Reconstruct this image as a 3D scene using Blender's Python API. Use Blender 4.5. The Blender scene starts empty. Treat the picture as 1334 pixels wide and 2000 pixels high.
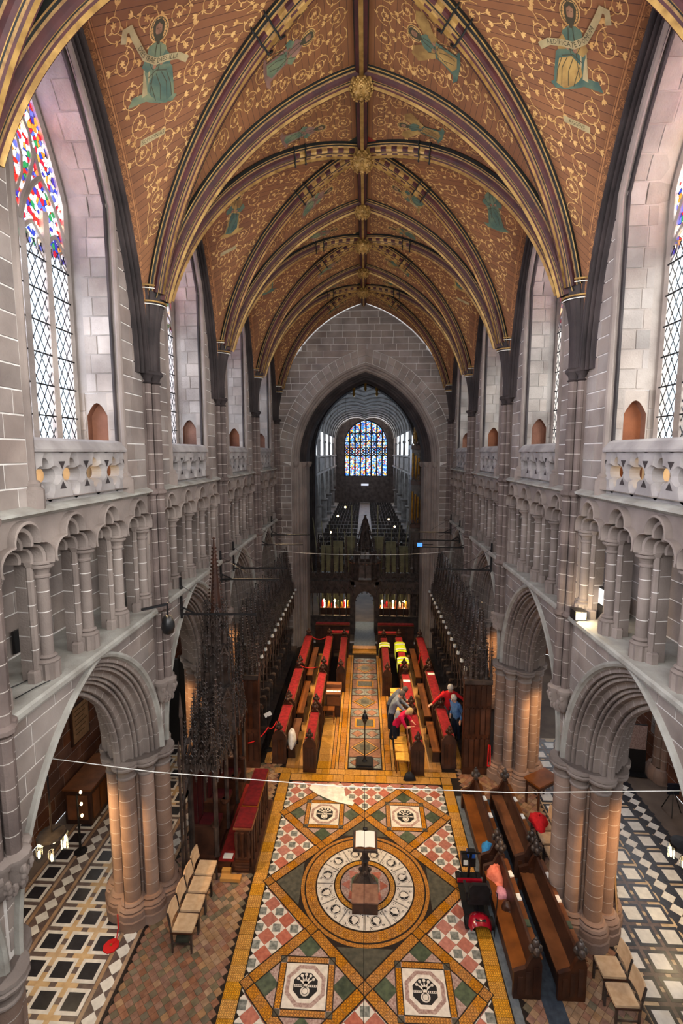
import bpy, bmesh, math, random
from mathutils import Vector, Matrix, Euler
from math import sin, cos, pi, sqrt, atan2, acos, radians

random.seed(7)
SC = bpy.context.scene
COL = SC.collection

# ---------------------------------------------------------------- camera
F_PX, PITCH, YAW = 966.4, 0.1195, 0.0471
CAM = Vector((0.098, 0.0, 9.589))
fwd = Vector((-sin(YAW) * cos(PITCH), cos(YAW) * cos(PITCH), -sin(PITCH)))
rgt = Vector((cos(YAW), sin(YAW), 0))
upv = rgt.cross(fwd)
cd = bpy.data.cameras.new('camera'); cam = bpy.data.objects.new('camera', cd); COL.objects.link(cam)
cam.matrix_world = Matrix(((rgt.x, upv.x, -fwd.x, CAM.x), (rgt.y, upv.y, -fwd.y, CAM.y), (rgt.z, upv.z, -fwd.z, CAM.z), (0, 0, 0, 1)))
cd.sensor_fit = 'VERTICAL'; cd.sensor_height = 36; cd.sensor_width = 24
cd.lens = F_PX / 2000 * 36; cd.clip_start = .05; cd.clip_end = 400
SC.camera = cam


def pix(p):
    d = Vector(p) - CAM; z = d.dot(fwd)
    if z < .05: return None
    return 667 + F_PX * d.dot(rgt) / z, 1000 - F_PX * d.dot(upv) / z


# ---------------------------------------------------------------- world, lights, exposure
vs = SC.view_settings
vs.view_transform = 'Standard'; vs.look = 'None'; vs.gamma = 1; vs.use_curve_mapping = False; vs.exposure = 0.34
SC.cycles.use_denoising = True
SC.cycles.use_adaptive_sampling = True; SC.cycles.adaptive_threshold = .08
SC.cycles.max_bounces = 5; SC.cycles.diffuse_bounces = 4; SC.cycles.glossy_bounces = 2; SC.cycles.transparent_max_bounces = 12
SC.cycles.sample_clamp_indirect = 6
W = bpy.data.worlds.new('overcast_sky'); SC.world = W; W.use_nodes = True
W.node_tree.nodes['Background'].inputs[0].default_value = (.86, .93, 1, 1)
W.node_tree.nodes['Background'].inputs[1].default_value = 2.2

B = 4.52                       # bay length
PY = [.52 + B * i for i in range(6)]
NB = 5
WF = 4.10                      # distance of the wall face from the centre line
WEND = 23.14                   # west wall of the choir


def area(name, loc, size, aim, power, col):
    l = bpy.data.lights.new(name, 'AREA'); l.shape = 'RECTANGLE'; l.size, l.size_y = size; l.energy = power; l.color = col
    o = bpy.data.objects.new(name, l); COL.objects.link(o); o.location = loc
    o.rotation_euler = (Vector(aim)).to_track_quat('-Z', 'Y').to_euler()
    return o


def spot(name, loc, aim, power, col, ang=60, blend=.6, rad=.12):
    l = bpy.data.lights.new(name, 'SPOT'); l.energy = power; l.color = col; l.spot_size = radians(ang); l.spot_blend = blend; l.shadow_soft_size = rad
    o = bpy.data.objects.new(name, l); COL.objects.link(o); o.location = loc
    o.rotation_euler = (Vector(aim) - Vector(loc)).to_track_quat('-Z', 'Y').to_euler()
    return o


def point(name, loc, power, col, rad=.1):
    l = bpy.data.lights.new(name, 'POINT'); l.energy = power; l.color = col; l.shadow_soft_size = rad
    o = bpy.data.objects.new(name, l); COL.objects.link(o); o.location = loc
    return o


DAY_L, DAY_R, WARM = (.90, .89, 1), (1, .965, .91), (1, .70, .38)
SKY_POWER = (560, 640, 470, 320, 200)      # daylight lowered bay by bay to darken the far end
for i in range(NB):            # daylight at the clerestory windows
    y = PY[i] + B / 2
    area('daylight_north', (-5.35, y, 12.3), (2.4, 5.6), (1, 0, -.15), SKY_POWER[i], DAY_L)
    area('daylight_south', (5.35, y, 12.3), (2.4, 5.6), (-1, 0, -.15), SKY_POWER[i], DAY_R)
area('daylight_east_window', (0, -.75, 12.6), (5.6, 6.2), (0, 1, -.42), 760, (1, .97, .95))
for y in (7.4, 14.5, 21.5):    # aisle windows
    area('daylight_aisle_north', (-7.7, y, 3.6), (3, 2.2), (1, 0, -.5), 45, (1, .95, .88))
    area('daylight_aisle_south', (8.6, y, 3.6), (3, 2.2), (-1, 0, -.5), 70, (.94, .95, 1))
for y in (45, 60, 75):         # nave clerestory
    area('daylight_nave', (-6.0, y, 11.5), (12, 4), (1, 0, -.2), 1300, (.56, .76, 1))
    area('daylight_nave', (6.0, y, 11.5), (12, 4), (-1, 0, -.2), 1300, (.56, .76, 1))
area('daylight_west_window', (.2, 95.4, 10.5), (8, 10.4), (0, -1, -.1), 2600, (.9, .95, 1))
# warm floodlights standing on the gallery ledges
for y in (9.3, 13.9):
    spot('floodlight', (-3.75, y, 6.9), (.6, y + .2, 0), 560, WARM, 66)
    spot('floodlight', (3.75, y, 6.9), (-.4, y + .2, 0), 560, WARM, 66)
for y in (17.6, 20.0, 22.4):
    spot('floodlight', (-3.75, y, 6.9), (1.2, y - 2.0, 0), 1050, WARM, 62)
    spot('floodlight', (3.75, y, 6.9), (-1.2, y - 2.0, 0), 1050, WARM, 62)
for i in range(1, 5):          # warm uplighters towards the vault
    spot('vault_floodlight', (-3.55, PY[i] + .6, 9.15), (2.2, PY[i] + 2.0, 16), 95, (1, .76, .5), 85, .8)
    spot('vault_floodlight', (3.55, PY[i] + .6, 9.15), (-2.2, PY[i] + 2.0, 16), 95, (1, .76, .5), 85, .8)

# ---------------------------------------------------------------- materials


def lin(c):
    return tuple((v / 255 / 12.92 if v / 255 <= .04045 else ((v / 255 + .055) / 1.055) ** 2.4) for v in c)


MATS = {}


def nd(nt, t, **kw):
    n = nt.nodes.new(t)
    for k, v in kw.items(): setattr(n, k, v)
    return n


def mat(name, c1, c2=None, rough=.8, scale=3., rnd=.0, bump=.0, bscale=40., metal=0., spec=.3, detail=5., emit=None, coat=0.):
    """procedural material: two tones mixed by noise, tone shift by object / island, fine bump"""
    m = bpy.data.materials.new(name); m.use_nodes = True; nt = m.node_tree; b = nt.nodes['Principled BSDF']
    b.inputs['Roughness'].default_value = rough; b.inputs['Metallic'].default_value = metal
    b.inputs['Specular IOR Level'].default_value = spec; b.inputs['Coat Weight'].default_value = coat
    l1 = lin(c1) + (1,); l2 = lin(c2 or c1) + (1,)
    geo = nd(nt, 'ShaderNodeNewGeometry')
    col = None
    if c2:
        no = nd(nt, 'ShaderNodeTexNoise'); no.inputs['Scale'].default_value = scale; no.inputs['Detail'].default_value = detail
        nt.links.new(geo.outputs['Position'], no.inputs['Vector'])
        cr = nd(nt, 'ShaderNodeMapRange'); cr.inputs[1].default_value = .35; cr.inputs[2].default_value = .65
        nt.links.new(no.outputs['Fac'], cr.inputs[0])
        mx = nd(nt, 'ShaderNodeMix', data_type='RGBA'); mx.inputs[6].default_value = l1; mx.inputs[7].default_value = l2
        nt.links.new(cr.outputs[0], mx.inputs[0]); col = mx.outputs[2]
    if rnd:
        oi = nd(nt, 'ShaderNodeObjectInfo')
        ad = nd(nt, 'ShaderNodeMath', operation='ADD'); nt.links.new(oi.outputs['Random'], ad.inputs[0]); nt.links.new(geo.outputs['Random Per Island'], ad.inputs[1])
        fr = nd(nt, 'ShaderNodeMath', operation='FRACT'); nt.links.new(ad.outputs[0], fr.inputs[0])
        mr = nd(nt, 'ShaderNodeMapRange'); mr.inputs[3].default_value = 1 - rnd; mr.inputs[4].default_value = 1 + rnd
        nt.links.new(fr.outputs[0], mr.inputs[0])
        hs = nd(nt, 'ShaderNodeHueSaturation')
        if col: nt.links.new(col, hs.inputs['Color'])
        else: hs.inputs['Color'].default_value = l1
        nt.links.new(mr.outputs[0], hs.inputs['Value'])
        f2 = nd(nt, 'ShaderNodeMath', operation='MULTIPLY'); f2.inputs[1].default_value = 7.31; nt.links.new(ad.outputs[0], f2.inputs[0])
        f3 = nd(nt, 'ShaderNodeMath', operation='FRACT'); nt.links.new(f2.outputs[0], f3.inputs[0])
        m2 = nd(nt, 'ShaderNodeMapRange'); m2.inputs[3].default_value = 1 - rnd; m2.inputs[4].default_value = 1 + rnd
        nt.links.new(f3.outputs[0], m2.inputs[0]); nt.links.new(m2.outputs[0], hs.inputs['Saturation'])
        col = hs.outputs[0]
    if col: nt.links.new(col, b.inputs['Base Color'])
    else: b.inputs['Base Color'].default_value = l1
    if bump:
        bn = nd(nt, 'ShaderNodeTexNoise'); bn.inputs['Scale'].default_value = bscale; bn.inputs['Detail'].default_value = 4
        nt.links.new(geo.outputs['Position'], bn.inputs['Vector'])
        bp = nd(nt, 'ShaderNodeBump'); bp.inputs['Strength'].default_value = bump; bp.inputs['Distance'].default_value = .02
        nt.links.new(bn.outputs['Fac'], bp.inputs['Height']); nt.links.new(bp.outputs[0], b.inputs['Normal'])
    if emit:
        b.inputs['Emission Color'].default_value = lin(emit[0]) + (1,); b.inputs['Emission Strength'].default_value = emit[1]
    MATS[name] = m
    return m


mat('sandstone', (150, 139, 131), (120, 109, 103), rough=.92, scale=1.3, rnd=.16, bump=.35, bscale=30)
mat('sandstone_plain', (144, 132, 124), (114, 103, 97), rough=.92, scale=1.1, bump=.35, bscale=30)
mat('mortar', (222, 218, 212), (196, 190, 184), rough=.95, scale=4)
mat('ledge_stone', (168, 166, 158), (140, 136, 128), rough=.95, scale=2.5, bump=.3)
mat('shaft_stone', (118, 104, 98), (88, 77, 73), rough=.9, scale=1.6, bump=.3)
mat('joint_dim', (176, 168, 160), rough=.95)
mat('blue_carpet', (62, 70, 80), (46, 52, 62), rough=1, scale=8)
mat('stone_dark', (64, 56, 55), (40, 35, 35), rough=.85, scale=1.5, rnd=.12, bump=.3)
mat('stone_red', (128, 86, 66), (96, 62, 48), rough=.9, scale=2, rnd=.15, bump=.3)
mat('pier_stone', (152, 126, 110), (122, 100, 88), rough=.9, scale=1.5, rnd=.14, bump=.3)
mat('parapet_stone', (160, 154, 150), (130, 124, 122), rough=.9, scale=2, bump=.2)
mat('pale_stone', (150, 140, 132), (116, 106, 100), rough=.9, scale=1.4, rnd=.16, bump=.3)
mat('aisle_floor', (124, 108, 94), (98, 84, 74), rough=.6, scale=1.2, rnd=.12)
mat('gold', (168, 134, 76), (124, 94, 48), rough=.45, scale=6, metal=.35)
mat('gilt_line', (206, 166, 104), (176, 134, 76), rough=.6, scale=8)
mat('gilt_dim', (174, 122, 78), (150, 100, 62), rough=.7, scale=8)
mat('rib_maroon', (74, 34, 32), (52, 24, 26), rough=.55, scale=5)
mat('rib_green', (26, 30, 26), (18, 20, 20), rough=.6, scale=5)
mat('rib_tan', (142, 112, 68), (112, 84, 50), rough=.7, scale=14)
mat('robe_green', (116, 124, 92), (70, 92, 78), rough=.8, scale=3.5)
mat('robe_teal', (60, 84, 76), (86, 104, 84), rough=.8, scale=4)
mat('robe_gold', (168, 138, 78), (120, 92, 52), rough=.8, scale=4)
mat('robe_rose', (140, 106, 92), (110, 84, 74), rough=.8, scale=4)
mat('fold_line', (66, 62, 46), rough=.9)
mat('skin_paint', (146, 112, 84), (112, 82, 62), rough=.8, scale=10)
mat('scroll_paint', (164, 150, 110), (140, 126, 90), rough=.8, scale=5)
mat('vault_red', (128, 46, 30), (100, 34, 24), rough=.8, scale=8)
mat('vault_green', (44, 46, 36), (30, 34, 28), rough=.8, scale=8)
mat('oak_black', (80, 68, 62), (42, 35, 32), rough=.34, scale=5, rnd=.2, bump=.3, spec=.5)
mat('oak_dark', (74, 44, 30), (48, 27, 19), rough=.45, scale=4, rnd=.12, spec=.4)
mat('oak_mid', (128, 76, 40), (98, 56, 28), rough=.4, scale=3, rnd=.1, spec=.4)
mat('oak_light', (204, 150, 84), (180, 126, 62), rough=.45, scale=2.5, rnd=.06)
mat('pine', (132, 126, 96), (104, 100, 76), rough=.6, scale=2)
mat('red_velvet', (146, 28, 34), (112, 18, 24), rough=.9, scale=9, bump=.2, bscale=120)
mat('red_dark', (110, 16, 22), (84, 10, 16), rough=.9, scale=9)
mat('carpet_red', (146, 36, 28), (120, 26, 22), rough=1, scale=6)
mat('rope_red', (196, 26, 28), rough=.7)
mat('brass', (196, 150, 70), (160, 116, 48), rough=.3, metal=.9, scale=6)
mat('black_metal', (22, 22, 24), rough=.4, spec=.5)
mat('dark_iron', (44, 42, 42), (30, 28, 28), rough=.55, scale=8, metal=.3)
mat('chrome', (190, 194, 200), rough=.2, metal=1)
mat('white_paper', (236, 234, 226), rough=.8)
mat('white_cloth', (232, 228, 222), (206, 200, 194), rough=.95, scale=8)
mat('beige_pad', (206, 176, 140), (190, 158, 122), rough=.9, scale=10)
mat('yellow_pad', (226, 172, 78), (206, 150, 58), rough=.9, scale=8)
mat('hivis', (196, 214, 30), (170, 190, 20), rough=.8, scale=8)
mat('reflective', (206, 206, 210), rough=.5)
mat('lead_black', (18, 18, 20), rough=.7)
mat('bulb', (255, 230, 180), emit=((255, 214, 150), 14))
mat('lamp_shade', (196, 198, 196), rough=.5)
mat('screen_white', (220, 225, 230), emit=((235, 240, 255), .6))
mat('maroon_leather', (66, 16, 22), (46, 10, 16), rough=.5, scale=8)
mat('scooter_red', (140, 12, 34), rough=.2, spec=.6, coat=.6)
mat('rubber', (20, 20, 22), rough=.9)
mat('seat_black', (30, 30, 34), (20, 20, 22), rough=.6, scale=9)
mat('blue_plastic', (30, 80, 180), rough=.4)
mat('coral_cloth', (240, 138, 108), (222, 112, 86), rough=.9, scale=14)
mat('pink_cloth', (220, 150, 160), (200, 130, 140), rough=.9, scale=20)
mat('cyan_cloth', (60, 140, 196), (44, 116, 172), rough=.9, scale=14)
mat('red_coat', (206, 28, 36), (176, 18, 26), rough=.85, scale=12)
mat('magenta_shirt', (208, 20, 76), (180, 12, 60), rough=.9, scale=12)
mat('grey_shirt', (134, 142, 152), (110, 118, 130), rough=.9, scale=12)
mat('slate_top', (96, 100, 112), (76, 80, 92), rough=.9, scale=12)
mat('navy_trousers', (28, 32, 48), (20, 24, 36), rough=.9, scale=12)
mat('denim_blue', (86, 126, 178), (66, 104, 156), rough=.9, scale=12)
mat('grey_trousers', (88, 90, 92), (70, 72, 74), rough=.9, scale=12)
mat('skin', (214, 164, 136), (198, 146, 118), rough=.6, scale=20)
mat('hair_grey', (196, 190, 182), (160, 154, 148), rough=.8, scale=30)
mat('hair_blond', (206, 178, 128), (176, 144, 96), rough=.8, scale=30)
mat('hair_dark', (92, 84, 80), (66, 60, 58), rough=.8, scale=30)
mat('backpack_grey', (150, 152, 158), (120, 122, 130), rough=.8, scale=9)
# floor colours
mat('tile_line', (38, 30, 26), rough=.5)
mat('marble_pink', (178, 116, 100), (152, 92, 80), rough=.3, scale=14, rnd=.12, spec=.45)
mat('marble_speckle', (182, 160, 152), (140, 112, 106), rough=.3, scale=30, rnd=.08, spec=.45)
mat('marble_white', (222, 214, 204), (200, 192, 182), rough=.3, scale=10, rnd=.05, spec=.45)
mat('marble_grey', (146, 148, 142), (88, 92, 88), rough=.3, scale=16, rnd=.14, spec=.45)
mat('marble_green', (84, 94, 74), (58, 68, 56), rough=.3, scale=10, rnd=.18, spec=.45)
mat('marble_dark', (92, 88, 76), (66, 66, 58), rough=.32, scale=10, rnd=.1, spec=.45)
mat('tile_black', (44, 42, 46), (32, 30, 34), rough=.35, scale=9, rnd=.15, spec=.45)
mat('tile_umber', (110, 92, 84), (84, 70, 66), rough=.4, scale=9, rnd=.12, spec=.4)
mat('tile_cream', (204, 176, 138), (184, 154, 116), rough=.4, scale=7, rnd=.1, spec=.4)
mat('tile_white', (226, 220, 210), (206, 200, 190), rough=.35, scale=8, rnd=.05, spec=.4)
mat('tile_tan', (170, 140, 110), (148, 118, 92), rough=.4, scale=7, rnd=.1, spec=.4)
mat('tile_terracotta', (146, 108, 88), (120, 84, 68), rough=.5, scale=9, rnd=.14)
mat('tile_olive', (118, 106, 86), (94, 86, 70), rough=.5, scale=9, rnd=.14)
mat('tile_buff', (164, 132, 102), (138, 108, 82), rough=.5, scale=9, rnd=.12)
mat('engraved_black', (36, 36, 38), rough=.4)
mat('grey_strip', (112, 118, 122), (92, 98, 102), rough=.5, scale=10)


def tile_mat(name, hi, lo, scale):
    """glazed tile with a fine printed ring-and-dot pattern"""
    m = mat(name, hi, lo, rough=.38, scale=22, rnd=.08, spec=.45); nt = m.node_tree; b = nt.nodes['Principled BSDF']
    src = b.inputs['Base Color'].links[0].from_socket
    geo = nd(nt, 'ShaderNodeNewGeometry'); vo = nd(nt, 'ShaderNodeTexVoronoi'); vo.inputs['Scale'].default_value = scale; vo.inputs['Randomness'].default_value = .12
    nt.links.new(geo.outputs['Position'], vo.inputs['Vector'])
    mu = nd(nt, 'ShaderNodeMath', operation='MULTIPLY'); mu.inputs[1].default_value = 15; nt.links.new(vo.outputs['Distance'], mu.inputs[0])
    sn = nd(nt, 'ShaderNodeMath', operation='SINE'); nt.links.new(mu.outputs[0], sn.inputs[0])
    mr = nd(nt, 'ShaderNodeMapRange'); mr.inputs[1].default_value = -.2; mr.inputs[2].default_value = .6; mr.inputs[4].default_value = .72; nt.links.new(sn.outputs[0], mr.inputs[0])
    mx = nd(nt, 'ShaderNodeMix', data_type='RGBA'); mx.inputs[7].default_value = lin(tuple(c * .42 for c in lo)) + (1,)
    nt.links.new(mr.outputs[0], mx.inputs[0]); nt.links.new(src, mx.inputs[6]); nt.links.new(mx.outputs[2], b.inputs['Base Color'])


tile_mat('tile_gold', (224, 168, 76), (190, 130, 48), 24)
tile_mat('tile_amber', (206, 144, 62), (164, 104, 40), 20)


def paint_mat():
    """boarded, painted timber web of the vault: brown ground with plank joints"""
    m = bpy.data.materials.new('vault_boards'); m.use_nodes = True; nt = m.node_tree; b = nt.nodes['Principled BSDF']
    b.inputs['Roughness'].default_value = .75
    tc = nd(nt, 'ShaderNodeUVMap')
    sx = nd(nt, 'ShaderNodeSeparateXYZ'); nt.links.new(tc.outputs[0], sx.inputs[0])
    mu = nd(nt, 'ShaderNodeMath', operation='MULTIPLY'); mu.inputs[1].default_value = 8.5; nt.links.new(sx.outputs['Y'], mu.inputs[0])
    fr = nd(nt, 'ShaderNodeMath', operation='FRACT'); nt.links.new(mu.outputs[0], fr.inputs[0])
    fl = nd(nt, 'ShaderNodeMath', operation='FLOOR'); nt.links.new(mu.outputs[0], fl.inputs[0])
    wn = nd(nt, 'ShaderNodeTexWhiteNoise', noise_dimensions='1D'); nt.links.new(fl.outputs[0], wn.inputs['W'])
    geo = nd(nt, 'ShaderNodeNewGeometry')
    no = nd(nt, 'ShaderNodeTexNoise'); no.inputs['Scale'].default_value = 1.6; no.inputs['Detail'].default_value = 6
    nt.links.new(geo.outputs['Position'], no.inputs['Vector'])
    mx = nd(nt, 'ShaderNodeMix', data_type='RGBA'); mx.inputs[6].default_value = lin((136, 90, 50)) + (1,); mx.inputs[7].default_value = lin((100, 60, 34)) + (1,)
    nt.links.new(no.outputs['Fac'], mx.inputs[0])
    hs = nd(nt, 'ShaderNodeHueSaturation'); nt.links.new(mx.outputs[2], hs.inputs['Color'])
    mr = nd(nt, 'ShaderNodeMapRange'); mr.inputs[3].default_value = .86; mr.inputs[4].default_value = 1.12; nt.links.new(wn.outputs['Value'], mr.inputs[0]); nt.links.new(mr.outputs[0], hs.inputs['Value'])
    lt = nd(nt, 'ShaderNodeMath', operation='LESS_THAN'); lt.inputs[1].default_value = .07; nt.links.new(fr.outputs[0], lt.inputs[0])
    m3 = nd(nt, 'ShaderNodeMix', data_type='RGBA'); m3.inputs[7].default_value = lin((70, 38, 20)) + (1,)
    nt.links.new(lt.outputs[0], m3.inputs[0]); nt.links.new(hs.outputs[0], m3.inputs[6]); nt.links.new(m3.outputs[2], b.inputs['Base Color'])
    bp = nd(nt, 'ShaderNodeBump'); bp.inputs['Strength'].default_value = .5; bp.inputs['Distance'].default_value = .01; bp.invert = True
    nt.links.new(lt.outputs[0], bp.inputs['Height']); nt.links.new(bp.outputs[0], b.inputs['Normal'])
    MATS['vault_boards'] = m


paint_mat()


def glass_mat(name, cols, scale, strength=1.0):
    """daylit glass: coloured transparent panes; cols = colour ramp of the quarries"""
    m = bpy.data.materials.new(name); m.use_nodes = True; nt = m.node_tree
    nt.nodes.remove(nt.nodes['Principled BSDF']); out = nt.nodes['Material Output']
    tr = nd(nt, 'ShaderNodeBsdfTransparent')
    if len(cols) == 1:
        tr.inputs[0].default_value = lin(cols[0]) + (1,)
    else:
        geo = nd(nt, 'ShaderNodeNewGeometry')
        vo = nd(nt, 'ShaderNodeTexVoronoi'); vo.inputs['Scale'].default_value = scale; nt.links.new(geo.outputs['Position'], vo.inputs['Vector'])
        ve = nd(nt, 'ShaderNodeTexVoronoi', feature='DISTANCE_TO_EDGE'); ve.inputs['Scale'].default_value = scale; nt.links.new(geo.outputs['Position'], ve.inputs['Vector'])
        sx = nd(nt, 'ShaderNodeSeparateColor'); nt.links.new(vo.outputs['Color'], sx.inputs[0])
        cr = nd(nt, 'ShaderNodeValToRGB'); cr.color_ramp.interpolation = 'CONSTANT'
        e = cr.color_ramp.elements
        e[0].color = lin(cols[0]) + (1,); e[0].position = 0
        e[1].color = lin(cols[1]) + (1,); e[1].position = 1 / len(cols)
        for k in range(2, len(cols)):
            x = e.new(k / len(cols)); x.color = lin(cols[k]) + (1,)
        nt.links.new(sx.outputs[0], cr.inputs[0])
        gt = nd(nt, 'ShaderNodeMath', operation='GREATER_THAN'); gt.inputs[1].default_value = .035; nt.links.new(ve.outputs['Distance'], gt.inputs[0])
        mx = nd(nt, 'ShaderNodeMix', data_type='RGBA'); mx.inputs[6].default_value = (.01, .01, .012, 1)
        nt.links.new(gt.outputs[0], mx.inputs[0]); nt.links.new(cr.outputs[0], mx.inputs[7]); nt.links.new(mx.outputs[2], tr.inputs[0])
    gl = nd(nt, 'ShaderNodeBsdfGlossy'); gl.inputs['Roughness'].default_value = .1; gl.inputs['Color'].default_value = (.8, .8, .8, 1)
    ms = nd(nt, 'ShaderNodeMixShader'); ms.inputs[0].default_value = .05
    nt.links.new(tr.outputs[0], ms.inputs[1]); nt.links.new(gl.outputs[0], ms.inputs[2]); nt.links.new(ms.outputs[0], out.inputs['Surface'])
    MATS[name] = m


glass_mat('clear_glass', [(226, 234, 240)], 1)
glass_mat('stained_glass', [(210, 40, 30), (40, 60, 170), (250, 250, 250), (230, 140, 50), (240, 240, 250), (40, 130, 70), (90, 100, 200), (250, 220, 180), (190, 30, 50), (60, 50, 150), (250, 250, 250), (220, 230, 255), (250, 245, 240)], 13)
glass_mat('west_glass', [(40, 80, 170), (120, 170, 230), (230, 150, 40), (200, 60, 40), (220, 230, 240), (60, 110, 200), (240, 190, 90), (70, 150, 170), (150, 200, 240), (30, 60, 130), (90, 150, 220), (235, 240, 250)], 4.5)

# ---------------------------------------------------------------- mesh helpers
class G:
    """collects faces of one mesh object"""

    def __init__(s):
        s.v = []; s.f = []; s.m = []; s.uv = None

    def add(s, vs, fs, mi=0):
        b = len(s.v); s.v += [tuple(p) for p in vs]
        s.f += [tuple(i + b for i in f) for f in fs]
        s.m += [mi] * len(fs)
        return s

    def box(s, x0, x1, y0, y1, z0, z1, mi=0, rz=0, c=None):
        vs = [(x, y, z) for z in (z0, z1) for x, y in ((x0, y0), (x1, y0), (x1, y1), (x0, y1))]
        if rz:
            cx, cy = c or ((x0 + x1) / 2, (y0 + y1) / 2); ca, sa = cos(rz), sin(rz)
            vs = [(cx + (x - cx) * ca - (y - cy) * sa, cy + (x - cx) * sa + (y - cy) * ca, z) for x, y, z in vs]
        return s.add(vs, [(0, 3, 2, 1), (4, 5, 6, 7), (0, 1, 5, 4), (1, 2, 6, 5), (2, 3, 7, 6), (3, 0, 4, 7)], mi)

    def prism(s, poly, f0, f1, mi=0, cap0=True, cap1=True):
        """poly: 2-D points; f0, f1 map a 2-D point to the two end faces"""
        n = len(poly)
        vs = [f0(p) for p in poly] + [f1(p) for p in poly]
        fs = [(i, (i + 1) % n, n + (i + 1) % n, n + i) for i in range(n)]
        if cap0: fs.append(tuple(range(n))[::-1])
        if cap1: fs.append(tuple(range(n, 2 * n)))
        return s.add(vs, fs, mi)

    def grid(s, rows, mi=0, wrap=False, close=False):
        """rows of points; mi may be f(i, j); wrap joins each row's ends, close joins last row to first"""
        n = len(rows[0]); b = len(s.v)
        for r in rows: s.v += [tuple(p) for p in r]
        R = len(rows)
        for i in range(R if close else R - 1):
            for j in range(n if wrap else n - 1):
                a, c = i * n, ((i + 1) % R) * n; k = (j + 1) % n
                s.f.append((b + a + j, b + a + k, b + c + k, b + c + j)); s.m.append(mi(i, j) if callable(mi) else mi)
        return s

    def lathe(s, prof, c=(0, 0), n=12, mi=0, cap=True, rot=0., sx=1., sy=1.):
        """prof: (r, z) or (r, z, material)"""
        rows = [[(c[0] + sx * p[0] * cos(rot + 2 * pi * k / n), c[1] + sy * p[0] * sin(rot + 2 * pi * k / n), p[1]) for k in range(n)] for p in prof]
        ms = [p[2] if len(p) > 2 else mi for p in prof]
        b = len(s.v)
        s.grid(rows, lambda i, j: ms[i], wrap=True)
        if cap:
            s.f.append(tuple(b + k for k in range(n))[::-1]); s.m.append(ms[0])
            s.f.append(tuple(b + (len(prof) - 1) * n + k for k in range(n))); s.m.append(ms[-1])
        return s

    def tube(s, pts, r, n=6, mi=0, cap=True):
        P = [Vector(p) for p in pts]; rs = r if isinstance(r, (list, tuple)) else [r] * len(P)
        rows = []; ref = None
        for i, p in enumerate(P):
            t = (P[min(i + 1, len(P) - 1)] - P[max(i - 1, 0)])
            if t.length < 1e-9: t = Vector((0, 0, 1))
            t.normalize()
            if ref is None: ref = Vector((0, 0, 1)) if abs(t.z) < .9 else Vector((1, 0, 0))
            u = ref - t * ref.dot(t)
            if u.length < 1e-6: u = Vector((0, 1, 0)) - t * t.y
            u.normalize(); w = t.cross(u); ref = u
            rows.append([p + (u * cos(2 * pi * k / n) + w * sin(2 * pi * k / n)) * rs[i] for k in range(n)])
        b = len(s.v); s.grid(rows, mi, wrap=True)
        if cap:
            s.f.append(tuple(b + k for k in range(n))[::-1]); s.m.append(mi)
            s.f.append(tuple(b + (len(P) - 1) * n + k for k in range(n))); s.m.append(mi)
        return s

    def ball(s, c, r, n=8, m=5, mi=0, sx=1, sy=1, sz=1):
        rows = []
        for i in range(m + 1):
            a = pi * i / m - pi / 2
            rows.append([(c[0] + r * sx * cos(a) * cos(2 * pi * k / n), c[1] + r * sy * cos(a) * sin(2 * pi * k / n), c[2] + r * sz * sin(a)) for k in range(n)])
        return s.grid(rows, mi, wrap=True)

    def bar(s, a, b, w, h, mi=0):
        """square bar between two points"""
        a, b = Vector(a), Vector(b); t = (b - a)
        if t.length < 1e-9: return s
        t.normalize(); r = Vector((0, 0, 1)) if abs(t.z) < .95 else Vector((0, 1, 0))
        u = (r - t * r.dot(t)).normalized(); q = t.cross(u)
        vs = []
        for p in (a, b):
            for i, j in ((-1, -1), (1, -1), (1, 1), (-1, 1)): vs.append(p + q * (i * w / 2) + u * (j * h / 2))
        return s.add(vs, [(0, 1, 2, 3), (7, 6, 5, 4), (0, 4, 5, 1), (1, 5, 6, 2), (2, 6, 7, 3), (3, 7, 4, 0)], mi)

    def merge(s, o, f=None):
        b = len(s.v); s.v += [tuple(f(p)) if f else p for p in o.v]
        s.f += [tuple(i + b for i in q) for q in o.f]; s.m += o.m
        return s

    def mesh(s, name, mats, smooth=None):
        me = bpy.data.meshes.new(name); me.from_pydata(s.v, [], s.f)
        for m in ([mats] if isinstance(mats, str) else mats): me.materials.append(MATS[m])
        if len(set(s.m)) > 1 or (s.m and s.m[0]): me.polygons.foreach_set('material_index', s.m)
        if s.uv:
            l = me.uv_layers.new(name='UVMap'); flat = []
            for q in s.f:
                for i in q: flat += s.uv[i]
            l.data.foreach_set('uv', flat)
        if smooth:
            me.polygons.foreach_set('use_smooth', [True] * len(me.polygons))
            me.set_sharp_from_angle(angle=radians(smooth))
        me.update()
        return me

    def build(s, name, mats, parent=None, smooth=None, loc=None):
        return link(name, s.mesh(name, mats, smooth), parent, loc)


def link(name, me, parent=None, loc=None, rz=None):
    o = bpy.data.objects.new(name, me); COL.objects.link(o)
    if parent: o.parent = parent
    if loc: o.location = loc
    if rz: o.rotation_euler = (0, 0, rz)
    return o


def root(name, label=None, cat=None, loc=(0, 0, 0), rz=0, group=None, kind=None):
    o = bpy.data.objects.new(name, None); COL.objects.link(o); o.location = loc; o.rotation_euler = (0, 0, rz); o.empty_display_size = .1
    return tag(o, label, cat, group, kind)


def tag(o, label=None, cat=None, group=None, kind=None):
    if label: o['label'] = label
    if cat: o['category'] = cat
    if group: o['group'] = group
    if kind: o['kind'] = kind
    return o


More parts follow.
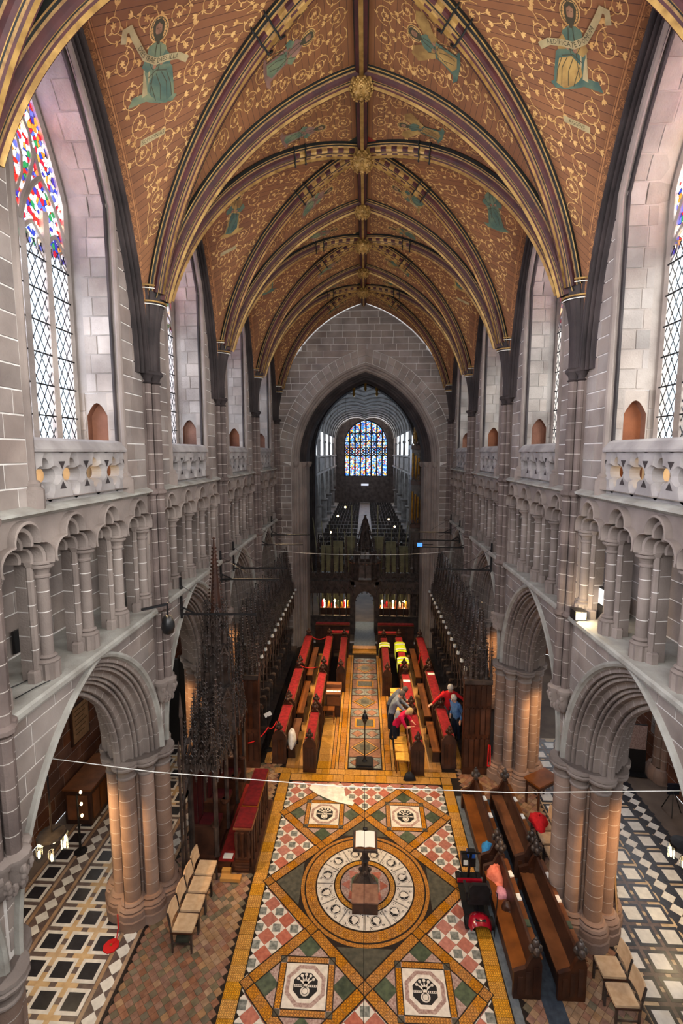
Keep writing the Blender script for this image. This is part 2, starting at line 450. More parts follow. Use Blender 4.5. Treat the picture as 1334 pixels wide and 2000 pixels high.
def clone(o, parent=None, loc=None, rz=None, label=None):
    c = o.copy(); COL.objects.link(c); c.parent = parent
    if loc is not None: c.location = loc
    if rz is not None: c.rotation_euler = (0, 0, rz)
    if label: c['label'] = label
    for ch in list(KIDS.get(o.name, [])) or [x for x in o.children]: clone(ch, c)
    return c


KIDS = {}


def stuff(o):
    o['kind'] = 'stuff'
    return o


# ---------------------------------------------------------------- curves
def parch(a, h):
    """pointed arch, half span a, rise h: f(u, r) for u in 0..2, r = inward offset; returns (y, z)"""
    c = (h * h - a * a) / (2 * a); R = a + c

    def f(u, r=0.):
        w = u if u <= 1 else 2 - u
        q = R - r; ph = acos(max(-1, min(1, c / q)))
        y = -(q * cos(w * ph) - c); z = q * sin(w * ph)
        return (y if u <= 1 else -y), z
    f.half = lambda z, r=0.: max(0, sqrt(max(0, (R - r) ** 2 - z * z)) - c)
    f.R = R; f.c = c
    return f


def lobes(circles):
    """polar outline of a union of circles (star-shaped about the origin)"""
    def r(t):
        best = 0; dx, dz = cos(t), sin(t)
        for cx, cz, R in circles:
            b = dx * cx + dz * cz; d = b * b - (cx * cx + cz * cz - R * R)
            if d >= 0: best = max(best, b + sqrt(d))
        return best
    return r


def joints(n, eps):
    """stations 0..1 for n blocks with thin joints between; returns stations and flags (True = joint strip)"""
    st = [0.]; fl = []
    for k in range(n):
        st.append((k + 1) / n - (eps if k < n - 1 else 0)); fl.append(False)
        if k < n - 1: st.append((k + 1) / n + eps); fl.append(True)
    return st, fl


def refine(st, fl, m):
    s2 = [st[0]]; f2 = []
    for a, b, f in zip(st, st[1:], fl):
        k = 1 if f else m
        for i in range(k): s2.append(a + (b - a) * (i + 1) / k); f2.append(f)
    return s2, f2


def rolls(p0, p1, n, bulge, seg=4, sign=1):
    """n rounded rolls along the line p0-p1 of a moulding profile"""
    dx, dy = p1[0] - p0[0], p1[1] - p0[1]; L = sqrt(dx * dx + dy * dy); nx, ny = -dy / L * sign, dx / L * sign
    out = []
    for k in range(n):
        for i in range(seg + 1):
            t = (k + (.12 + .76 * i / seg)) / n; h = bulge * sin(pi * i / seg)
            out.append((p0[0] + dx * t + nx * h, p0[1] + dy * t + ny * h))
        if k < n - 1:
            t = (k + 1) / n; out.append((p0[0] + dx * t - nx * bulge * 1.25, p0[1] + dy * t - ny * bulge * 1.25))
    return out


def courses(z0, z1, ch, sl, bounds, rnd, gap=.021):
    """stones of a wall face: list of 4-point (a, z) polygons; bounds(z) -> intervals"""
    out = []; n = max(1, round((z1 - z0) / ch)); zs = [z0 + (z1 - z0) * k / n for k in range(n + 1)]
    for k in range(n):
        za, zb = zs[k] + gap / 2, zs[k + 1] - gap / 2
        A, Bm, M_ = bounds(za), bounds(zb), bounds((za + zb) / 2)
        if not (len(A) == len(Bm) == len(M_)): A = Bm = M_
        for (a0, a1), (b0, b1) in zip(A, Bm):
            if max(a1 - a0, b1 - b0) < .05: continue
            L = min(a1 - a0, b1 - b0); lo, hi = max(a0, b0), min(a1, b1)
            cuts = []
            if hi - lo > sl * 1.2:
                x = lo + sl * rnd.uniform(.4, 1.1)
                while x < hi - sl * .35: cuts.append(x); x += sl * rnd.uniform(.75, 1.35)
            e0 = [(a0, b0)] + [(c, c) for c in cuts]; e1 = [(c, c) for c in cuts] + [(a1, b1)]
            for (p, q), (r, s) in zip(e0, e1):
                g = gap / 2
                if r - p < .03 and s - q < .03: continue
                out.append([(p + g, za), (max(r - g, p + g + .005), za), (max(s - g, q + g + .005), zb), (q + g, zb)])
    return out


def stone_geo(poly, mapf, d):
    """one block: mapf(a, z, depth) -> point"""
    g = G(); n = len(poly)
    cy = sum(p[0] for p in poly) / n; cz = sum(p[1] for p in poly) / n
    e = .006
    fr = []
    for a, z in poly:
        l = sqrt((a - cy) ** 2 + (z - cz) ** 2) or 1; fr.append((a - (a - cy) / l * e, z - (z - cz) / l * e))
    g.v = [mapf(a, z, -.01) for a, z in poly] + [mapf(a, z, d * .7) for a, z in poly] + [mapf(a, z, d) for a, z in fr]
    for i in range(n):
        j = (i + 1) % n
        g.f += [(i, j, n + j, n + i), (n + i, n + j, 2 * n + j, 2 * n + i)]
    g.f.append(tuple(range(2 * n, 3 * n))); g.m = [0] * len(g.f)
    return g


def masonry(parent, polys, mapf, d, matname, single, name='stone', loc=(0, 0, 0)):
    """single: each block its own part; otherwise one joined part marked as stuff"""
    if single:
        return [stone_geo(p, mapf, d).build(name, matname, parent, loc=loc) for p in polys]
    g = G()
    for p in polys: g.merge(stone_geo(p, mapf, d))
    return [stuff(g.build(name + '_courses', matname, parent, loc=loc))]

# ---------------------------------------------------------------- the choir walls (built on the left, mirrored to the right)
Z_CAP, Z_LEDGE, Z_STR, Z_PAR, Z_SPR = 3.55, 6.52, 8.86, 9.78, 11.05
ARC = parch(2.08, 2.80)          # arcade arch, outer edge
WR = parch(2.06, 4.85)           # wall rib of the vault, springs at Z_SPR
HB = B / 2
R1 = random.Random(11)


def jambhalf(z):                 # half width of the clerestory opening
    return max(0., min(1.2, WR.half(z - Z_SPR) - .36)) if z > Z_SPR else 1.2


Z_OPEN = Z_SPR
while jambhalf(Z_OPEN) > .02: Z_OPEN += .01


def arch_mesh():
    """moulded orders of an arcade arch, swept over the arch"""
    prof = [(WF + .02, -.10), (WF - .06, -.10), (WF - .08, -.06), (WF - .06, -.02), (WF, .0)]
    prof += rolls((WF + .01, .02), (WF + .19, .20), 3, .034) + [(WF + .24, .20)]
    prof += rolls((WF + .25, .24), (WF + .42, .42), 3, .034) + [(WF + .47, .42)]
    prof += rolls((WF + .48, .46), (4.70, .62), 2, .034) + [(4.70, .60)]
    prof += [(9.40 - o, r) for o, r in prof[5:][::-1]]
    st, fl = joints(11, .0022); st, fl = refine(st, fl, 2)
    g = G(); us = [s for s in st] + [2 - s for s in st[::-1]][1:]; ff = fl + fl[::-1]
    rows = []
    for u in us:
        row = []
        for o, r in prof:
            y, z = ARC(u, r); row.append((-o, HB + y, Z_CAP + z))
        rows.append(row)
    g.grid(rows, lambda i, j: 1 if ff[i] and j > 3 else (2 if j < 4 else 0))
    return g.mesh('arcade_arch', ['sandstone_plain', 'joint_dim', 'ledge_stone'], 40)


def shaft_prof(r, z0, z1, step, first=.0):
    """drum courses with mortar beds"""
    p = []; z = z0; k = 0
    while z < z1 - 1e-6:
        zn = min(z1, z + step * (1 if k % 2 else .85)); p += [(r, z, 0), (r, zn - .012, 1)]; z = zn; k += 1
    p.append((r, z1, 0))
    return p


PIER_SH = [(.50 * cos(k * pi / 4), .50 * sin(k * pi / 4), .165) if k % 2 == 0 else (.455 * cos(k * pi / 4), .455 * sin(k * pi / 4), .145) for k in range(8)]


def pier_meshes():
    sh = G(); cp = G(); bs = G()
    for x, y, r in PIER_SH:
        sh.lathe(shaft_prof(r, .52, 3.22, .30), (x, y), 14, cap=False)
        cp.lathe([(r, 3.18), (r + .03, 3.195), (r + .03, 3.22), (r + .005, 3.235), (r + .012, 3.31), (r + .075, 3.40), (r + .10, 3.41), (r + .11, 3.45), (r + .085, 3.475), (r + .11, 3.50), (r + .11, 3.55)], (x, y), 14)
        bs.lathe([(r + .17, 0), (r + .17, .20), (r + .15, .22), (r + .15, .34), (r + .12, .36), (r + .13, .40), (r + .10, .44), (r + .06, .45), (r + .075, .49), (r + .04, .525), (r, .53)], (x, y), 8 if r > .2 else 12, rot=pi / 8)
    for k in range(8):           # fillets of the core between the shafts
        a = k * pi / 4 + pi / 8
        sh.lathe(shaft_prof(.04, .5, 3.26, .30), (.37 * cos(a), .37 * sin(a)), 8, cap=False)
    sh.lathe([(.35, .5), (.35, 3.3)], (0, 0), 16, cap=False)
    cp.lathe([(.46, 3.3), (.62, 3.55)], (0, 0), 16)
    bs.lathe([(.70, 0), (.70, .2), (.6, .34), (.5, .5)], (0, 0), 16)
    return sh.mesh('shafts', ['pier_stone', 'joint_dim'], 35), cp.mesh('capital', 'sandstone_plain', 35), bs.mesh('base', 'pier_stone', 35)


def wall_shaft_meshes():
    g = G(); c = G(); k = G()
    tri = [(-4.02, -.155, .062), (-3.94, 0, .085), (-4.02, .155, .062)]
    for x, y, r in tri:
        g.lathe(shaft_prof(r, 4.98, 10.92, .31), (x, y), 10, cap=False)
        for z in (6.47, 8.80):
            g.lathe([(r, z - .05, 0), (r + .05, z, 0), (r + .05, z + .05, 0), (r, z + .09, 0)], (x, y), 10, cap=False)
        c.lathe([(r, 10.88), (r + .03, 10.90), (r, 10.93), (r + .015, 10.99), (r + .07, 11.05), (r + .07, 11.09), (r + .04, 11.12)], (x, y), 10)
        k.lathe([(.02, 4.50), (.07, 4.56), (r + .04, 4.72), (r + .05, 4.86), (r + .09, 4.92), (r + .09, 4.98), (r + .03, 5.02)], (x, y), 10)
    g.box(-4.12, -4.04, -.2, .2, 4.9, 10.95)
    for j in range(26):          # carved leaves of the corbel
        a = R1.uniform(-1.6, 1.6); z = R1.uniform(4.55, 4.88); rr = .10 + .12 * (z - 4.5) / .4
        k.ball((-4.0 + rr * cos(a), rr * sin(a) * 1.2, z), .045, 6, 4, sz=1.3)
    k.box(-4.12, -4.0, -.2, .2, 4.56, 4.98)
    return g.mesh('wall_shaft', ['shaft_stone', 'joint_dim'], 35), c.mesh('capital', 'stone_dark', 35), k.mesh('corbel', 'sandstone_plain', 40)


# --- gallery arcade (triforium)
TW = 1.01; TY0 = .24; TZ = 8.15
TREF = lobes([(0, .235, .155), (-.18, .06, .145), (.18, .06, .145), (0, .10, .15)])


def tri_arch_mesh():
    g = G(); n = 40
    ts = [pi * i / n for i in range(n + 1)]

    def pt(s, t, o, lift=0):
        r = TREF(t) * s; return (-o, r * cos(t), TZ + r * sin(t) + lift)
    # wall plate from the trefoil to the cell's outline
    hw, top = TW / 2, 8.86 - TZ
    rows = [[], []]
    for t in ts:
        q = min(hw / max(1e-6, abs(cos(t))), top / max(1e-6, sin(t)) if sin(t) > 1e-6 else 9)
        rows[0].append((-WF, q * cos(t), TZ + q * sin(t))); rows[1].append(pt(1.50, t, WF))
    g.grid(rows)
    # stepped, moulded orders
    prof = [(WF, 1.57), (WF - .09, 1.56), (WF - .10, 1.47), (WF - .07, 1.43), (WF + .14, 1.42), (WF + .14, 1.36), (WF + .01, 1.35), (WF - .01, 1.31), (WF + .01, 1.21), (WF + .04, 1.19),
            (WF + .25, 1.18), (WF + .25, 1.12), (WF + .13, 1.11), (WF + .11, 1.07), (WF + .13, .99), (WF + .16, .97), (WF + .36, .96), (WF + .36, .91), (WF + .25, .90), (WF + .23, .86), (WF + .25, .79), (WF + .29, .77), (WF + .46, .77)]
    g.grid([[pt(s, t, o) for t in ts] for o, s in prof])
    # back plate
    rows = [[], []]
    for t in ts:
        q = min(hw / max(1e-6, abs(cos(t))), top / max(1e-6, sin(t)) if sin(t) > 1e-6 else 9)
        rows[0].append(pt(.77, t, WF + .46)); rows[1].append((-WF - .46, q * cos(t), TZ + q * sin(t)))
    g.grid(rows)
    return g.mesh('gallery_arch', 'sandstone_plain', 24)


def tri_col_meshes():
    s = G(); c = G(); b = G()
    s.lathe(shaft_prof(.082, 6.86, 7.98, .33), (-4.22, 0), 12, cap=False)
    for y in (-.13, .13): s.lathe(shaft_prof(.05, 6.70, 8.16, .33), (-4.30, y), 8, cap=False)
    rows = []
    out = [(-4.27, -.10), (-4.33, -.17), (-4.50, -.14), (-4.52, .14), (-4.33, .17), (-4.27, .10)]
    zz = [6.5]
    while zz[-1] < 8.15: zz += [zz[-1] + .32, zz[-1] + .332]
    s.grid([[(x, y, min(z, 8.16)) for x, y in out] for z in zz], lambda i, j: 1 if i % 2 else 0, wrap=True)
    c.lathe([(.082, 7.93), (.105, 7.94), (.105, 7.965), (.085, 7.98), (.095, 8.03), (.13, 8.07), (.15, 8.075), (.155, 8.10), (.135, 8.115), (.165, 8.13), (.165, 8.175)], (-4.22, 0), 14)
    c.lathe([(.06, 8.10), (.09, 8.15), (.10, 8.175)], (-4.30, -.13), 8); c.lathe([(.06, 8.10), (.09, 8.15), (.10, 8.175)], (-4.30, .13), 8)
    flute = [(.125 if k % 2 else .15) for k in range(20)]
    for z0, z1, q in ((6.52, 6.76, 1.0),):
        rows = [[(-4.22 + flute[k] * q * cos(2 * pi * k / 20), flute[k] * q * sin(2 * pi * k / 20), z) for k in range(20)] for z in (z0, z1)]
        b.grid(rows, wrap=True)
    b.lathe([(.14, 6.755), (.15, 6.78), (.13, 6.80), (.10, 6.81), (.12, 6.84), (.09, 6.87)], (-4.22, 0), 14)
    for y in (-.16, .16):
        b.lathe([(.09, 6.5), (.09, 6.68), (.07, 6.70)], (-4.31, y), 6)
    return s.mesh('shaft', ['sandstone_plain', 'mortar'], 35), c.mesh('capital', 'sandstone_plain', 35), b.mesh('base', 'sandstone_plain', 30)


# --- clerestory parapet
QF = lobes([(0, .125, .092), (0, -.125, .092), (.12, 0, .092), (-.12, 0, .092)])


def parapet_meshes():
    g = G(); y0, y1 = HB - 1.2, HB + 1.2; n = 4; w = (y1 - y0) / n; z0, z1 = 8.98, 9.60; zc = 9.28; N = 40
    for k in range(n):
        yc = y0 + w * (k + .5)
        ts = [2 * pi * i / N for i in range(N + 1)]

        def outl(t):
            q = min((w / 2) / max(1e-6, abs(cos(t))), ((z1 - zc) if sin(t) > 0 else (zc - z0)) / max(1e-6, abs(sin(t))))
            return q * cos(t), q * sin(t)
        rows = [[], [], [], [], []]
        for t in ts:
            a, b = outl(t); r = QF(t)
            rows[0].append((-WF, yc + a, zc + b))
            # pointed lozenge frame around each quatrefoil, bevelled
            m = r * 1.0 + .045 + .05 * abs(cos(2 * t)) ** 6
            rows[1].append((-WF, yc + m * cos(t), zc + m * 1.12 * sin(t)))
            rows[2].append((-WF - .05, yc + r * cos(t), zc + r * 1.1 * sin(t)))
            rows[3].append((-WF - .20, yc + r * .94 * cos(t), zc + r * 1.03 * sin(t)))
            rows[4].append((-WF - .20, yc + a, zc + b))
        g.grid(rows)
        for sz in (-1, 1):       # flat dark triangles between the lozenges, shade of piercings put into the colour
            zz = zc + sz * .19
            g.add([(-WF - .004 + .008, yc + w / 2 - .075, zz), (-WF + .004, yc + w / 2 + .075, zz), (-WF + .004, yc + w / 2, zz - sz * .11)], [(0, 1, 2)], 1)
    g.box(-WF - .2, -WF, y0, y1, 8.84, 8.98)
    c = G()
    sec = [(-WF - .24, 9.60), (-WF + .05, 9.60), (-WF + .055, 9.635), (-WF - .02, 9.75), (-WF - .09, 9.79), (-WF - .24, 9.79)]
    c.prism(sec, lambda p: (p[0], y0 + .0, p[1]), lambda p: (p[0], y1, p[1]))
    return g.mesh('parapet', ['parapet_stone', 'stone_dark'], 30), c.mesh('coping', 'parapet_stone')


def run_mesh(sec, y0, y1, name, m):
    g = G(); g.prism(sec, lambda p: (p[0], y0, p[1]), lambda p: (p[0], y1, p[1]))
    return g.mesh(name, m)


def backing_mesh():
    """mortar-coloured wall core of one bay with its openings, and the reveals"""
    g = G(); o = WF + .012
    # spandrels: strips from arch curve to ledge height, both halves
    us = [i / 24 for i in range(49)]
    low = [ARC(u, .0) for u in us]
    rows = [[(-o, HB + y, Z_CAP + z) for y, z in low], [(-o, HB + y, Z_LEDGE) for y, z in low]]
    g.grid(rows)
    for ya, yb in ((0, HB - 2.08), (HB + 2.08, B)): g.add([(-o, ya, Z_CAP), (-o, yb, Z_CAP), (-o, yb, Z_LEDGE), (-o, ya, Z_LEDGE)], [(0, 1, 2, 3)])
    # gallery: end strips and the band over the arches
    for ya, yb in ((0, TY0), (B - TY0, B)):
        g.box(-o - .4, -o, ya, yb, Z_LEDGE, 8.8, 1)
    # clerestory: face around the opening up to the wall rib
    zs = [8.84 + (Z_SPR + 4.8 - 8.84) * k / 40 for k in range(41)]
    for s in (-1, 1):
        rows = []
        for z in zs:
            hin = jambhalf(z); hout = HB if z < Z_SPR else max(hin, min(HB, WR.half(z - Z_SPR) + .1))
            rows.append([(-o, HB + s * hin, z), (-o, HB + s * hout, z)])
        g.grid(rows)
    g2 = G()
    # reveal (jambs and arch soffit) back to the glass line
    us = [8.84, 9.4, 9.8, 10.2] + [10.6 + k * .3 for k in range(60)]
    us = [z for z in us if z < Z_OPEN] + [Z_OPEN]
    for s in (-1, 1):
        g2.grid([[(-x, HB + s * max(0, jambhalf(z) - e), z) for x, e in ((o, 0), (o + .28, .0), (o + .9, .03))] for z in us if z > 10.55])
        # lower part with the doorway of the wall passage
        for xa, xb in ((o, o + .24), (o + .60, o + .9)): g2.grid([[(-xa, HB + s * 1.2, z), (-xb, HB + s * 1.19, z)] for z in (8.84, 10.6)])
        top = [(o + .24 + .36 * i / 8, 10.22 + .22 * sin(pi * i / 8)) for i in range(9)]
        g2.grid([[(-x, HB + s * 1.195, z) for x, z in top], [(-x, HB + s * 1.195, 10.6) for x, z in top]])
        door = [(o + .24, 8.84)] + top + [(o + .60, 8.84)]
        g2.prism(door, lambda p: (-p[0], HB + s * 1.195, p[1]), lambda p: (-p[0], HB + s * 1.34, p[1]), 1, cap0=False)
    # floor of the passage
    g2.add([(-o - .9, HB - 1.2, 8.98), (-o + .1, HB - 1.2, 8.98), (-o + .1, HB + 1.2, 8.98), (-o - .9, HB + 1.2, 8.98)], [(0, 1, 2, 3)])
    # wall below the window sill
    g2.box(-o - .92, -o - .72, HB - 1.2, HB + 1.2, 8.9, 9.74)
    # gallery passage: back wall, roof, floor
    g3 = G()
    g3.add([(-5.15, 0, 6.4), (-5.15, B, 6.4), (-5.15, B, 8.85), (-5.15, 0, 8.85)], [(0, 1, 2, 3)])
    g3.add([(-5.15, 0, 8.82), (-WF, 0, 8.82), (-WF, B, 8.82), (-5.15, B, 8.82)], [(0, 1, 2, 3)])
    return g.mesh('wall_core', ['mortar', 'sandstone_plain']), g2.mesh('window_reveal', ['pale_stone', 'stone_red'], 30), g3.mesh('gallery_back', 'mortar')


def bay_stones():
    """polygons of the facing blocks of one bay: (polys, mapping, depth, material)"""
    face = lambda y, z, d: (-WF - .012 + d, y, z)
    out = []

    def span(z):
        if z - Z_CAP >= 2.88: return [(.02, B - .02)]
        h = ARC.half(z - Z_CAP, -.09)
        return [(.02, HB - h), (HB + h, B - .02)]
    out.append((courses(Z_CAP + .08, Z_LEDGE - .06, .29, .46, span, R1), face, .012, 'sandstone'))
    out.append((courses(Z_LEDGE, 8.76, .33, .4, lambda z: [(.17, TY0), (B - TY0, B - .17)], R1), face, .012, 'sandstone'))
    # spandrels above the gallery arches
    def tsp(z):
        r = []
        for k in range(4):
            yc = TY0 + TW * (k + .5); h = .50 if z < 8.42 else sqrt(max(0, .5 ** 2 - (z - 8.30) ** 2)) * .93
            r.append((yc - TW / 2, yc - h)); r.append((yc + h, yc + TW / 2))
        return r
    cl = lambda z: [(.17 + max(0, (z - 11.2) * .22), HB - jambhalf(z) - .09), (HB + jambhalf(z) + .09, B - .17 - max(0, (z - 11.2) * .22))] if z < 13.2 else \
        [(HB - WR.half(z - Z_SPR) + .22, HB - jambhalf(z) - .05), (HB + jambhalf(z) + .05, HB + WR.half(z - Z_SPR) - .22)]
    out.append((courses(Z_STR, 13.6, .30, .40, cl, R1), face, .012, 'sandstone'))
    # jambs of the opening
    for s in (-1, 1):
        jm = lambda x, z, d, s=s: (-x, HB + s * (jambhalf(z) - d), z)
        out.append((courses(10.62, Z_OPEN - .5, .31, .38, lambda z: [(WF + .06, WF + .84)], R1), jm, .014, 'pale_stone'))
        out.append((courses(9.0, 10.62, .3, .3, lambda z: [(WF + .06, WF + .24), (WF + .63, WF + .84)], R1), jm, .014, 'pale_stone'))
    return out


def rib_dark_mesh():
    """dark moulded arch framing the clerestory under the vault, and the jamb roll"""
    g = G(); us = [k / 20 for k in range(41)]
    prof = [(WF + .02, -.06), (WF - .14, -.06), (WF - .16, .0)] + rolls((WF - .15, .02), (WF - .02, .26), 3, .035) + [(WF + .01, .30), (WF + .02, .32)]
    g.grid([[(-o, HB + WR(u, r)[0], Z_SPR + WR(u, r)[1]) for o, r in prof] for u in us])
    return g.mesh('wall_rib', 'stone_dark', 40)


def jamb_roll_mesh():
    g = G()
    zs = [8.86 + k * .25 for k in range(40)]; zs = [z for z in zs if z < Z_OPEN - .1]
    for s in (-1, 1):
        g.tube([(-WF - .01, HB + s * (jambhalf(z) + .03), z) for z in zs], .055, 8)
        g.tube([(-WF - .10, HB + s * (jambhalf(z) - .02), z) for z in zs], .035, 6, 1)
        g.lathe([(.13, 8.86), (.13, 9.12), (.09, 9.16), (.10, 9.2), (.06, 9.24)], (-WF - .0, HB + s * 1.23), 8)
    return g.mesh('jamb_roll', ['sandstone_plain', 'stone_dark'], 40)


def tas_mesh():
    """dark stone springer of the vault ribs above each wall shaft"""
    g = G()
    tr = parch(3.98, 5.2)
    for k, (dx, dy) in enumerate(((1, 0), (.9, .42), (.9, -.42), (.15, .8), (.15, -.8), (.6, .62), (.6, -.62))):
        pts = []
        for i in range(9):
            z = 11.05 + i * .2; q = (3.98 - tr.half(z - Z_SPR)) ; q2 = 2.06 - WR.half(z - Z_SPR)
            pts.append((-4.0 + .05 * dx + q * dx * .95, .1 * dy + (q2 * dy * 1.15), z))
        g.tube(pts, [.052 + .004 * i for i in range(9)], 8, 0)
    for z in (12.36, 12.62):      # gilt bands
        q = 3.98 - tr.half(z - Z_SPR); q2 = 2.06 - WR.half(z - Z_SPR)
        pts = []
        for i in range(13):
            a = -pi / 2 + pi * i / 12; pts.append((-4.05 + (q + .21) * cos(a), (q2 + .16) * sin(a), z))
        g.tube(pts, .018, 6, 1); g.tube([(x, y, zz - .05) for x, y, zz in pts], .009, 5, 2)
    return g.mesh('vault_springer', ['stone_dark', 'gold', 'white_paper'], 40)


def build_wall():
    w = root('wall_left', 'tall three-storey choir wall on the left with arcade, gallery and clerestory', 'wall', kind='structure')
    am = arch_mesh(); ps, pc, pb = pier_meshes(); ws, wc, wk = wall_shaft_meshes()
    ta = tri_arch_mesh(); ts, tc, tb = tri_col_meshes(); pm, cm = parapet_meshes(); bm, rm, gm = backing_mesh()
    dr = rib_dark_mesh(); jr = jamb_roll_mesh(); tm = tas_mesh()
    led = run_mesh([(-5.15, 6.40), (-WF + .10, 6.40), (-WF + .12, 6.44), (-WF + .12, 6.50), (-WF + .09, 6.53), (-5.15, 6.53)], 0, B, 'gallery_ledge', 'ledge_stone')
    stc = run_mesh([(-WF - .05, 8.78), (-WF + .03, 8.785), (-WF + .10, 8.83), (-WF + .13, 8.835), (-WF + .13, 8.87), (-WF - .05, 8.94)], 0, B, 'string_course', 'ledge_stone')
    st = bay_stones(); cache = {}
    gs_ = G(); pq = courses(6.55, 8.80, .32, .55, lambda z: [(0, B)], R1)
    for q in pq: gs_.merge(stone_geo(q, lambda y, z, d: (-5.15 + d, y, z), .014))
    gst = gs_.mesh('gallery_stone_courses', 'sandstone')
    for k in range(NB):
        L = (0, PY[k], 0)
        for nm, me in (('arcade_arch', am), ('wall_core', bm), ('window_reveal', rm), ('gallery_back', gm), ('gallery_ledge', led), ('string_course', stc), ('wall_rib', dr), ('jamb_roll', jr)):
            link(nm, me, w, L)
        p = link('parapet', pm, w, L); link('coping', cm, p); stuff(link('gallery_stone_courses', gst, w, L))
        for j in range(4):
            yc = TY0 + TW * (j + .5)
            link('gallery_arch', ta, w, (0, PY[k] + yc, 0))
            if k or j > 1:
                c = link('gallery_column', ts, w, (0, PY[k] + TY0 + TW * (j + 1) - (.06 if j == 3 else 0), 0)); link('capital', tc, c); link('base', tb, c)
        c = link('gallery_column', ts, w, (0, PY[k] + TY0 + .06, 0)); link('capital', tc, c); link('base', tb, c)
        for polys, mp, d, mt in st:
            if k in (1, 2):
                for q, poly in enumerate(polys):
                    key = (id(polys), q)
                    if key not in cache: cache[key] = stone_geo(poly, mp, d).mesh('stone', mt)
                    link('stone', cache[key], w, L)
            else:
                key = id(polys)
                if key not in cache:
                    g = G()
                    for poly in polys: g.merge(stone_geo(poly, mp, d))
                    cache[key] = g.mesh('stone_courses', mt)
                stuff(link('stone_courses', cache[key], w, L))
    for k in range(6):
        y = PY[k] if k < 5 else PY[5] - .05
        p = link('pier', ps, w, (-4.62, y - .10, 0)); link('capital', pc, p); link('base', pb, p)
        s = link('wall_shaft', ws, w, (0, y, 0)); link('capital', wc, s); link('corbel', wk, s)
        link('vault_springer', tm, w, (0, y, 0))
    return w


wall_left = build_wall()
wall_right = wall_left.copy(); COL.objects.link(wall_right); wall_right.name = 'wall_right'; wall_right.scale = (-1, 1, 1)
wall_right['label'] = 'tall three-storey choir wall on the right with arcade, gallery and clerestory'


def copy_kids(src, dst):
    for ch in list(src.children):
        c = ch.copy(); COL.objects.link(c); c.parent = dst
        copy_kids(ch, c)


copy_kids(wall_left, wall_right)


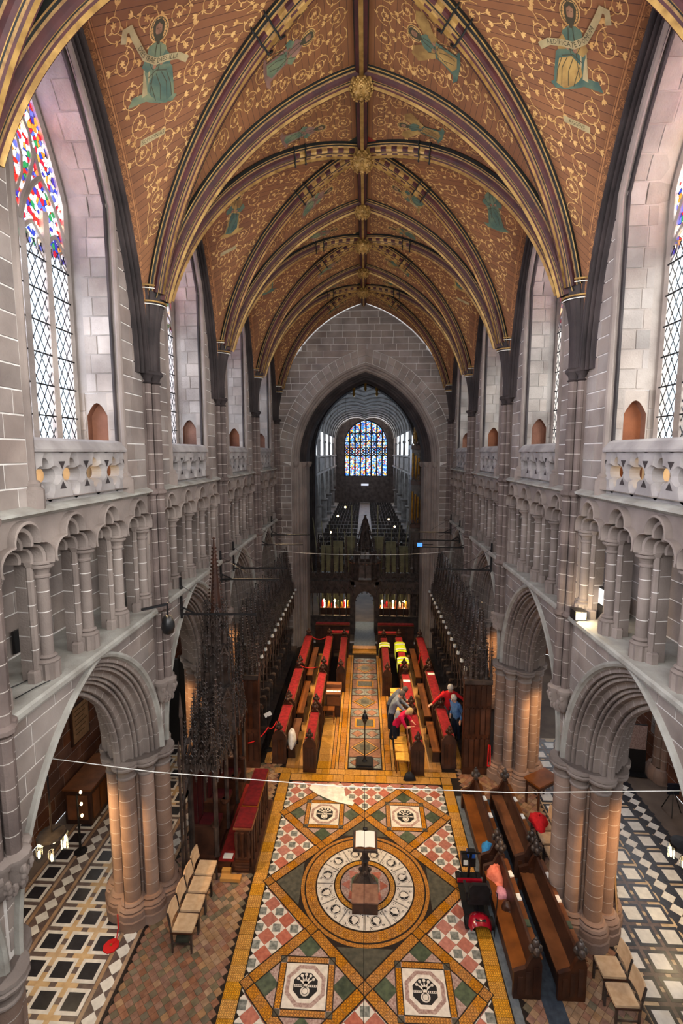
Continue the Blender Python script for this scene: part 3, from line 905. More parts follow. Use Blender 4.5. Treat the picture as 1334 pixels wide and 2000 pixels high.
# ---------------------------------------------------------------- clerestory windows
def window_meshes():
    o = WF + .78; x = -o; zb = 9.74
    fr = G(); N = 30
    # frame along the opening
    zs = [zb + (Z_OPEN - .02 - zb) * k / N for k in range(N + 1)]
    for s in (-1, 1): fr.tube([(x, s * max(0, jambhalf(z) - .06), z) for z in zs], .07, 6)
    lights = [-1.14 + .57 * k for k in range(5)]; zh = 12.55; hw = .285
    mul = []
    for m in lights[1:4]:
        g = G(); sec = [(-.07, -.03), (-.02, -.07), (.05, -.06), (.10, 0), (.05, .06), (-.02, .07), (-.07, .03)]
        top = 13.25 if m else 12.9
        g.prism(sec, lambda p: (x + p[0], m + p[1], zb), lambda p: (x + p[0], m + p[1], top)); mul.append(g)
    # tracery: cusped heads, sub arches, big mouchettes
    t = G(); hd = parch(hw, .46)
    for k in range(4):
        yc = lights[k] + hw
        t.tube([(x, yc + hd(u / 8)[0], zh + hd(u / 8)[1]) for u in range(17)], .036, 6)
        for s in (-1, 1): t.tube([(x, yc + s * hw * .95, zh - .02), (x, yc + s * .12, zh + .12), (x, yc + s * .10, zh + .25), (x, yc + s * .19, zh + .30)], .02, 5)
    sa = parch(.57, 1.15)
    for yc in (-.57, .57): t.tube([(x, yc + sa(u / 10)[0], zh + .05 + sa(u / 10)[1]) for u in range(21)], .045, 6)
    for s in (-1, 1):
        t.tube([(x, s * a, z) for a, z in ((.0, 12.95), (.10, 13.25), (.30, 13.62), (.42, 13.95), (.36, 14.25), (.12, 14.55), (0, 14.75))], .04, 6)
        t.tube([(x, s * a, z) for a, z in ((.57, 13.75), (.50, 13.95), (.44, 14.1))], .04, 6)
        t.tube([(x, s * a, z) for a, z in ((.0, 13.3), (.14, 13.6), (.16, 13.85), (.06, 14.1), (0, 14.3))], .03, 6)
    # stone web filling between tracery bars (leaves the stained lights open)
    cg = G(); sg = G(); cy = 0
    for k in range(4):
        a, b = lights[k], lights[k + 1]; yc = (a + b) / 2
        cg.add([(x + .01, a, zb), (x + .01, b, zb)] + [(x + .01, yc - hd(u / 6)[0], zh + hd(u / 6)[1]) for u in range(13)], [tuple(range(15))])
    rows = []
    for k in range(31):
        z = zh + .1 + (Z_OPEN - .05 - zh - .1) * k / 30; h = max(.01, jambhalf(z) - .03); rows.append([(x - .01, h * q, z) for q in (-1, -.5, 0, .5, 1)])
    sg.grid(rows)
    # leads
    ld = G(); s_, p_ = .19, .33
    for k in range(4):
        a, b = lights[k] + .04, lights[k + 1] - .04
        w = b - a
        n = 3; dz = w / n * 1.75
        for sgn in (1, -1):
            z = zb - w * 1.75
            while z < zh + .3:
                za, zc = (z, z + w * 1.75) if sgn > 0 else (z + w * 1.75, z)
                # clip to the light's height
                def cl(y0, z0, y1, z1):
                    lo, hi = zb, zh + .22
                    pts = []
                    for (ya, zz, yb, zy) in ((y0, z0, y1, z1), (y1, z1, y0, z0)):
                        if zz < lo: tt = (lo - zz) / (zy - zz); ya, zz = ya + (yb - ya) * tt, lo
                        if zz > hi: tt = (hi - zz) / (zy - zz); ya, zz = ya + (yb - ya) * tt, hi
                        pts.append((ya, zz))
                    return pts
                if max(za, zc) > zb and min(za, zc) < zh + .22:
                    (y0, z0), (y1, z1) = cl(a, za, b, zc)
                    ld.bar((x + .025, y0, z0), (x + .025, y1, z1), .009, .012)
                z += dz
    sb = []
    for k in range(4):
        for q in range(6):
            g = G(); z = zb + .42 + .47 * q; g.bar((x + .045, lights[k], z), (x + .045, lights[k + 1], z), .016, .022); sb.append(g)
    sill = G(); sill.box(x - .1, x + .14, -1.16, 1.16, zb - .05, zb + .02)
    return dict(frame=fr.mesh('window_frame', 'pale_stone', 40), mullion=[g.mesh('mullion', 'pale_stone', 40) for g in mul], tracery=t.mesh('tracery', 'pale_stone', 50),
                clear=cg.mesh('clear_glazing', 'clear_glass'), stained=sg.mesh('stained_glazing', 'stained_glass'), leads=ld.mesh('lead_lattice', 'lead_black'),
                bars=[g.mesh('saddle_bar', 'lead_black') for g in sb], sill=sill.mesh('window_sill', 'pale_stone'))


WM = window_meshes(); wn = 0
for side, s in (('left', 1), ('right', -1)):
    for k in range(NB):
        if k == 0: continue
        wn += 1
        w = root('window_%d' % wn, 'leaded clerestory window with stained tracery, %s wall, %s from the viewer' % (side, ('nearest', 'second', 'third', 'fourth')[k - 1]), 'window', (0, PY[k] + HB, 0), kind='structure')
        w.scale = (s, 1, 1)
        fr = link('window_frame', WM['frame'], w); link('window_sill', WM['sill'], w); link('tracery', WM['tracery'], w)
        link('clear_glazing', WM['clear'], w); link('stained_glazing', WM['stained'], w); stuff(link('lead_lattice', WM['leads'], w))
        for m in WM['mullion']: link('mullion', m, w)
        for m in WM['bars']: link('saddle_bar', m, w)

# ---------------------------------------------------------------- the painted vault
LD = sqrt(3.98 ** 2 + HB ** 2)
pT, pD = parch(3.98, 5.2), parch(LD, 5.2)


def cT(u):
    y, z = pT(u); return Vector((y, 0, Z_SPR + z))


def cD(u):
    y, z = pD(u); f = -y / LD; return Vector((-3.98 * f, HB * (1 - f), Z_SPR + z))


def cW(u):
    y, z = WR(u); return Vector((-4.0, HB + y, Z_SPR + z))


S_LAT = lambda t, s: cD(t).lerp(cW(t), s)
S_LON = lambda t, s: cT(t).lerp(cD(t), s)


def snorm(S, t, s):
    e = .004; a = S(min(1, t + e), s) - S(max(0, t - e), s); b = S(t, min(1, s + e)) - S(t, max(0, s - e))
    n = a.cross(b)
    if n.length < 1e-9: return Vector((0, 0, -1))
    n.normalize()
    return n if n.z < 0 else -n


class Web:
    """metric chart of a vault cell: p across from the line s = mid, q along it from the springing"""

    def __init__(s, S, mid):
        s.S = S; s.mid = mid; s.q = [0.]; n = 120
        for k in range(n): s.q.append(s.q[-1] + (S((k + 1) / n, mid) - S(k / n, mid)).length)
        s.n = n; s.L = s.q[-1]

    def t(s, q):
        if q <= 0: return 0
        for k in range(s.n):
            if s.q[k + 1] >= q: return (k + (q - s.q[k]) / (s.q[k + 1] - s.q[k])) / s.n
        return 1

    def w(s, q):
        t = s.t(q); return (s.S(t, 1) - s.S(t, 0)).length

    def P(s, p, q, off=.006):
        t = s.t(q); w = max(.05, (s.S(t, 1) - s.S(t, 0)).length); v = min(1, max(0, s.mid + p / w))
        return s.S(t, v) + snorm(s.S, t, v) * off


WLAT, WLON = Web(S_LAT, .66), Web(S_LON, .6)


def web_mesh(S, name):
    g = G(); g.uv = []; nt_, ns = 28, 6
    rows = []; L = 0; prev = None
    for i in range(nt_ + 1):
        t = .18 + .82 * i / nt_; c = S(t, .5)
        if prev: L += (c - prev).length
        prev = c; w = (S(t, 1) - S(t, 0)).length
        rows.append([S(t, j / ns) for j in range(ns + 1)]); g.uv += [(w * (j / ns - .5), L) for j in range(ns + 1)]
    g.grid(rows)
    return g.mesh(name, 'vault_boards', 60)


def ribbon(g, web, pts, w, mi=0, off=.006):
    """flat painted stroke through chart points"""
    rows = []
    n = len(pts)
    for i, (p, q) in enumerate(pts):
        a = pts[max(0, i - 1)]; b = pts[min(n - 1, i + 1)]; dx, dy = b[0] - a[0], b[1] - a[1]; l = sqrt(dx * dx + dy * dy) or 1
        k = w / 2 * (1 if not isinstance(w, tuple) else 1)
        rows.append([web.P(p - dy / l * k, q + dx / l * k, off), web.P(p + dy / l * k, q - dx / l * k, off)])
    g.grid(rows, mi)


def blob(g, web, poly, mi, off):
    c = (sum(p[0] for p in poly) / len(poly), sum(p[1] for p in poly) / len(poly))
    vs = [web.P(*c, off)] + [web.P(p, q, off) for p, q in poly]; n = len(poly)
    # two rings so that the patch follows the curved boards
    mid = [web.P((p + c[0]) / 2, (q + c[1]) / 2, off) for p, q in poly]
    g.add(vs[:1] + mid + vs[1:], [(0, 1 + i, 1 + (i + 1) % n) for i in range(n)] + [(1 + i, 1 + n + i, 1 + n + (i + 1) % n, 1 + (i + 1) % n) for i in range(n)], mi)


def leaf(g, web, p, q, a, l, mi=0):
    pts = [(0, 0), (.35, .2), (.7, .17), (1, 0), (.7, -.17), (.35, -.2)]
    blob(g, web, [(p + l * (x * cos(a) - y * sin(a)), q + l * (x * sin(a) + y * cos(a))) for x, y in pts], mi, .007)


def spiral(g, web, p, q, a0, r0, turns, sgn, mi=0):
    pts = []; n = int(18 * turns)
    for i in range(n + 1):
        f = i / n; r = r0 * (1 - .88 * f); a = a0 + sgn * 2 * pi * turns * f
        pts.append((p + r * cos(a), q + r * sin(a)))
    ribbon(g, web, pts, .011, mi)
    for k in (.15, .38, .6, .8):
        i = int(k * n); x, y = pts[i]; a = a0 + sgn * 2 * pi * turns * k
        leaf(g, web, x, y, a + sgn * .9, r0 * .34, mi); leaf(g, web, x, y, a + sgn * 2.1, r0 * .26, mi)
    x, y = pts[-1]
    for k in range(6): leaf(g, web, x, y, k * pi / 3 + .3, r0 * .26, mi)


def inside(web, p, q, m):
    if q <= .3 or q >= web.L - m: return False
    w = web.w(q); return web.mid * w + p > m and (1 - web.mid) * w - p > m


def ornament(web, qmin, seed, sp):
    g = G(); r = random.Random(seed)
    qs = [qmin + (web.L - .12 - qmin) * k / 40 for k in range(41)]
    for e, w in ((.17, .02), (.205, .008)):       # border lines along both ribs
        for side in (0, 1):
            pts = []
            for q in qs:
                wd = web.w(q); pp = e - web.mid * wd if side == 0 else (1 - web.mid) * wd - e
                if wd > 2 * e + .05: pts.append((pp, q))
            if len(pts) > 2: ribbon(g, web, pts, w, 1)
    q = qmin - .5
    while q < web.L - .15:                        # rosettes and curls in the borders
        wd = web.w(q)
        if wd > .26:
            for pp, sg in ((.09 - web.mid * wd, 1), ((1 - web.mid) * wd - .09, -1)):
                ribbon(g, web, [(pp + .045 * cos(k * pi / 5), q + .045 * sin(k * pi / 5)) for k in range(11)], .009, 1)
                for k in range(5): leaf(g, web, pp, q, k * 2 * pi / 5, .035, 1)
                ribbon(g, web, [(pp + sg * .04 * sin(k * .9), q + .06 + .028 * k) for k in range(6)], .008, 1)
                leaf(g, web, pp, q + .14, pi / 2 + sg * .6, .06, 1)
        q += .25
    q = qmin + .15
    while q < web.L - .2:                         # scrolling foliage over the field
        wd = web.w(q); lo, hi = -web.mid * wd + .26, (1 - web.mid) * wd - .26
        n = max(0, int((hi - lo) / sp))
        for k in range(n):
            p = lo + (hi - lo) * (k + .5) / n
            if inside(web, p, q, .28): spiral(g, web, p, q, r.uniform(0, 6.28), min(.19, sp * .46), r.uniform(1.3, 1.9), r.choice((-1, 1)))
            for _ in range(2):
                a = r.uniform(0, 6.28); x, y = p + sp * .5 * cos(a), q + sp * .5 * sin(a)
                if inside(web, x, y, .26):
                    for d in (-.6, 0, .6): leaf(g, web, x, y, a + d, .08)
                    ribbon(g, web, [(p + .15 * cos(a), q + .15 * sin(a)), ((p + x) / 2 + .03, (q + y) / 2), (x, y)], .009)
        q += sp * .92
    # central stem
    ribbon(g, web, [(0.02 * sin(k), qmin - .05 + k * .05) for k in range(14)], .012)
    return g


FONTC = {}


def glyphs(txt, size):
    """outline of a line of lettering as 2-D verts and faces, centred"""
    if txt not in FONTC:
        cu = bpy.data.curves.new('txt', 'FONT'); cu.body = txt; cu.align_x = 'CENTER'; cu.align_y = 'CENTER'; cu.resolution_u = 1; cu.size = 1
        o = bpy.data.objects.new('txt', cu); COL.objects.link(o)
        dg = bpy.context.evaluated_depsgraph_get(); me = bpy.data.meshes.new_from_object(o.evaluated_get(dg))
        FONTC[txt] = ([(v.co.x, v.co.y) for v in me.vertices], [tuple(p.vertices) for p in me.polygons])
        bpy.data.objects.remove(o); bpy.data.curves.remove(cu); bpy.data.meshes.remove(me)
    v, f = FONTC[txt]
    return [(x * size, y * size) for x, y in v], f


def letters(g, web, txt, size, path, mi, off=.016, neg=1):
    """lettering along a chart path (list of points), centred"""
    L = [0]
    for a, b in zip(path, path[1:]): L.append(L[-1] + sqrt((b[0] - a[0]) ** 2 + (b[1] - a[1]) ** 2))
    v, f = glyphs(txt, size)
    if not v: return
    wid = max(x for x, _ in v) - min(x for x, _ in v); k = min(1, .94 * L[-1] / wid)

    def at(s, h):
        s = min(max(s, 0), L[-1])
        for i in range(len(L) - 1):
            if L[i + 1] >= s or i == len(L) - 2:
                a, b = path[i], path[i + 1]; u = (s - L[i]) / ((L[i + 1] - L[i]) or 1); dx, dy = (b[0] - a[0]) / ((L[i + 1] - L[i]) or 1), (b[1] - a[1]) / ((L[i + 1] - L[i]) or 1)
                return a[0] + (b[0] - a[0]) * u - dy * h, a[1] + (b[1] - a[1]) * u + dx * h
    g.add([web.P(*at(L[-1] / 2 + x * k, y * neg), off) for x, y in v], f, mi)


# painted figures: slots gilt_line, skin, robe a, robe b, fold, scroll, letters
FIG_M = ['gilt_line', 'skin_paint', 'robe_green', 'robe_teal', 'fold_line', 'scroll_paint', 'gold']


def figure(web, p0, q0, h, flip=1, txt='', plate='', wings=False, stand=False, rot=0., mir=False):
    g = G()

    def T(pts):
        return [(p0 + h * (flip * x * cos(rot) - y * sin(rot)), q0 + h * (flip * x * sin(rot) + y * cos(rot))) for x, y in pts]
    circ = lambda x, y, r, n=14: [(x + r * cos(2 * pi * k / n), y + r * 1.1 * sin(2 * pi * k / n)) for k in range(n)]
    if not stand:
        blob(g, web, T([(-.42, .10), (-.30, .17), (-.2, .13), (-.05, .06), (.12, .0), (.30, -.03), (.36, .03), (.2, .1), (.0, .14), (-.2, .2), (-.35, .2)]), 2, .008)      # cloud
        blob(g, web, T([(-.19, .60), (-.10, .60), (-.10, .18), (-.20, .16)]), 5, .008)                                                                                   # throne
        robe = [(-.16, .60), (-.13, .70), (0, .74), (.12, .66), (.15, .50), (.24, .40), (.28, .22), (.31, .05), (.20, -.02), (.06, .02), (-.04, .10), (-.12, .18), (-.15, .36), (-.20, .48)]
    else:
        blob(g, web, T([(-.30, .02), (-.1, .06), (.2, .06), (.32, .0), (.1, -.06), (-.2, -.05)]), 2, .008)
        robe = [(-.13, .66), (-.05, .74), (.05, .74), (.13, .66), (.13, .45), (.16, .2), (.19, .02), (.05, -.01), (-.1, .0), (-.17, .04), (-.13, .3), (-.14, .5)]
    if wings:
        for s in (-1, 1): blob(g, web, T([(s * .08, .68), (s * .22, .86), (s * .38, .88), (s * .44, .74), (s * .34, .62), (s * .22, .52), (s * .1, .52)]), 3, .008)
    blob(g, web, T(robe), 2, .010)
    blob(g, web, T([(-.10, .32), (.02, .40), (.20, .34), (.25, .18), (.28, .04), (.16, .0), (.04, .06), (-.06, .14), (-.12, .22)] if not stand else [(-.10, .40), (.08, .46), (.12, .2), (.16, .03), (0, .0), (-.12, .08)]), 3, .012)
    fl = [[(-.02, .70), (-.04, .5), (-.06, .3), (-.08, .18)], [(.04, .70), (.05, .52), (.02, .40)], [(.0, .38), (.08, .22), (.10, .05)], [(.08, .38), (.17, .24), (.20, .03)], [(.16, .36), (.24, .2), (.27, .05)], [(-.12, .36), (0, .42), (.16, .38)], [(-.08, .30), (-.02, .16), (.02, .06)], [(-.14, .58), (-.06, .44), (.10, .5)]]
    for f in fl: ribbon(g, web, T(f), .010, 4, .014)
    blob(g, web, T([(-.16, .60), (-.22, .50), (-.14, .42), (-.02, .46), (-.02, .52), (-.10, .52)]), 3, .013)                                                             # sleeve
    blob(g, web, T([(.12, .62), (.22, .52), (.20, .44), (.10, .46), (.04, .52), (.08, .56)]), 3, .013)
    blob(g, web, T(circ(-.03, .47, .028, 8)), 1, .015); blob(g, web, T(circ(.07, .49, .028, 8)), 1, .015)                                                                   # hands
    blob(g, web, T(circ(0, .86, .135, 20)), 0, .009)                                                                                                                     # halo
    ribbon(g, web, T(circ(0, .86, .112, 20) + [circ(0, .86, .112, 20)[0]]), .010, 4, .0105)
    for k in range(20):
        a = 2 * pi * k / 20; ribbon(g, web, T([(.085 * cos(a), .86 + .09 * sin(a)), (.125 * cos(a), .86 + .135 * sin(a))]), .006, 4, .0105)
    blob(g, web, T([(-.075, .82), (-.085, .90), (-.05, .96), (.03, .97), (.075, .92), (.075, .84), (.05, .74), (-.04, .74)]), 4, .0115)                                      # hair
    blob(g, web, T([(-.045, .83), (-.045, .90), (0, .93), (.045, .90), (.045, .83), (0, .77)]), 1, .013)                                                                    # face
    blob(g, web, T([(-.04, .81), (.04, .81), (.02, .70), (-.02, .70)]), 4, .014)                                                                                            # beard
    for x in (-.02, .02): ribbon(g, web, T([(x - .008, .872), (x + .008, .872)]), .006, 4, .0145)
    if txt:
        ban = [(-.46, .92), (-.36, .86), (-.28, .74), (-.18, .60), (-.02, .52), (.16, .52), (.32, .50), (.46, .42)]
        ban = [(-.50, .80), (-.48, .92), (-.40, .94)] + ban[1:]
        ribbon(g, web, T(ban), .085 * h / 1.05, 5, .0155)
        path = T(ban[3:])
        letters(g, web, txt, .085, path[::-1] if flip < 0 and not mir else path, 4, .018, -1 if mir else 1)
    if plate:
        pl = T([(-.20, -.34), (.22, -.34), (.22, -.42), (-.20, -.42)]); blob(g, web, pl, 5, .010)
        ln = T([(-.19, -.38), (.21, -.38)]); letters(g, web, plate, .075, ln[::-1] if flip < 0 and not mir else ln, 4, .013, -1 if mir else 1)
    return g


def rib_mesh(curve, name, w=.17, d=.24, t0=.20, gold_end=0., full=False):
    """painted rib: coloured strips of a moulded profile swept along a curve below the boards"""
    prof = [(-1.15, -.1, 0), (-1.15, .14, 1), (-1.07, .18, 0), (-.84, .22, 3), (-.74, .30, 2), (-.66, .50, 2), (-.48, .62, 1), (-.43, .63, 0), (-.34, .66, 3), (-.22, .72, 2), (-.11, .80, 1), (-.05, 1.0, 2), (.05, 1.0, 1), (.11, .80, 2), (.22, .72, 3), (.34, .66, 0), (.43, .63, 1), (.48, .62, 2), (.66, .50, 2), (.74, .30, 3), (.84, .22, 0), (1.07, .18, 1), (1.15, .14, 0), (1.15, -.1, 0)]
    n = 44; us = [t0 + (1 - t0) * k / n for k in range(n + 1)]
    if full: us = us + [2 - u for u in us[::-1]][1:]
    P = [curve(u) for u in us]
    g = G(); rows = []
    for i, p in enumerate(P):
        t = (P[min(i + 1, len(P) - 1)] - P[max(0, i - 1)]).normalized()
        side = t.cross(Vector((0, 0, 1)))
        if side.length < .05: side = Vector((0, 1, 0))
        side.normalize(); dn = side.cross(t).normalized()
        if dn.z > 0: dn = -dn
        rows.append([p + side * (a * w) + dn * (b * d) for a, b, _ in prof])
    ne = len(P)

    def mi(i, j):
        m = prof[j][2]
        if m in (3,) and (i % 2): return 1 if gold_end and us[i] > 1 - gold_end else 3
        if gold_end and us[min(i, ne - 1)] > 1 - gold_end and m == 2 and i % 2 == 0: return 1
        return m
    g.grid(rows, mi)
    if gold_end:                  # collars near the boss
        for u in (1 - gold_end, 1 - gold_end * .82):
            k = min(range(len(us)), key=lambda i: abs(us[i] - u)); r = rows[k]; c = P[k]
            g.tube([Vector(q) + (Vector(q) - c) * .12 for q in r], .016, 5, 0)
    return g.mesh(name, ['rib_green', 'gold', 'rib_maroon', 'rib_tan'], 25)


def boss_mesh(r, seed):
    g = G(); rr = random.Random(seed)
    g.lathe([(r * .35, .1), (r * .75, .02), (r * .95, -r * .3), (r * .9, -r * .75), (r * .6, -r * 1.1), (r * .2, -r * 1.25)], n=14)
    for lay, (q, z, m, l) in enumerate(((.98, -.15, 10, .42), (1.02, -.5, 10, .40), (.86, -.9, 8, .36), (.5, -1.2, 6, .28))):
        for k in range(m):
            a = 2 * pi * (k + .5 * (lay % 2)) / m
            for da, s in ((0, 1.), (.16, .6), (-.16, .6)):
                c = (q * r * cos(a + da), q * r * sin(a + da), z * r - (0 if da == 0 else .03)); g.ball(c, l * r * .42 * s, 6, 4, sx=1.1, sy=1.1, sz=.9)
    g.ball((0, 0, -r * 1.3), r * .22, 8, 5)
    for k in range(4):
        a = k * pi / 2 + pi / 4
        g.tube([(r * .5 * cos(a), r * .5 * sin(a), .0), (r * 1.1 * cos(a), r * 1.1 * sin(a), -.02)], r * .16, 6)
    return g.mesh('boss', 'gold', 60)


ceiling = root('ceiling', 'ribbed vault of painted brown boards with gilt scrollwork, saints and gold bosses', 'ceiling', kind='structure')
m_lat, m_lon = web_mesh(S_LAT, 'vault_web'), web_mesh(S_LON, 'vault_web')
o_lat = ornament(WLAT, 2.3, 3, .44).mesh('gilt_scrollwork', ['gilt_line', 'gilt_dim'])
o_lon = ornament(WLON, 3.2, 5, .38).mesh('gilt_scrollwork', ['gilt_line', 'gilt_dim'])
QF_ = WLAT.q[int(.71 * 120)]; QL_ = WLON.q[int(.76 * 120)]
robes = [('robe_green', 'robe_teal'), ('robe_gold', 'robe_teal'), ('robe_rose', 'robe_green'), ('robe_teal', 'robe_gold')]


def fig_mesh(kind, rb, **kw):
    web, p, q = (WLAT, -.02, QF_) if kind == 'lat' else (WLON, .0, QL_)
    ms = list(FIG_M); ms[2], ms[3] = robes[rb]
    return figure(web, p, q, 1.08 if kind == 'lat' else .95, **kw).mesh('painted_saint', ms)


fm = {('L', 1, 1): fig_mesh('lat', 0, flip=-1, mir=True, txt='DIES IRAE DIES ILLA', plate='SOPHONIAS'), ('R', 1, 1): fig_mesh('lat', 3, flip=-1, txt='AEDIFICATE DOMUM', plate='AGGEVS'),
      'lat0': fig_mesh('lat', 1, stand=True, plate=' '), 'lat1': fig_mesh('lat', 3, stand=True, wings=True), 'lat2': fig_mesh('lat', 0, stand=True),
      'lon0': fig_mesh('lon', 1), 'lon1': fig_mesh('lon', 2, flip=-1), 'lon2': fig_mesh('lon', 3, wings=True, stand=True), 'lon3': fig_mesh('lon', 2, stand=True)}
# the viewer sees mirrored quarters; lettering meshes are un-mirrored by flip where needed
r_T = rib_mesh(cT, 'transverse_rib', full=False); r_D = rib_mesh(cD, 'diagonal_rib', gold_end=.24)
tri_g = G(); blob(tri_g, WLON, [(0.35, WLON.L - .02), (.85, WLON.L - .02), (.85, WLON.L - .55)], 0, .012)
gem_r, gem_g = tri_g.mesh('painted_gusset', 'vault_red'), tri_g.mesh('painted_gusset', 'vault_green')
b_big, b_small = boss_mesh(.24, 1), boss_mesh(.19, 2)
rg = G()
rsec = [(-.13, 0), (-.10, -.10), (-.04, -.13), (-.035, -.17), (.035, -.17), (.04, -.13), (.10, -.10), (.13, 0)]
rg.grid([[(x, y, 16.25 + z) for x, z in rsec] for y in [k * B / 16 for k in range(17)]], lambda i, j: 1 if j == 3 else (2 if j in (1, 5) else 0))
ridge = rg.mesh('ridge_rib', ['rib_green', 'gold', 'rib_maroon'])
for k in range(NB):
    link('ridge_rib', ridge, ceiling, (0, PY[k], 0))
    link('boss', b_big, ceiling, (0, PY[k] + HB, 16.10))
    if k: link('boss', b_small, ceiling, (0, PY[k], 16.05))
    for sx in (1, -1):
        link('transverse_rib', r_T, ceiling, (0, PY[k], 0)).scale = (sx, 1, 1)
        for sy in (1, -1):
            y = PY[k] + (0 if sy > 0 else B); sc_ = (sx, sy, 1)
            a = link('vault_web', m_lat, ceiling, (0, y, 0)); a.scale = sc_
            b = link('vault_web', m_lon, ceiling, (0, y, 0)); b.scale = sc_
            stuff(link('gilt_scrollwork', o_lat, a)); stuff(link('gilt_scrollwork', o_lon, b))
            link('diagonal_rib', r_D, ceiling, (0, y, 0)).scale = sc_
            if k >= 1:
                key = ('L' if sx > 0 else 'R', k, 1 if sy < 0 else 0)
                link('painted_saint', fm.get(key) or fm['lat%d' % ((k + (sx > 0) + (sy > 0)) % 3)], a)
                link('painted_saint', fm['lon%d' % ((k * 2 + (sx > 0) + 2 * (sy > 0)) % 4)], b)
            link('painted_gusset', gem_r if sx < 0 else gem_g, b)

# ---------------------------------------------------------------- west end of the choir: wall with the crossing arch
R2 = random.Random(5)
ww = root('wall_west', 'stone end wall with the great moulded arch to the crossing', 'wall', kind='structure')
AX = .10                                     # axis of the arch
ARW = parch(3.45, 4.5); AZ = 9.15            # outer order, springing
ZTOP = 17.2


def wface(a, z, d): return (a, WEND + .012 - d, z)


gw = G(); us = [k / 24 for k in range(49)]
low = [ARW(u, .0) for u in us]
gw.grid([[(AX + y, WEND + .012, AZ + z) for y, z in low], [(AX + y, WEND + .012, ZTOP) for y, z in low]])
for a, b in ((-4.3, AX - 3.45), (AX + 3.45, 4.3)): gw.add([(a, WEND + .012, 0), (b, WEND + .012, 0), (b, WEND + .012, ZTOP), (a, WEND + .012, ZTOP)], [(0, 1, 2, 3)])
gw.build('wall_core', 'mortar', ww)


def wb(z):
    if z < AZ: return [(-4.1, AX - 3.45), (AX + 3.45, 4.1)]
    h = ARW.half(z - AZ, -.62); e = 4.1 if z < 12.4 else max(0.05, pT.half(z - Z_SPR) - .05)
    if h < .03: return [(-e, e)]
    return [(-e, AX - h), (AX + h, e)] if AX - h > -e else []


masonry(ww, courses(0, 16.2, .29, .55, wb, R2), wface, .012, 'sandstone', True)
# ring of voussoirs
st, fl = joints(19, .002)
for half in (0, 1):
    for rr0, rr1, mt in ((-.60, -.30, 'sandstone'), (-.29, -.02, 'sandstone')):
        for i in range(0, len(st) - 1, 2):
            ua, ub = st[i], st[i + 1]
            if half: ua, ub = 2 - ub, 2 - ua
            poly = []
            for u, r in ((ua, rr0), (ub, rr0), (ub, rr1), (ua, rr1)):
                y, z = ARW(u, r); poly.append((AX + y, AZ + z))
            stone_geo(poly, wface, .03).build('voussoir', mt, ww)
# moulded orders receding through the wall, and their responds
prof = [(0, 0)] + rolls((.0, .02), (.42, .30), 3, .04) + [(.5, .33)] + rolls((.52, .36), (.95, .62), 3, .04) + [(1.05, .66), (1.7, .66)]
go = G(); us = [k / 30 for k in range(61)]
go.grid([[(AX + ARW(u, r)[0], WEND + d, AZ + ARW(u, r)[1]) for d, r in prof] for u in us], lambda i, j: 1 if j > 17 else 0)
go.build('crossing_arch', ['sandstone_plain', 'stone_dark'], ww, 40)
for s in (-1, 1):
    gr = G()
    gr.grid([[(AX + s * (3.45 - r), WEND + d, z) for d, r in prof] for z in (0, 2.2, 4.4, 6.6, 8.8, AZ)])
    gr.build('respond', 'sandstone_plain', ww, 40)
    gr = G()
    for d, r in ((.2, .16), (.72, .48), (1.3, .66)): gr.lathe([(.10, 8.9), (.16, 9.0), (.18, 9.06), (.18, 9.14)], (AX + s * (3.45 - r), WEND + d), 10)
    gr.build('respond_capital', 'sandstone_plain', ww, 40)
# second, darker arch on the far side of the crossing
wc_ = root('wall_crossing', 'dark moulded arch between the crossing and the nave', 'wall', kind='structure')
YC = 33.0; AR3 = parch(3.9, 5.0); AZ3 = 9.6
g3 = G(); low = [AR3(u) for u in us]
g3.grid([[(AX + y, YC, AZ3 + z) for y, z in low], [(AX + y, YC, 19) for y, z in low]])
for a, b in ((-9, AX - 3.9), (AX + 3.9, 9)): g3.add([(a, YC, 0), (b, YC, 0), (b, YC, 19), (a, YC, 19)], [(0, 1, 2, 3)])
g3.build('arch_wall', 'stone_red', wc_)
g4 = G(); p3 = [(0, 0)] + rolls((.0, .02), (.9, .5), 5, .05) + [(1.2, .55)]
g4.grid([[(AX + AR3(u, r)[0], YC + d, AZ3 + AR3(u, r)[1]) for d, r in p3] for u in us])
for s in (-1, 1): g4.grid([[(AX + s * (3.9 - r), YC + d, z) for d, r in p3] for z in (0, 5, AZ3)])
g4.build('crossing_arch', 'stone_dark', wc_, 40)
# crossing ceiling and transept ends keep the crossing dim
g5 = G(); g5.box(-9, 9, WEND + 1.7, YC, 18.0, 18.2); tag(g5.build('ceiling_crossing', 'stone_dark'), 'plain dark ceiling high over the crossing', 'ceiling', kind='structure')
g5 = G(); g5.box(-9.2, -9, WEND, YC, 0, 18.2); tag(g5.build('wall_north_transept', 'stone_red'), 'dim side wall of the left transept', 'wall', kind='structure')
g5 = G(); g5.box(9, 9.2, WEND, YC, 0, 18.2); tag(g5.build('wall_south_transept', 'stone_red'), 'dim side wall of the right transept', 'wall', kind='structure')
g5 = G(); g5.box(-9, -4.3, WEND + .02, WEND + 1.0, 0, 18); g5.box(4.3, 9, WEND + .02, WEND + 1.0, 0, 18); tag(g5.build('wall_transept_east', 'stone_red'), 'wall closing the transepts behind the choir aisles', 'wall', kind='structure')

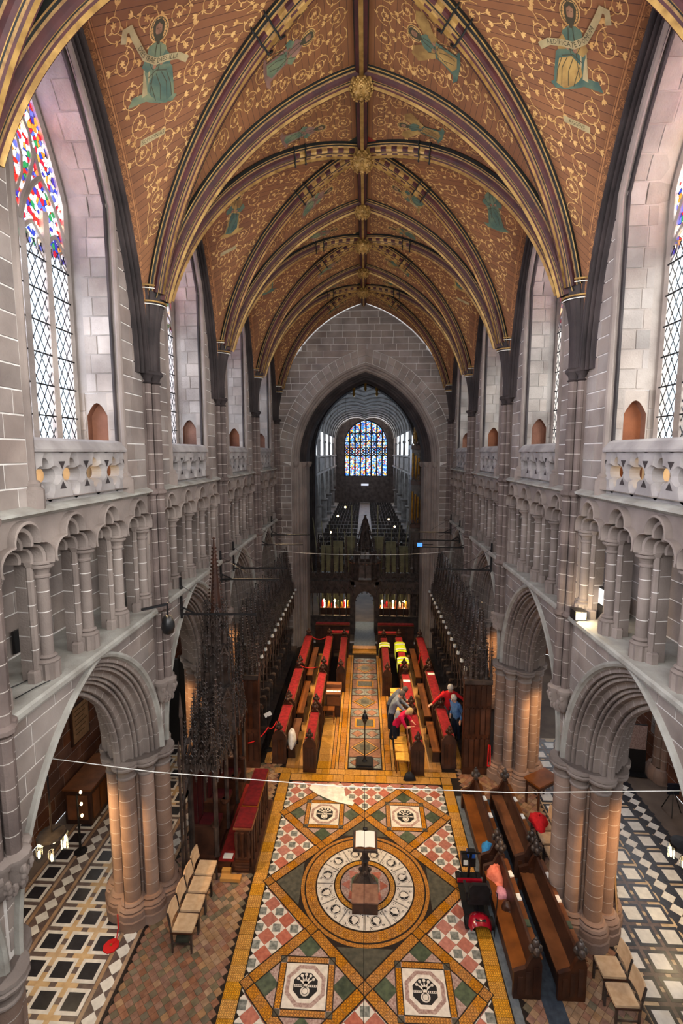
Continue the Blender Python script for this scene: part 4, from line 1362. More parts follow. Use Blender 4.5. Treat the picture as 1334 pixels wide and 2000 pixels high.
# ---------------------------------------------------------------- the nave beyond
NW, NY0, NY1 = 5.5, 34.2, 95.0
nfl = G(); nfl.box(-9, 9, 24.4, NY1 + .5, -.2, -.01); tag(nfl.build('floor_nave', 'aisle_floor'), 'grey stone floor of the nave and crossing', 'floor', kind='structure')
for side, s in (('left', -1), ('right', 1)):
    w = root('wall_nave_' + side, 'pale nave arcade with tall clerestory on the %s, far beyond the screen' % side, 'wall', kind='structure')
    nb = 7; bl = (NY1 - NY0) / nb; ar = parch(bl / 2 - .7, 4.2)
    gm_ = G(); us2 = [k / 8 for k in range(17)]
    gm_.grid([[(s * NW, bl / 2 + ar(u)[0], 3.2 + ar(u)[1]) for u in us2], [(s * NW, bl / 2 + ar(u)[0], 9.2) for u in us2]])
    gm_.grid([[(s * (NW + d), bl / 2 + ar(u, d * .5)[0], 3.2 + ar(u, d * .5)[1]) for d in (0, .3, .6)] for u in us2])
    gm_.add([(s * NW, 0, 3.2), (s * NW, .7, 3.2), (s * NW, .7, 9.2), (s * NW, 0, 9.2)], [(0, 1, 2, 3)]); gm_.add([(s * NW, bl - .7, 3.2), (s * NW, bl, 3.2), (s * NW, bl, 9.2), (s * NW, bl - .7, 9.2)], [(0, 1, 2, 3)])
    wa = parch(1.9, 2.6)
    gm_.grid([[(s * NW, bl / 2 + wa(u)[0], 11.6 + wa(u)[1]) for u in us2], [(s * NW, bl / 2 + wa(u)[0], 15.5) for u in us2]])
    for a, b in ((0, bl / 2 - 1.9), (bl / 2 + 1.9, bl)): gm_.add([(s * NW, a, 9.2), (s * NW, b, 9.2), (s * NW, b, 15.5), (s * NW, a, 15.5)], [(0, 1, 2, 3)])
    me = gm_.mesh('nave_bay', 'pale_stone')
    gp = G(); gp.lathe([(.85, 0), (.85, .3), (.6, .5), (.6, 2.9), (.8, 3.05), (.82, 3.2)], (s * (NW + .3), 0), 10); mp = gp.mesh('nave_pier', 'pale_stone', 40)
    gs = G(); gs.lathe([(.16, 3.2), (.16, 10.8), (.28, 11), (.2, 11.2)], (s * (NW - .02), 0), 8); msf = gs.mesh('nave_shaft', 'pale_stone', 40)
    gg = G(); gg.box(min(s * NW, s * (NW - .22)), max(s * NW, s * (NW - .22)), 0, bl, 7.0, 7.25); gg.box(min(s * NW, s * (NW - .2)), max(s * NW, s * (NW - .2)), 0, bl, 9.0, 9.2); mst = gg.mesh('string_course', 'pale_stone')
    gmul = G()
    for q in (-.95, 0, .95): gmul.box(s * NW - .06 + s * .3, s * NW + .06 + s * .3, bl / 2 + q - .06, bl / 2 + q + .06, 9.4, 13.6)
    mmul = gmul.mesh('mullions', 'pale_stone')
    for k in range(nb):
        for nm, m_ in (('nave_bay', me), ('nave_pier', mp), ('nave_shaft', msf), ('string_course', mst), ('mullions', mmul)): link(nm, m_, w, (0, NY0 + bl * k, 0))
    gb = G(); gb.box(min(s * 8.9, s * 9.1), max(s * 8.9, s * 9.1), NY0 - 1, NY1, 0, 9); gb.box(min(s * NW, s * 9), max(s * NW, s * 9), NY0 - 1, NY1, 8.9, 9.1)
    gb.build('nave_aisle_shell', 'pale_stone', w)
# nave vault: pointed barrel with close ribs
cv = root('ceiling_nave', 'pale ribbed vault over the far nave', 'ceiling', kind='structure')
nv = parch(NW, 3.6); gv = G(); us3 = [k / 8 for k in range(17)]
gv.grid([[(nv(u)[0], y, 12.2 + nv(u)[1]) for u in us3] for y in (NY0 - 1, NY1)]); gv.build('vault_web', 'pale_stone', cv, 60)
gr_ = G(); gr_.tube([(nv(u, .05)[0], 0, 12.2 + nv(u, .05)[1]) for u in us3], .16, 6); rm_ = gr_.mesh('transverse_rib', 'pale_stone', 60)
for k in range(15): link('transverse_rib', rm_, cv, (0, NY0 + (NY1 - NY0) * k / 14.0, 0))
# west wall and its window
wv = root('wall_nave_west', 'dark far end wall of the nave around the great window', 'wall', kind='structure')
wa = parch(4.15, 4.6); WX0, ZB, ZS = .26, 5.1, 11.2
gv = G()
gv.grid([[(WX0 + wa(u)[0], NY1, ZS + wa(u)[1]) for u in us3], [(WX0 + wa(u)[0], NY1, 17) for u in us3]])
for a, b, c, d in ((-6, WX0 - 4.15, 0, 17), (WX0 + 4.15, 6, 0, 17), (WX0 - 4.15, WX0 + 4.15, 0, ZB)): gv.add([(a, NY1, c), (b, NY1, c), (b, NY1, d), (a, NY1, d)], [(0, 1, 2, 3)])
gv.grid([[(WX0 + wa(u)[0], NY1 + e, ZS + wa(u)[1]) for e in (0, .5)] for u in us3])
gv.build('wall_core', 'shaft_stone', wv)
ws_ = root('window_9', 'great traceried stained glass window at the far end of the nave', 'window', (WX0, NY1 + .3, 0), kind='structure')
LW = 8.3 / 8
fr = G(); fr.tube([(-4.1, 0, ZB)] + [(wa(u)[0] * .985, 0, ZS + wa(u)[1] * .985) for u in us3] + [(4.1, 0, ZB)], .16, 6); fr.box(-4.2, 4.2, -.2, .2, ZB - .2, ZB + .1)
fr.build('window_frame', 'stone_dark', ws_)
for k in range(9):
    x = -4.15 + LW * k; ztop = ZS + max(0, sqrt(max(0, wa.R ** 2 - (abs(x) + wa.c) ** 2))) if k not in (0, 8) else ZS
    g = G(); g.box(x - .14, x + .14, -.2, .1, ZB, max(ztop, ZB + 1)); g.build('mullion', 'stone_dark', ws_)
tr_ = G(); lh = parch(LW / 2, .55)
for k in range(8):
    xc = -4.15 + LW * (k + .5)
    for zz in (8.6, 11.2, 12.8):
        top = ZS + sqrt(max(0, wa.R ** 2 - (abs(xc) + wa.c) ** 2))
        if zz + .6 > top: continue
        tr_.tube([(xc + lh(u / 4)[0], -.05, zz + lh(u / 4)[1]) for u in range(9)], .11, 5)
    for j in range(3):
        zc = 9.45 + .5 * j; tr_.tube([(xc + .2 * cos(a * pi / 3), 0, zc + .2 * sin(a * pi / 3)) for a in range(7)], .09, 4)
        for s in (-1, 1): tr_.tube([(xc + s * .2, 0, zc), (xc + s * LW / 2, 0, zc)], .09, 4)
for s in (-1, 1): tr_.tube([(s * (1.56 + .0), 0, 11.2), (s * 1.3, 0, 13.2), (s * .9, 0, 15.0)], .09, 5); tr_.tube([(s * 1.6, 0, 11.2), (s * 2.4, 0, 12.6), (s * 2.9, 0, 13.6)], .09, 5)
for zz in (9.1, 11.0): tr_.box(-4.1, 4.1, -.12, .08, zz - .1, zz + .1)
tr_.build('tracery', 'stone_dark', ws_)
for k in range(8):
    x0, x1 = -4.15 + LW * k, -4.15 + LW * (k + 1)
    tz = lambda x: ZS + sqrt(max(0, wa.R ** 2 - (abs(x) + wa.c) ** 2)) if abs(x) < 4.14 else ZS
    g = G(); g.add([(x0, .02, ZB), (x1, .02, ZB), (x1, .02, tz(x1)), ((x0 + x1) / 2, .02, tz((x0 + x1) / 2)), (x0, .02, tz(x0))], [(0, 1, 2, 3, 4)]); g.build('stained_light', 'west_glass', ws_)

# ---------------------------------------------------------------- choir aisles: outer walls, ceilings, floors
for side, s, xo in (('left', -1, 7.9), ('right', 1, 8.9)):
    w = root('wall_aisle_' + side, 'reddish stone outer wall of the %s aisle seen through the arches' % side, 'wall', kind='structure')
    g = G(); x = s * xo; g.add([(x, 0, 0), (x, WEND, 0), (x, WEND, 6.4), (x, 0, 6.4)], [(0, 1, 2, 3)]); g.build('wall_core', 'mortar', w)
    fm_ = lambda a, z, d, s=s, x=x: (x - s * d, a, z)
    masonry(w, courses(0, 4.2, .36, .75, lambda z: [(8.5, 17.6)], R2), fm_, .015, 'stone_red', True)
    masonry(w, courses(4.2, 6.4, .36, .8, lambda z: [(8.5, 17.6)], R2) + courses(0, 6.4, .36, .8, lambda z: [(0, 8.5), (17.6, WEND)], R2), fm_, .015, 'stone_red', False)
    for k in (2, 3, 4):
        g = G()
        for dx, dy, r in ((0, 0, .14), (.06, -.2, .09), (.06, .2, .09)): g.lathe(shaft_prof(r, .4, 3.5, .34), (x - s * (.1 - dx), PY[k] + dy), 10, cap=False); g.lathe([(r + .12, 0, 0), (r + .12, .25, 0), (r + .05, .4, 0)], (x - s * .1, PY[k] + dy), 10)
        g.build('aisle_shaft', ['pier_stone', 'mortar'], w, 35)
    cg = G(); ca = parch((xo - 4.78) / 2, 1.6); xm = s * (xo + 4.78) / 2
    cg.grid([[(xm + ca(u)[0], y, 5.95 + .25 * ca(u)[1]) for u in us3] for y in (0, WEND)])
    tag(cg.build('ceiling_aisle_' + side, 'stone_red', None, 60), 'low pointed vault of the %s aisle' % side, 'ceiling', kind='structure')
g = G(); g.box(-9, 9, -.9, -.7, 0, 9.0); g.box(-9, -3.2, -.9, -.7, 9, 17.2); g.box(3.2, 9, -.9, -.7, 9, 17.2); g.box(-3.2, 3.2, -.9, -.7, 16.2, 17.2)
tag(g.build('wall_east', 'pale_stone'), 'stone end wall behind the viewer with a wide window', 'wall', kind='structure')

# ---------------------------------------------------------------- floors
def slab(name, x0, x1, y0, y1, m, label):
    g = G(); g.box(x0, x1, y0, y1, -.25, -.012)
    return tag(g.build(name, m), label, 'floor', kind='structure')


def flat(poly, z, th=.016, rim=None):
    """thin piece of paving from a 2-D outline"""
    g = G(); g.prism(poly, lambda p: (p[0], p[1], z - th), lambda p: (p[0], p[1], z), cap0=False)
    return g


def sq(h, rot=0., hy=None):
    hy = hy or h
    return [(x * cos(rot) - y * sin(rot), x * sin(rot) + y * cos(rot)) for x, y in ((-h, -hy), (h, -hy), (h, hy), (-h, hy))]


def ring_geo(ro, ri, z, n=64, th=.016, mi=0):
    g = G()
    rows = [[(r * cos(2 * pi * k / n), r * sin(2 * pi * k / n), zz) for k in range(n)] for r, zz in ((ro, z - th), (ro, z), (ri, z), (ri, z - th))]
    return g.grid(rows, mi, wrap=True)


def place(me, name, parent, spots, z=0, limit=300):
    """alike pieces as parts sharing one mesh; those past the limit joined into one part"""
    spots = sorted(spots, key=lambda p: (p[0] - CAM.x) ** 2 + (p[1] - CAM.y) ** 2)
    for p in spots[:limit]: link(name, me, parent, (p[0], p[1], z))
    if len(spots) > limit:
        g = G(); src = G(); src.v = [tuple(v.co) for v in me.vertices]; src.f = [tuple(p.vertices) for p in me.polygons]; src.m = [0] * len(src.f)
        for p in spots[limit:]: g.merge(src, lambda q, p=p: (q[0] + p[0], q[1] + p[1], q[2] + z))
        stuff(link(name + '_field', g.mesh(name + '_field', me.materials[0].name), parent))


Fm = slab('floor', -4.34, 5.0, -.7, WEND + 1.0, 'tile_line', 'patterned tile and marble pavement of the choir and sanctuary')
MX, MY, MA = .15, 9.98, 2.15
IX0, IX1, OX0, OX1, IY0, IY1, OY0, OY1 = -2.06, 2.37, -2.38, 2.68, 6.40, 13.42, 6.06, 13.76


def in_diamonds(x, y, m=0.):
    if abs(x - MX) + abs(y - MY) < MA + m: return True
    for sx in (-1, 1):
        for sy in (-1, 1):
            if abs(x - MX - sx * MA / 2) + abs(y - MY - sy * MA) < MA / 2 + m: return True
    return False


# chequered field
d = MA / 12.0; D2 = d * .94
pk, wt, gy = [], [], []
for i in range(-14, 15):
    for j in range(-22, 23):
        x, y = MX + i * d, MY + j * d
        if not (IX0 - .1 < x < IX1 + .1 and IY0 - .1 < y < IY1 + .1) or in_diamonds(x, y, -.16): continue
        if (i + j) % 2: continue
        if ((i + j) // 2 + (i - j) // 2) % 2: pk.append((x, y))
        else: wt.append((x, y)); gy.append((x, y))
place(flat(sq(d * .695, pi / 4), .0).mesh('pink_tile', 'marble_pink'), 'pink_tile', Fm, pk)
place(flat(sq(d * .695, pi / 4), .0).mesh('white_tile', 'marble_white'), 'white_tile', Fm, wt)
place(flat(sq(d * .46, 0), .004).mesh('grey_tile', 'marble_grey'), 'grey_tile', Fm, gy)


def lay(poly, z, m, name, loc=(0, 0, 0)):
    return flat(poly, z).build(name, m, Fm, loc=loc)


# outer border of glazed gold tiles, in lengths
def border(x0, x1, y0, y1, m='tile_gold', z=.012, n=None, name='border_tile'):
    lx = x1 - x0 > y1 - y0; L = (x1 - x0) if lx else (y1 - y0); w = (y1 - y0) if lx else (x1 - x0); n = n or max(1, round(L / w))
    for k in range(n):
        a = L * k / n; e = .004
        pol = [(x0 + a + e, y0), (x0 + a + L / n - e, y0), (x0 + a + L / n - e, y1), (x0 + a + e, y1)] if lx else [(x0, y0 + a + e), (x1, y0 + a + e), (x1, y0 + a + L / n - e), (x0, y0 + a + L / n - e)]
        flat(pol, z).build(name, m, Fm)


def line(x0, y0, x1, y1, w=.018, z=.015, m='tile_line', parent=None):
    a = atan2(y1 - y0, x1 - x0); nx, ny = -sin(a) * w / 2, cos(a) * w / 2
    g = flat([(x0 + nx, y0 + ny), (x0 - nx, y0 - ny), (x1 - nx, y1 - ny), (x1 + nx, y1 + ny)], z, .02); return g.build('dark_fillet', m, parent or Fm)


border(OX0, IX0 - .02, OY0, OY1); border(IX1 + .02, OX1, OY0, OY1); border(IX0, IX1, IY1 + .02, OY1); border(IX0, IX1, OY0, IY0 - .02)
for x in (OX0, IX0 - .01, IX1 + .01, OX1): line(x, OY0, x, OY1)
for y in (OY0, IY0 - .01, IY1 + .01, OY1): line(OX0, y, OX1, y)


def band(p, q, w, z, m='tile_amber', trim=.0):
    """diagonal band of glazed tiles between two knots, with dark edges"""
    dx, dy = q[0] - p[0], q[1] - p[1]; L = sqrt(dx * dx + dy * dy); ux, uy = dx / L, dy / L; nx, ny = -uy, ux
    p = (p[0] + ux * trim, p[1] + uy * trim); L -= 2 * trim; n = max(1, round(L / (w * 1.05)))
    for k in range(n):
        a, b = L * k / n + .003, L * (k + 1) / n - .003
        flat([(p[0] + ux * s + nx * h, p[1] + uy * s + ny * h) for s, h in ((a, -w / 2 + .012), (b, -w / 2 + .012), (b, w / 2 - .012), (a, w / 2 - .012))], z).build('glazed_tile', m, Fm)
    for h in (-w / 2, w / 2):
        line(p[0] + nx * h, p[1] + ny * h, p[0] + ux * L + nx * h, p[1] + uy * L + ny * h, .018, z + .002)


BW = .21
K = lambda i, j: (MX + i * MA, MY + j * MA)
inner = MA - .10


def dia(c, r, z, m, name='marble_panel'): lay([(c[0] + x * r, c[1] + y * r) for x, y in ((1, 0), (0, 1), (-1, 0), (0, -1))], z, m, name)


dia(K(0, 0), MA, .006, 'tile_line', 'panel_ground')
for sx in (-1, 1):
    for sy in (-1, 1): dia(K(sx * .5, sy), MA / 2, .006, 'marble_speckle', 'panel_ground')
for a, b in (((-1, 0), (-.5, .5)), ((-.5, .5), (0, 1)), ((0, 1), (.5, .5)), ((.5, .5), (1, 0)), ((1, 0), (.5, -.5)), ((.5, -.5), (0, -1)), ((0, -1), (-.5, -.5)), ((-.5, -.5), (-1, 0)),
             ((-1, 1), (-.5, .5)), ((-1, 1), (-.5, 1.5)), ((0, 1), (-.5, 1.5)), ((1, 1), (.5, .5)), ((1, 1), (.5, 1.5)), ((0, 1), (.5, 1.5)),
             ((-1, -1), (-.5, -.5)), ((-1, -1), (-.5, -1.5)), ((0, -1), (-.5, -1.5)), ((1, -1), (.5, -.5)), ((1, -1), (.5, -1.5)), ((0, -1), (.5, -1.5))):
    band(K(*a), K(*b), BW, .012, trim=BW / 2)
for k in ((-1, 0), (1, 0), (0, 1), (0, -1), (-.5, .5), (.5, .5), (-.5, -.5), (.5, -.5), (-1, 1), (1, 1), (-1, -1), (1, -1), (-.5, 1.5), (.5, 1.5), (-.5, -1.5), (.5, -1.5)):
    c = K(*k); lay([(c[0] + x, c[1] + y) for x, y in sq(BW / 2, pi / 4)], .013, 'tile_line', 'knot_tile'); lay([(c[0] + x, c[1] + y) for x, y in sq(BW / 2 - .018, pi / 4)], .016, 'tile_amber', 'knot_tile')
# great roundel
cx, cy = K(0, 0)
rr = MA - BW / sqrt(2)
for qx, qy in ((1, 0), (0, 1), (-1, 0), (0, -1)):     # corner triangles of dark marble
    tip = (cx + qx * (rr - .02), cy + qy * (rr - .02)); b = 1.42; hwd = rr - b - .03
    lay([tip, (cx + qx * b - qy * hwd, cy + qy * b + qx * hwd), (cx + qx * b + qy * hwd, cy + qy * b - qx * hwd)][::1], .010, 'marble_dark', 'marble_panel')
gx = ring_geo(1.42, .3, .008); gx.build('roundel_ground', 'tile_amber', Fm, loc=(cx, cy, 0))
for ro, ri, m, z in ((1.345, 1.315, 'tile_line', .014), (1.10, 1.07, 'tile_line', .016), (1.07, .685, 'marble_white', .014), (.69, .665, 'tile_line', .016), (.56, .535, 'tile_line', .016)):
    ring_geo(ro, ri, z).build('inlaid_ring', m, Fm, loc=(cx, cy, 0))
n = 40
for k in range(n):
    a = 2 * pi * k / n; g = G(); g.lathe([(.088, -.004), (.088, .012), (.080, .012), (.080, .013)], n=14); g.lathe([(.062, .013), (.062, .015), (.05, .015), (.05, .013)], n=12, cap=False); g.lathe([(.03, .013), (.03, .015)], n=8)
    g.m = [0] * 42 + [1] * (len(g.m) - 42)
    if k == 0: rme = g.mesh('roundel_tile', ['tile_gold', 'tile_amber'])
    link('roundel_tile', rme, Fm, (cx + 1.208 * cos(a), cy + 1.208 * sin(a), .002))
for k in range(32):
    a = 2 * pi * (k + .5) / 32; g = flat([(.57, -.045), (.655, -.055), (.655, .055), (.57, .045)], .014)
    if k == 0: wme = g.mesh('wedge_tile', 'tile_gold')
    link('wedge_tile', wme, Fm, (cx, cy, 0), a)
# engraved figures on the white ring: dark crescents, medallion rings and stipple
ge = G()
ge.lathe([(.125, .0), (.125, .016)], (0, 0), 18, 0); ge.lathe([(.118, .0), (.118, .0175)], (0, 0), 18, 1); ge.lathe([(.105, .0), (.105, .0185)], (0, 0), 16, 0)
ge.lathe([(.07, 0), (.07, .0195)], (.018, .012), 12, 1); ge.lathe([(.036, 0), (.036, .0205)], (-.02, .045), 8, 1); ge.lathe([(.04, 0), (.04, .0205)], (.02, -.055), 8, 1)
ge.box(-.004, .004, -.10, -.06, .0, .0208); ge.box(-.08, -.03, -.02, -.012, 0, .0208, 1)
for sx in (-1, 1):
    for sy in (-1, 1):
        for q in range(7):
            x, y = sx * R2.uniform(.10, .16), sy * R2.uniform(.10, .17); ge.lathe([(.009, .0), (.009, .0165)], (x, y), 5, 0)
eme = ge.mesh('engraved_medallion', ['engraved_black', 'marble_white'])
for k in range(12):
    a = 2 * pi * (k + .5) / 12; link('engraved_medallion', eme, Fm, (cx + .878 * cos(a), cy + .878 * sin(a), 0), a + pi / 2)
    g = flat([(.70, -.012), (1.06, -.012), (1.06, -.004), (.70, -.004)], .016); g.merge(flat([(.70, .004), (1.06, .004), (1.06, .012), (.70, .012)], .016))
    if k == 0: dme = g.mesh('engraved_divider', 'engraved_black')
    link('engraved_divider', dme, Fm, (cx, cy, 0), 2 * pi * k / 12)
g = G(); g.lathe([(.54, -.004), (.54, .010)], n=40); g.build('marble_disc', 'marble_speckle', Fm, loc=(cx, cy, 0))
for k in range(8):
    a = 2 * pi * k / 8; lay([(cx + .52 * cos(a), cy + .52 * sin(a)), (cx + .36 * cos(a + .36), cy + .36 * sin(a + .36)), (cx + .36 * cos(a - .36), cy + .36 * sin(a - .36))], .014, 'marble_pink', 'star_point')
lay([(cx + x, cy + y) for x, y in sq(.30, 0)], .013, 'marble_green', 'marble_panel')
# four panels with octagons
def octo(c, r): return [(c[0] + r * cos(pi / 8 + k * pi / 4), c[1] + r * sin(pi / 8 + k * pi / 4)) for k in range(8)]
for sx in (-1, 1):
    for sy in (-1, 1):
        c = K(sx * .5, sy); h = .455
        for qx, qy in ((1, 0), (-1, 0), (0, 1), (0, -1)):
            e = (c[0] + qx * .70, c[1] + qy * .70); lay([(e[0] + x, e[1] + y) for x, y in sq(.155, pi / 4)], .010, 'marble_green', 'green_tile')
            # speckled triangles show as the ground; frame bars
            if qx: pol = [(c[0] + qx * h - .05, c[1] - h + .07), (c[0] + qx * h + .05, c[1] - h + .07), (c[0] + qx * h + .05, c[1] + h - .07), (c[0] + qx * h - .05, c[1] + h - .07)]
            else: pol = [(c[0] - h + .07, c[1] + qy * h - .05), (c[0] + h - .07, c[1] + qy * h - .05), (c[0] + h - .07, c[1] + qy * h + .05), (c[0] - h + .07, c[1] + qy * h + .05)]
            lay(pol, .014, 'tile_amber', 'frame_tile')
            lay([(c[0] + (qx or 0) * h + (qy) * h + x, c[1] + (qy or 0) * h - (qx) * h + y) for x, y in sq(.055)], .013, 'marble_dark', 'corner_tile')
            for hh in (h - .06, h + .06):
                if qx: line(c[0] + qx * hh, c[1] - hh, c[0] + qx * hh, c[1] + hh, .014, .017)
                else: line(c[0] - hh, c[1] + qy * hh, c[0] + hh, c[1] + qy * hh, .014, .017)
        lay([(c[0] + x, c[1] + y) for x, y in sq(h - .06)], .010, 'marble_white', 'white_panel')
        lay(octo(c, .385), .012, 'marble_speckle', 'octagon'); lay(octo(c, .31), .014, 'marble_white', 'octagon'); lay(octo(c, .235), .016, 'engraved_black', 'octagon')
        # engraved device: vase with spreading sprays and a lettered band, in white on black
        ge = G()
        ge.lathe([(.085, .015), (.085, .0185)], (c[0], c[1] - .10), 14, 0); ge.lathe([(.06, .0186), (.06, .0192)], (c[0], c[1] - .10), 12, 1); ge.lathe([(.05, .0193), (.05, .0198)], (c[0], c[1] - .10), 12, 0)
        ge.box(c[0] - .035, c[0] + .035, c[1] - .04, c[1] + .04, .015, .0185)
        for k in range(5):
            a = pi / 2 + (k - 2) * .5; ge.add([(c[0] + .03 * cos(a + 1.2), c[1] + .02 + .03 * sin(a + 1.2), .0187), (c[0] + .17 * cos(a), c[1] + .02 + .17 * sin(a), .0187), (c[0] + .03 * cos(a - 1.2), c[1] + .02 + .03 * sin(a - 1.2), .0187)], [(0, 1, 2)])
            ge.lathe([(.028, .015), (.028, .0186)], (c[0] + .165 * cos(a), c[1] + .02 + .165 * sin(a)), 8)
        for s in (-1, 1): ge.box(c[0] + s * .13 - .075, c[0] + s * .13 + .075, c[1] - .03, c[1] + .01, .015, .0188)
        for s in (-1, 1):
            for k in range(4): ge.box(c[0] + s * .13 - .06 + k * .035, c[0] + s * .13 - .045 + k * .035, c[1] - .022, c[1] + .003, .0188, .0194, 1)
        ge.build('engraved_device', ['marble_white', 'engraved_black'], Fm)

# worn red and green tiles left of the mosaic, and warm ones under the pews
tt, to, tb = [], [], []
td = .088
for i in range(-60, 96):
    for j in range(0, 110):
        if (i + j) % 2: continue
        x, y = -3.36 + i * td, 5.9 + j * td
        inL = -4.28 < x < -2.46; inR = 2.90 < x < 4.95
        if not ((inL and y < 14.2) or (inR and y < 14.2)): continue
        r = R2.random(); warm = y > 7.9 + .55 * (-x - 2.4) if inL else True
        if inL and not warm: (tt if ((i + j) // 2 + j) % 3 else to).append((x, y)) if r < .92 else tb.append((x, y))
        else: (tb if r < .55 else tt if r < .9 else to).append((x, y))
tg = lambda nm, m: flat(sq(td * .68, pi / 4), .0, .02).mesh(nm, m)
for nm, m, L in (('red_tile', 'tile_terracotta', tt), ('green_tile_small', 'tile_olive', to), ('buff_tile', 'tile_buff', tb)): place(tg(nm, m), nm, Fm, L)
flat([(2.70, 6.0), (2.86, 6.0), (2.86, 13.0), (2.70, 13.0)], .002).build('grey_strip', 'grey_strip', Fm)
flat([(3.26, 6.6), (3.62, 6.6), (3.62, 12.9), (3.26, 12.9)], .008).build('blue_runner', 'blue_carpet', Fm)
line(-4.30, 5.9, -4.30, 9.0, .03, .006)

# ---- choir alley: central tile carpet
PX0, PX1, PYa, PYb = -.36, .66, 13.95, 22.6
pc = (PX0 + PX1) / 2
border(OX0 - .2, OX1 + .2, 13.78, 14.02, 'tile_gold', .006)
y = 14.1; kind = 0
while y < PYb - .4:
    if kind % 2 == 0:
        h = .55
        for s in (-1, 1):
            c = (pc + s * .255, y + h / 2); lay([(c[0] - .25, y + .01), (c[0] + .25, y + .01), (c[0] + .25, y + h - .01), (c[0] - .25, y + h - .01)], .0, 'marble_grey', 'alley_tile')
            lay([(c[0] - .22, c[1]), (c[0], c[1] - .22), (c[0] + .22, c[1]), (c[0], c[1] + .22)], .004, 'tile_line', 'alley_lozenge'); lay([(c[0] - .20, c[1]), (c[0], c[1] - .20), (c[0] + .20, c[1]), (c[0], c[1] + .20)], .006, 'tile_terracotta', 'alley_lozenge')
    elif kind % 4 == 1:
        h = 1.05; c = (pc, y + h / 2); lay([(PX0 + .01, y + .01), (PX1 - .01, y + .01), (PX1 - .01, y + h - .01), (PX0 + .01, y + h - .01)], .0, 'tile_terracotta', 'alley_tile')
        for r, m, z in ((.49, 'tile_line', .003), (.46, 'tile_gold', .005), (.40, 'tile_line', .007), (.37, 'tile_olive', .009)): lay([(c[0] - r, c[1]), (c[0], c[1] - r), (c[0] + r, c[1]), (c[0], c[1] + r)], z, m, 'alley_lozenge')
        lay([(c[0] + x, c[1] + yy) for x, yy in sq(.155)], .012, 'marble_dark', 'alley_tile')
    else:
        h = .85; c = (pc, y + h / 2); lay([(PX0 + .01, y + .01), (PX1 - .01, y + .01), (PX1 - .01, y + h - .01), (PX0 + .01, y + h - .01)], .0, 'tile_terracotta', 'alley_tile')
        for r, m, z in ((.36, 'tile_gold', .005), (.30, 'tile_line', .007), (.28, 'marble_dark', .009)): lay([(c[0] + x, c[1] + yy) for x, yy in sq(r, 0, r * .78)], z, m, 'alley_tile')
    line(PX0, y, PX1, y, .014, .012); y += h; kind += 1
for s in (-1, 1):
    e = PX1 if s > 0 else PX0
    for a, b, m in ((.03, .10, 'tile_gold'), (.12, .30, 'tile_amber'), (.32, .40, 'tile_gold'), (.42, .52, 'tile_amber'), (.54, .95, 'tile_gold')):
        x0, x1 = sorted((e + s * a, e + s * b)); border(x0, x1, 14.05, 18.6 if b > .5 else PYb, m, .002, n=int(26 * (4.5 if b > .5 else 8.5) / 8.5), name='strip_tile')
        line(e + s * (b + .01), 14.05, e + s * (b + .01), 18.6 if b > .5 else PYb, .02, .008)
for y0, y1, z in ((22.75, 23.1, .06), (23.1, 23.5, .12)): flat([(-.45, y0), (.7, y0), (.7, y1), (-.45, y1)], z, z + .02).build('alley_step', 'tile_gold', Fm)
flat([(-.4, 23.5), (.66, 23.5), (.66, 27.0), (-.4, 27.0)], .12, .14).build('threshold', 'grey_strip', Fm)

# ---- aisle pavements
FL = slab('floor_aisle_left', -7.9, -4.34, -.7, WEND, 'aisle_floor', 'black, white and cream tiled pavement of the left aisle')
FR = slab('floor_aisle_right', 5.0, 8.9, -.7, WEND, 'aisle_floor', 'black, white and grey tiled pavement of the right aisle')


def frame_geo(ro, ri, z=.006):
    g = G()
    for i in range(4):
        a, b = sq(ro)[i], sq(ro)[(i + 1) % 4]; c, e = sq(ri)[(i + 1) % 4], sq(ri)[i]
        g.merge(flat([a, b, c, e], z))
    return g


def cross_geo(a, b, z=.004):
    return flat([(-b, -a), (b, -a), (b, -b), (a, -b), (a, b), (b, b), (b, a), (-b, a), (-b, b), (-a, b), (-a, -b), (-b, -b)], z)


def aisle(parent, cols, halfcols, checks, strips, y0, y1, py, off, inner, ringm, crossm, ground, gx, ckm):
    flat([(gx[0], y0), (gx[1], y0), (gx[1], y1), (gx[0], y1)], -.002, .012).build('tile_ground', ground, parent)
    A, C_, W_, K_ = [], [], [], []
    n = int((y1 - y0) / py)
    for j in range(n):
        y = y0 + off + py * j
        for x in cols: A.append((x, y))
        for x in halfcols: C_.append((x, y + py / 2))
    place(flat(sq(.15), .004).mesh('square_tile', inner), 'square_tile', parent, A); place(frame_geo(.215, .15).mesh('tile_frame', ringm), 'tile_frame', parent, A)
    place(cross_geo(.20, .10).mesh('cross_tile', crossm), 'cross_tile', parent, C_)
    for x in checks:
        for j in range(int((y1 - y0) / .30)):
            W_.append((x, y0 + .3 * j)); K_.append((x - .15, y0 + .15 + .3 * j)); K_.append((x + .15, y0 + .15 + .3 * j))
    place(flat(sq(.105, pi / 4), .004).mesh('lozenge_tile', 'tile_white'), 'lozenge_tile', parent, W_)
    place(flat(sq(.10, pi / 4), .003).mesh('dark_lozenge', ckm), 'dark_lozenge', parent, [p for p in K_ if gx[0] + .05 < p[0] < gx[1] - .05])
    for x in strips:
        for k in range(int((y1 - y0) / 1.0)): flat([(x - .035, y0 + k), (x + .035, y0 + k), (x + .035, y0 + k + .99), (x - .035, y0 + k + .99)], .007).build('strip_tile', 'tile_tan' if ringm == 'tile_white' else 'tile_black', parent)


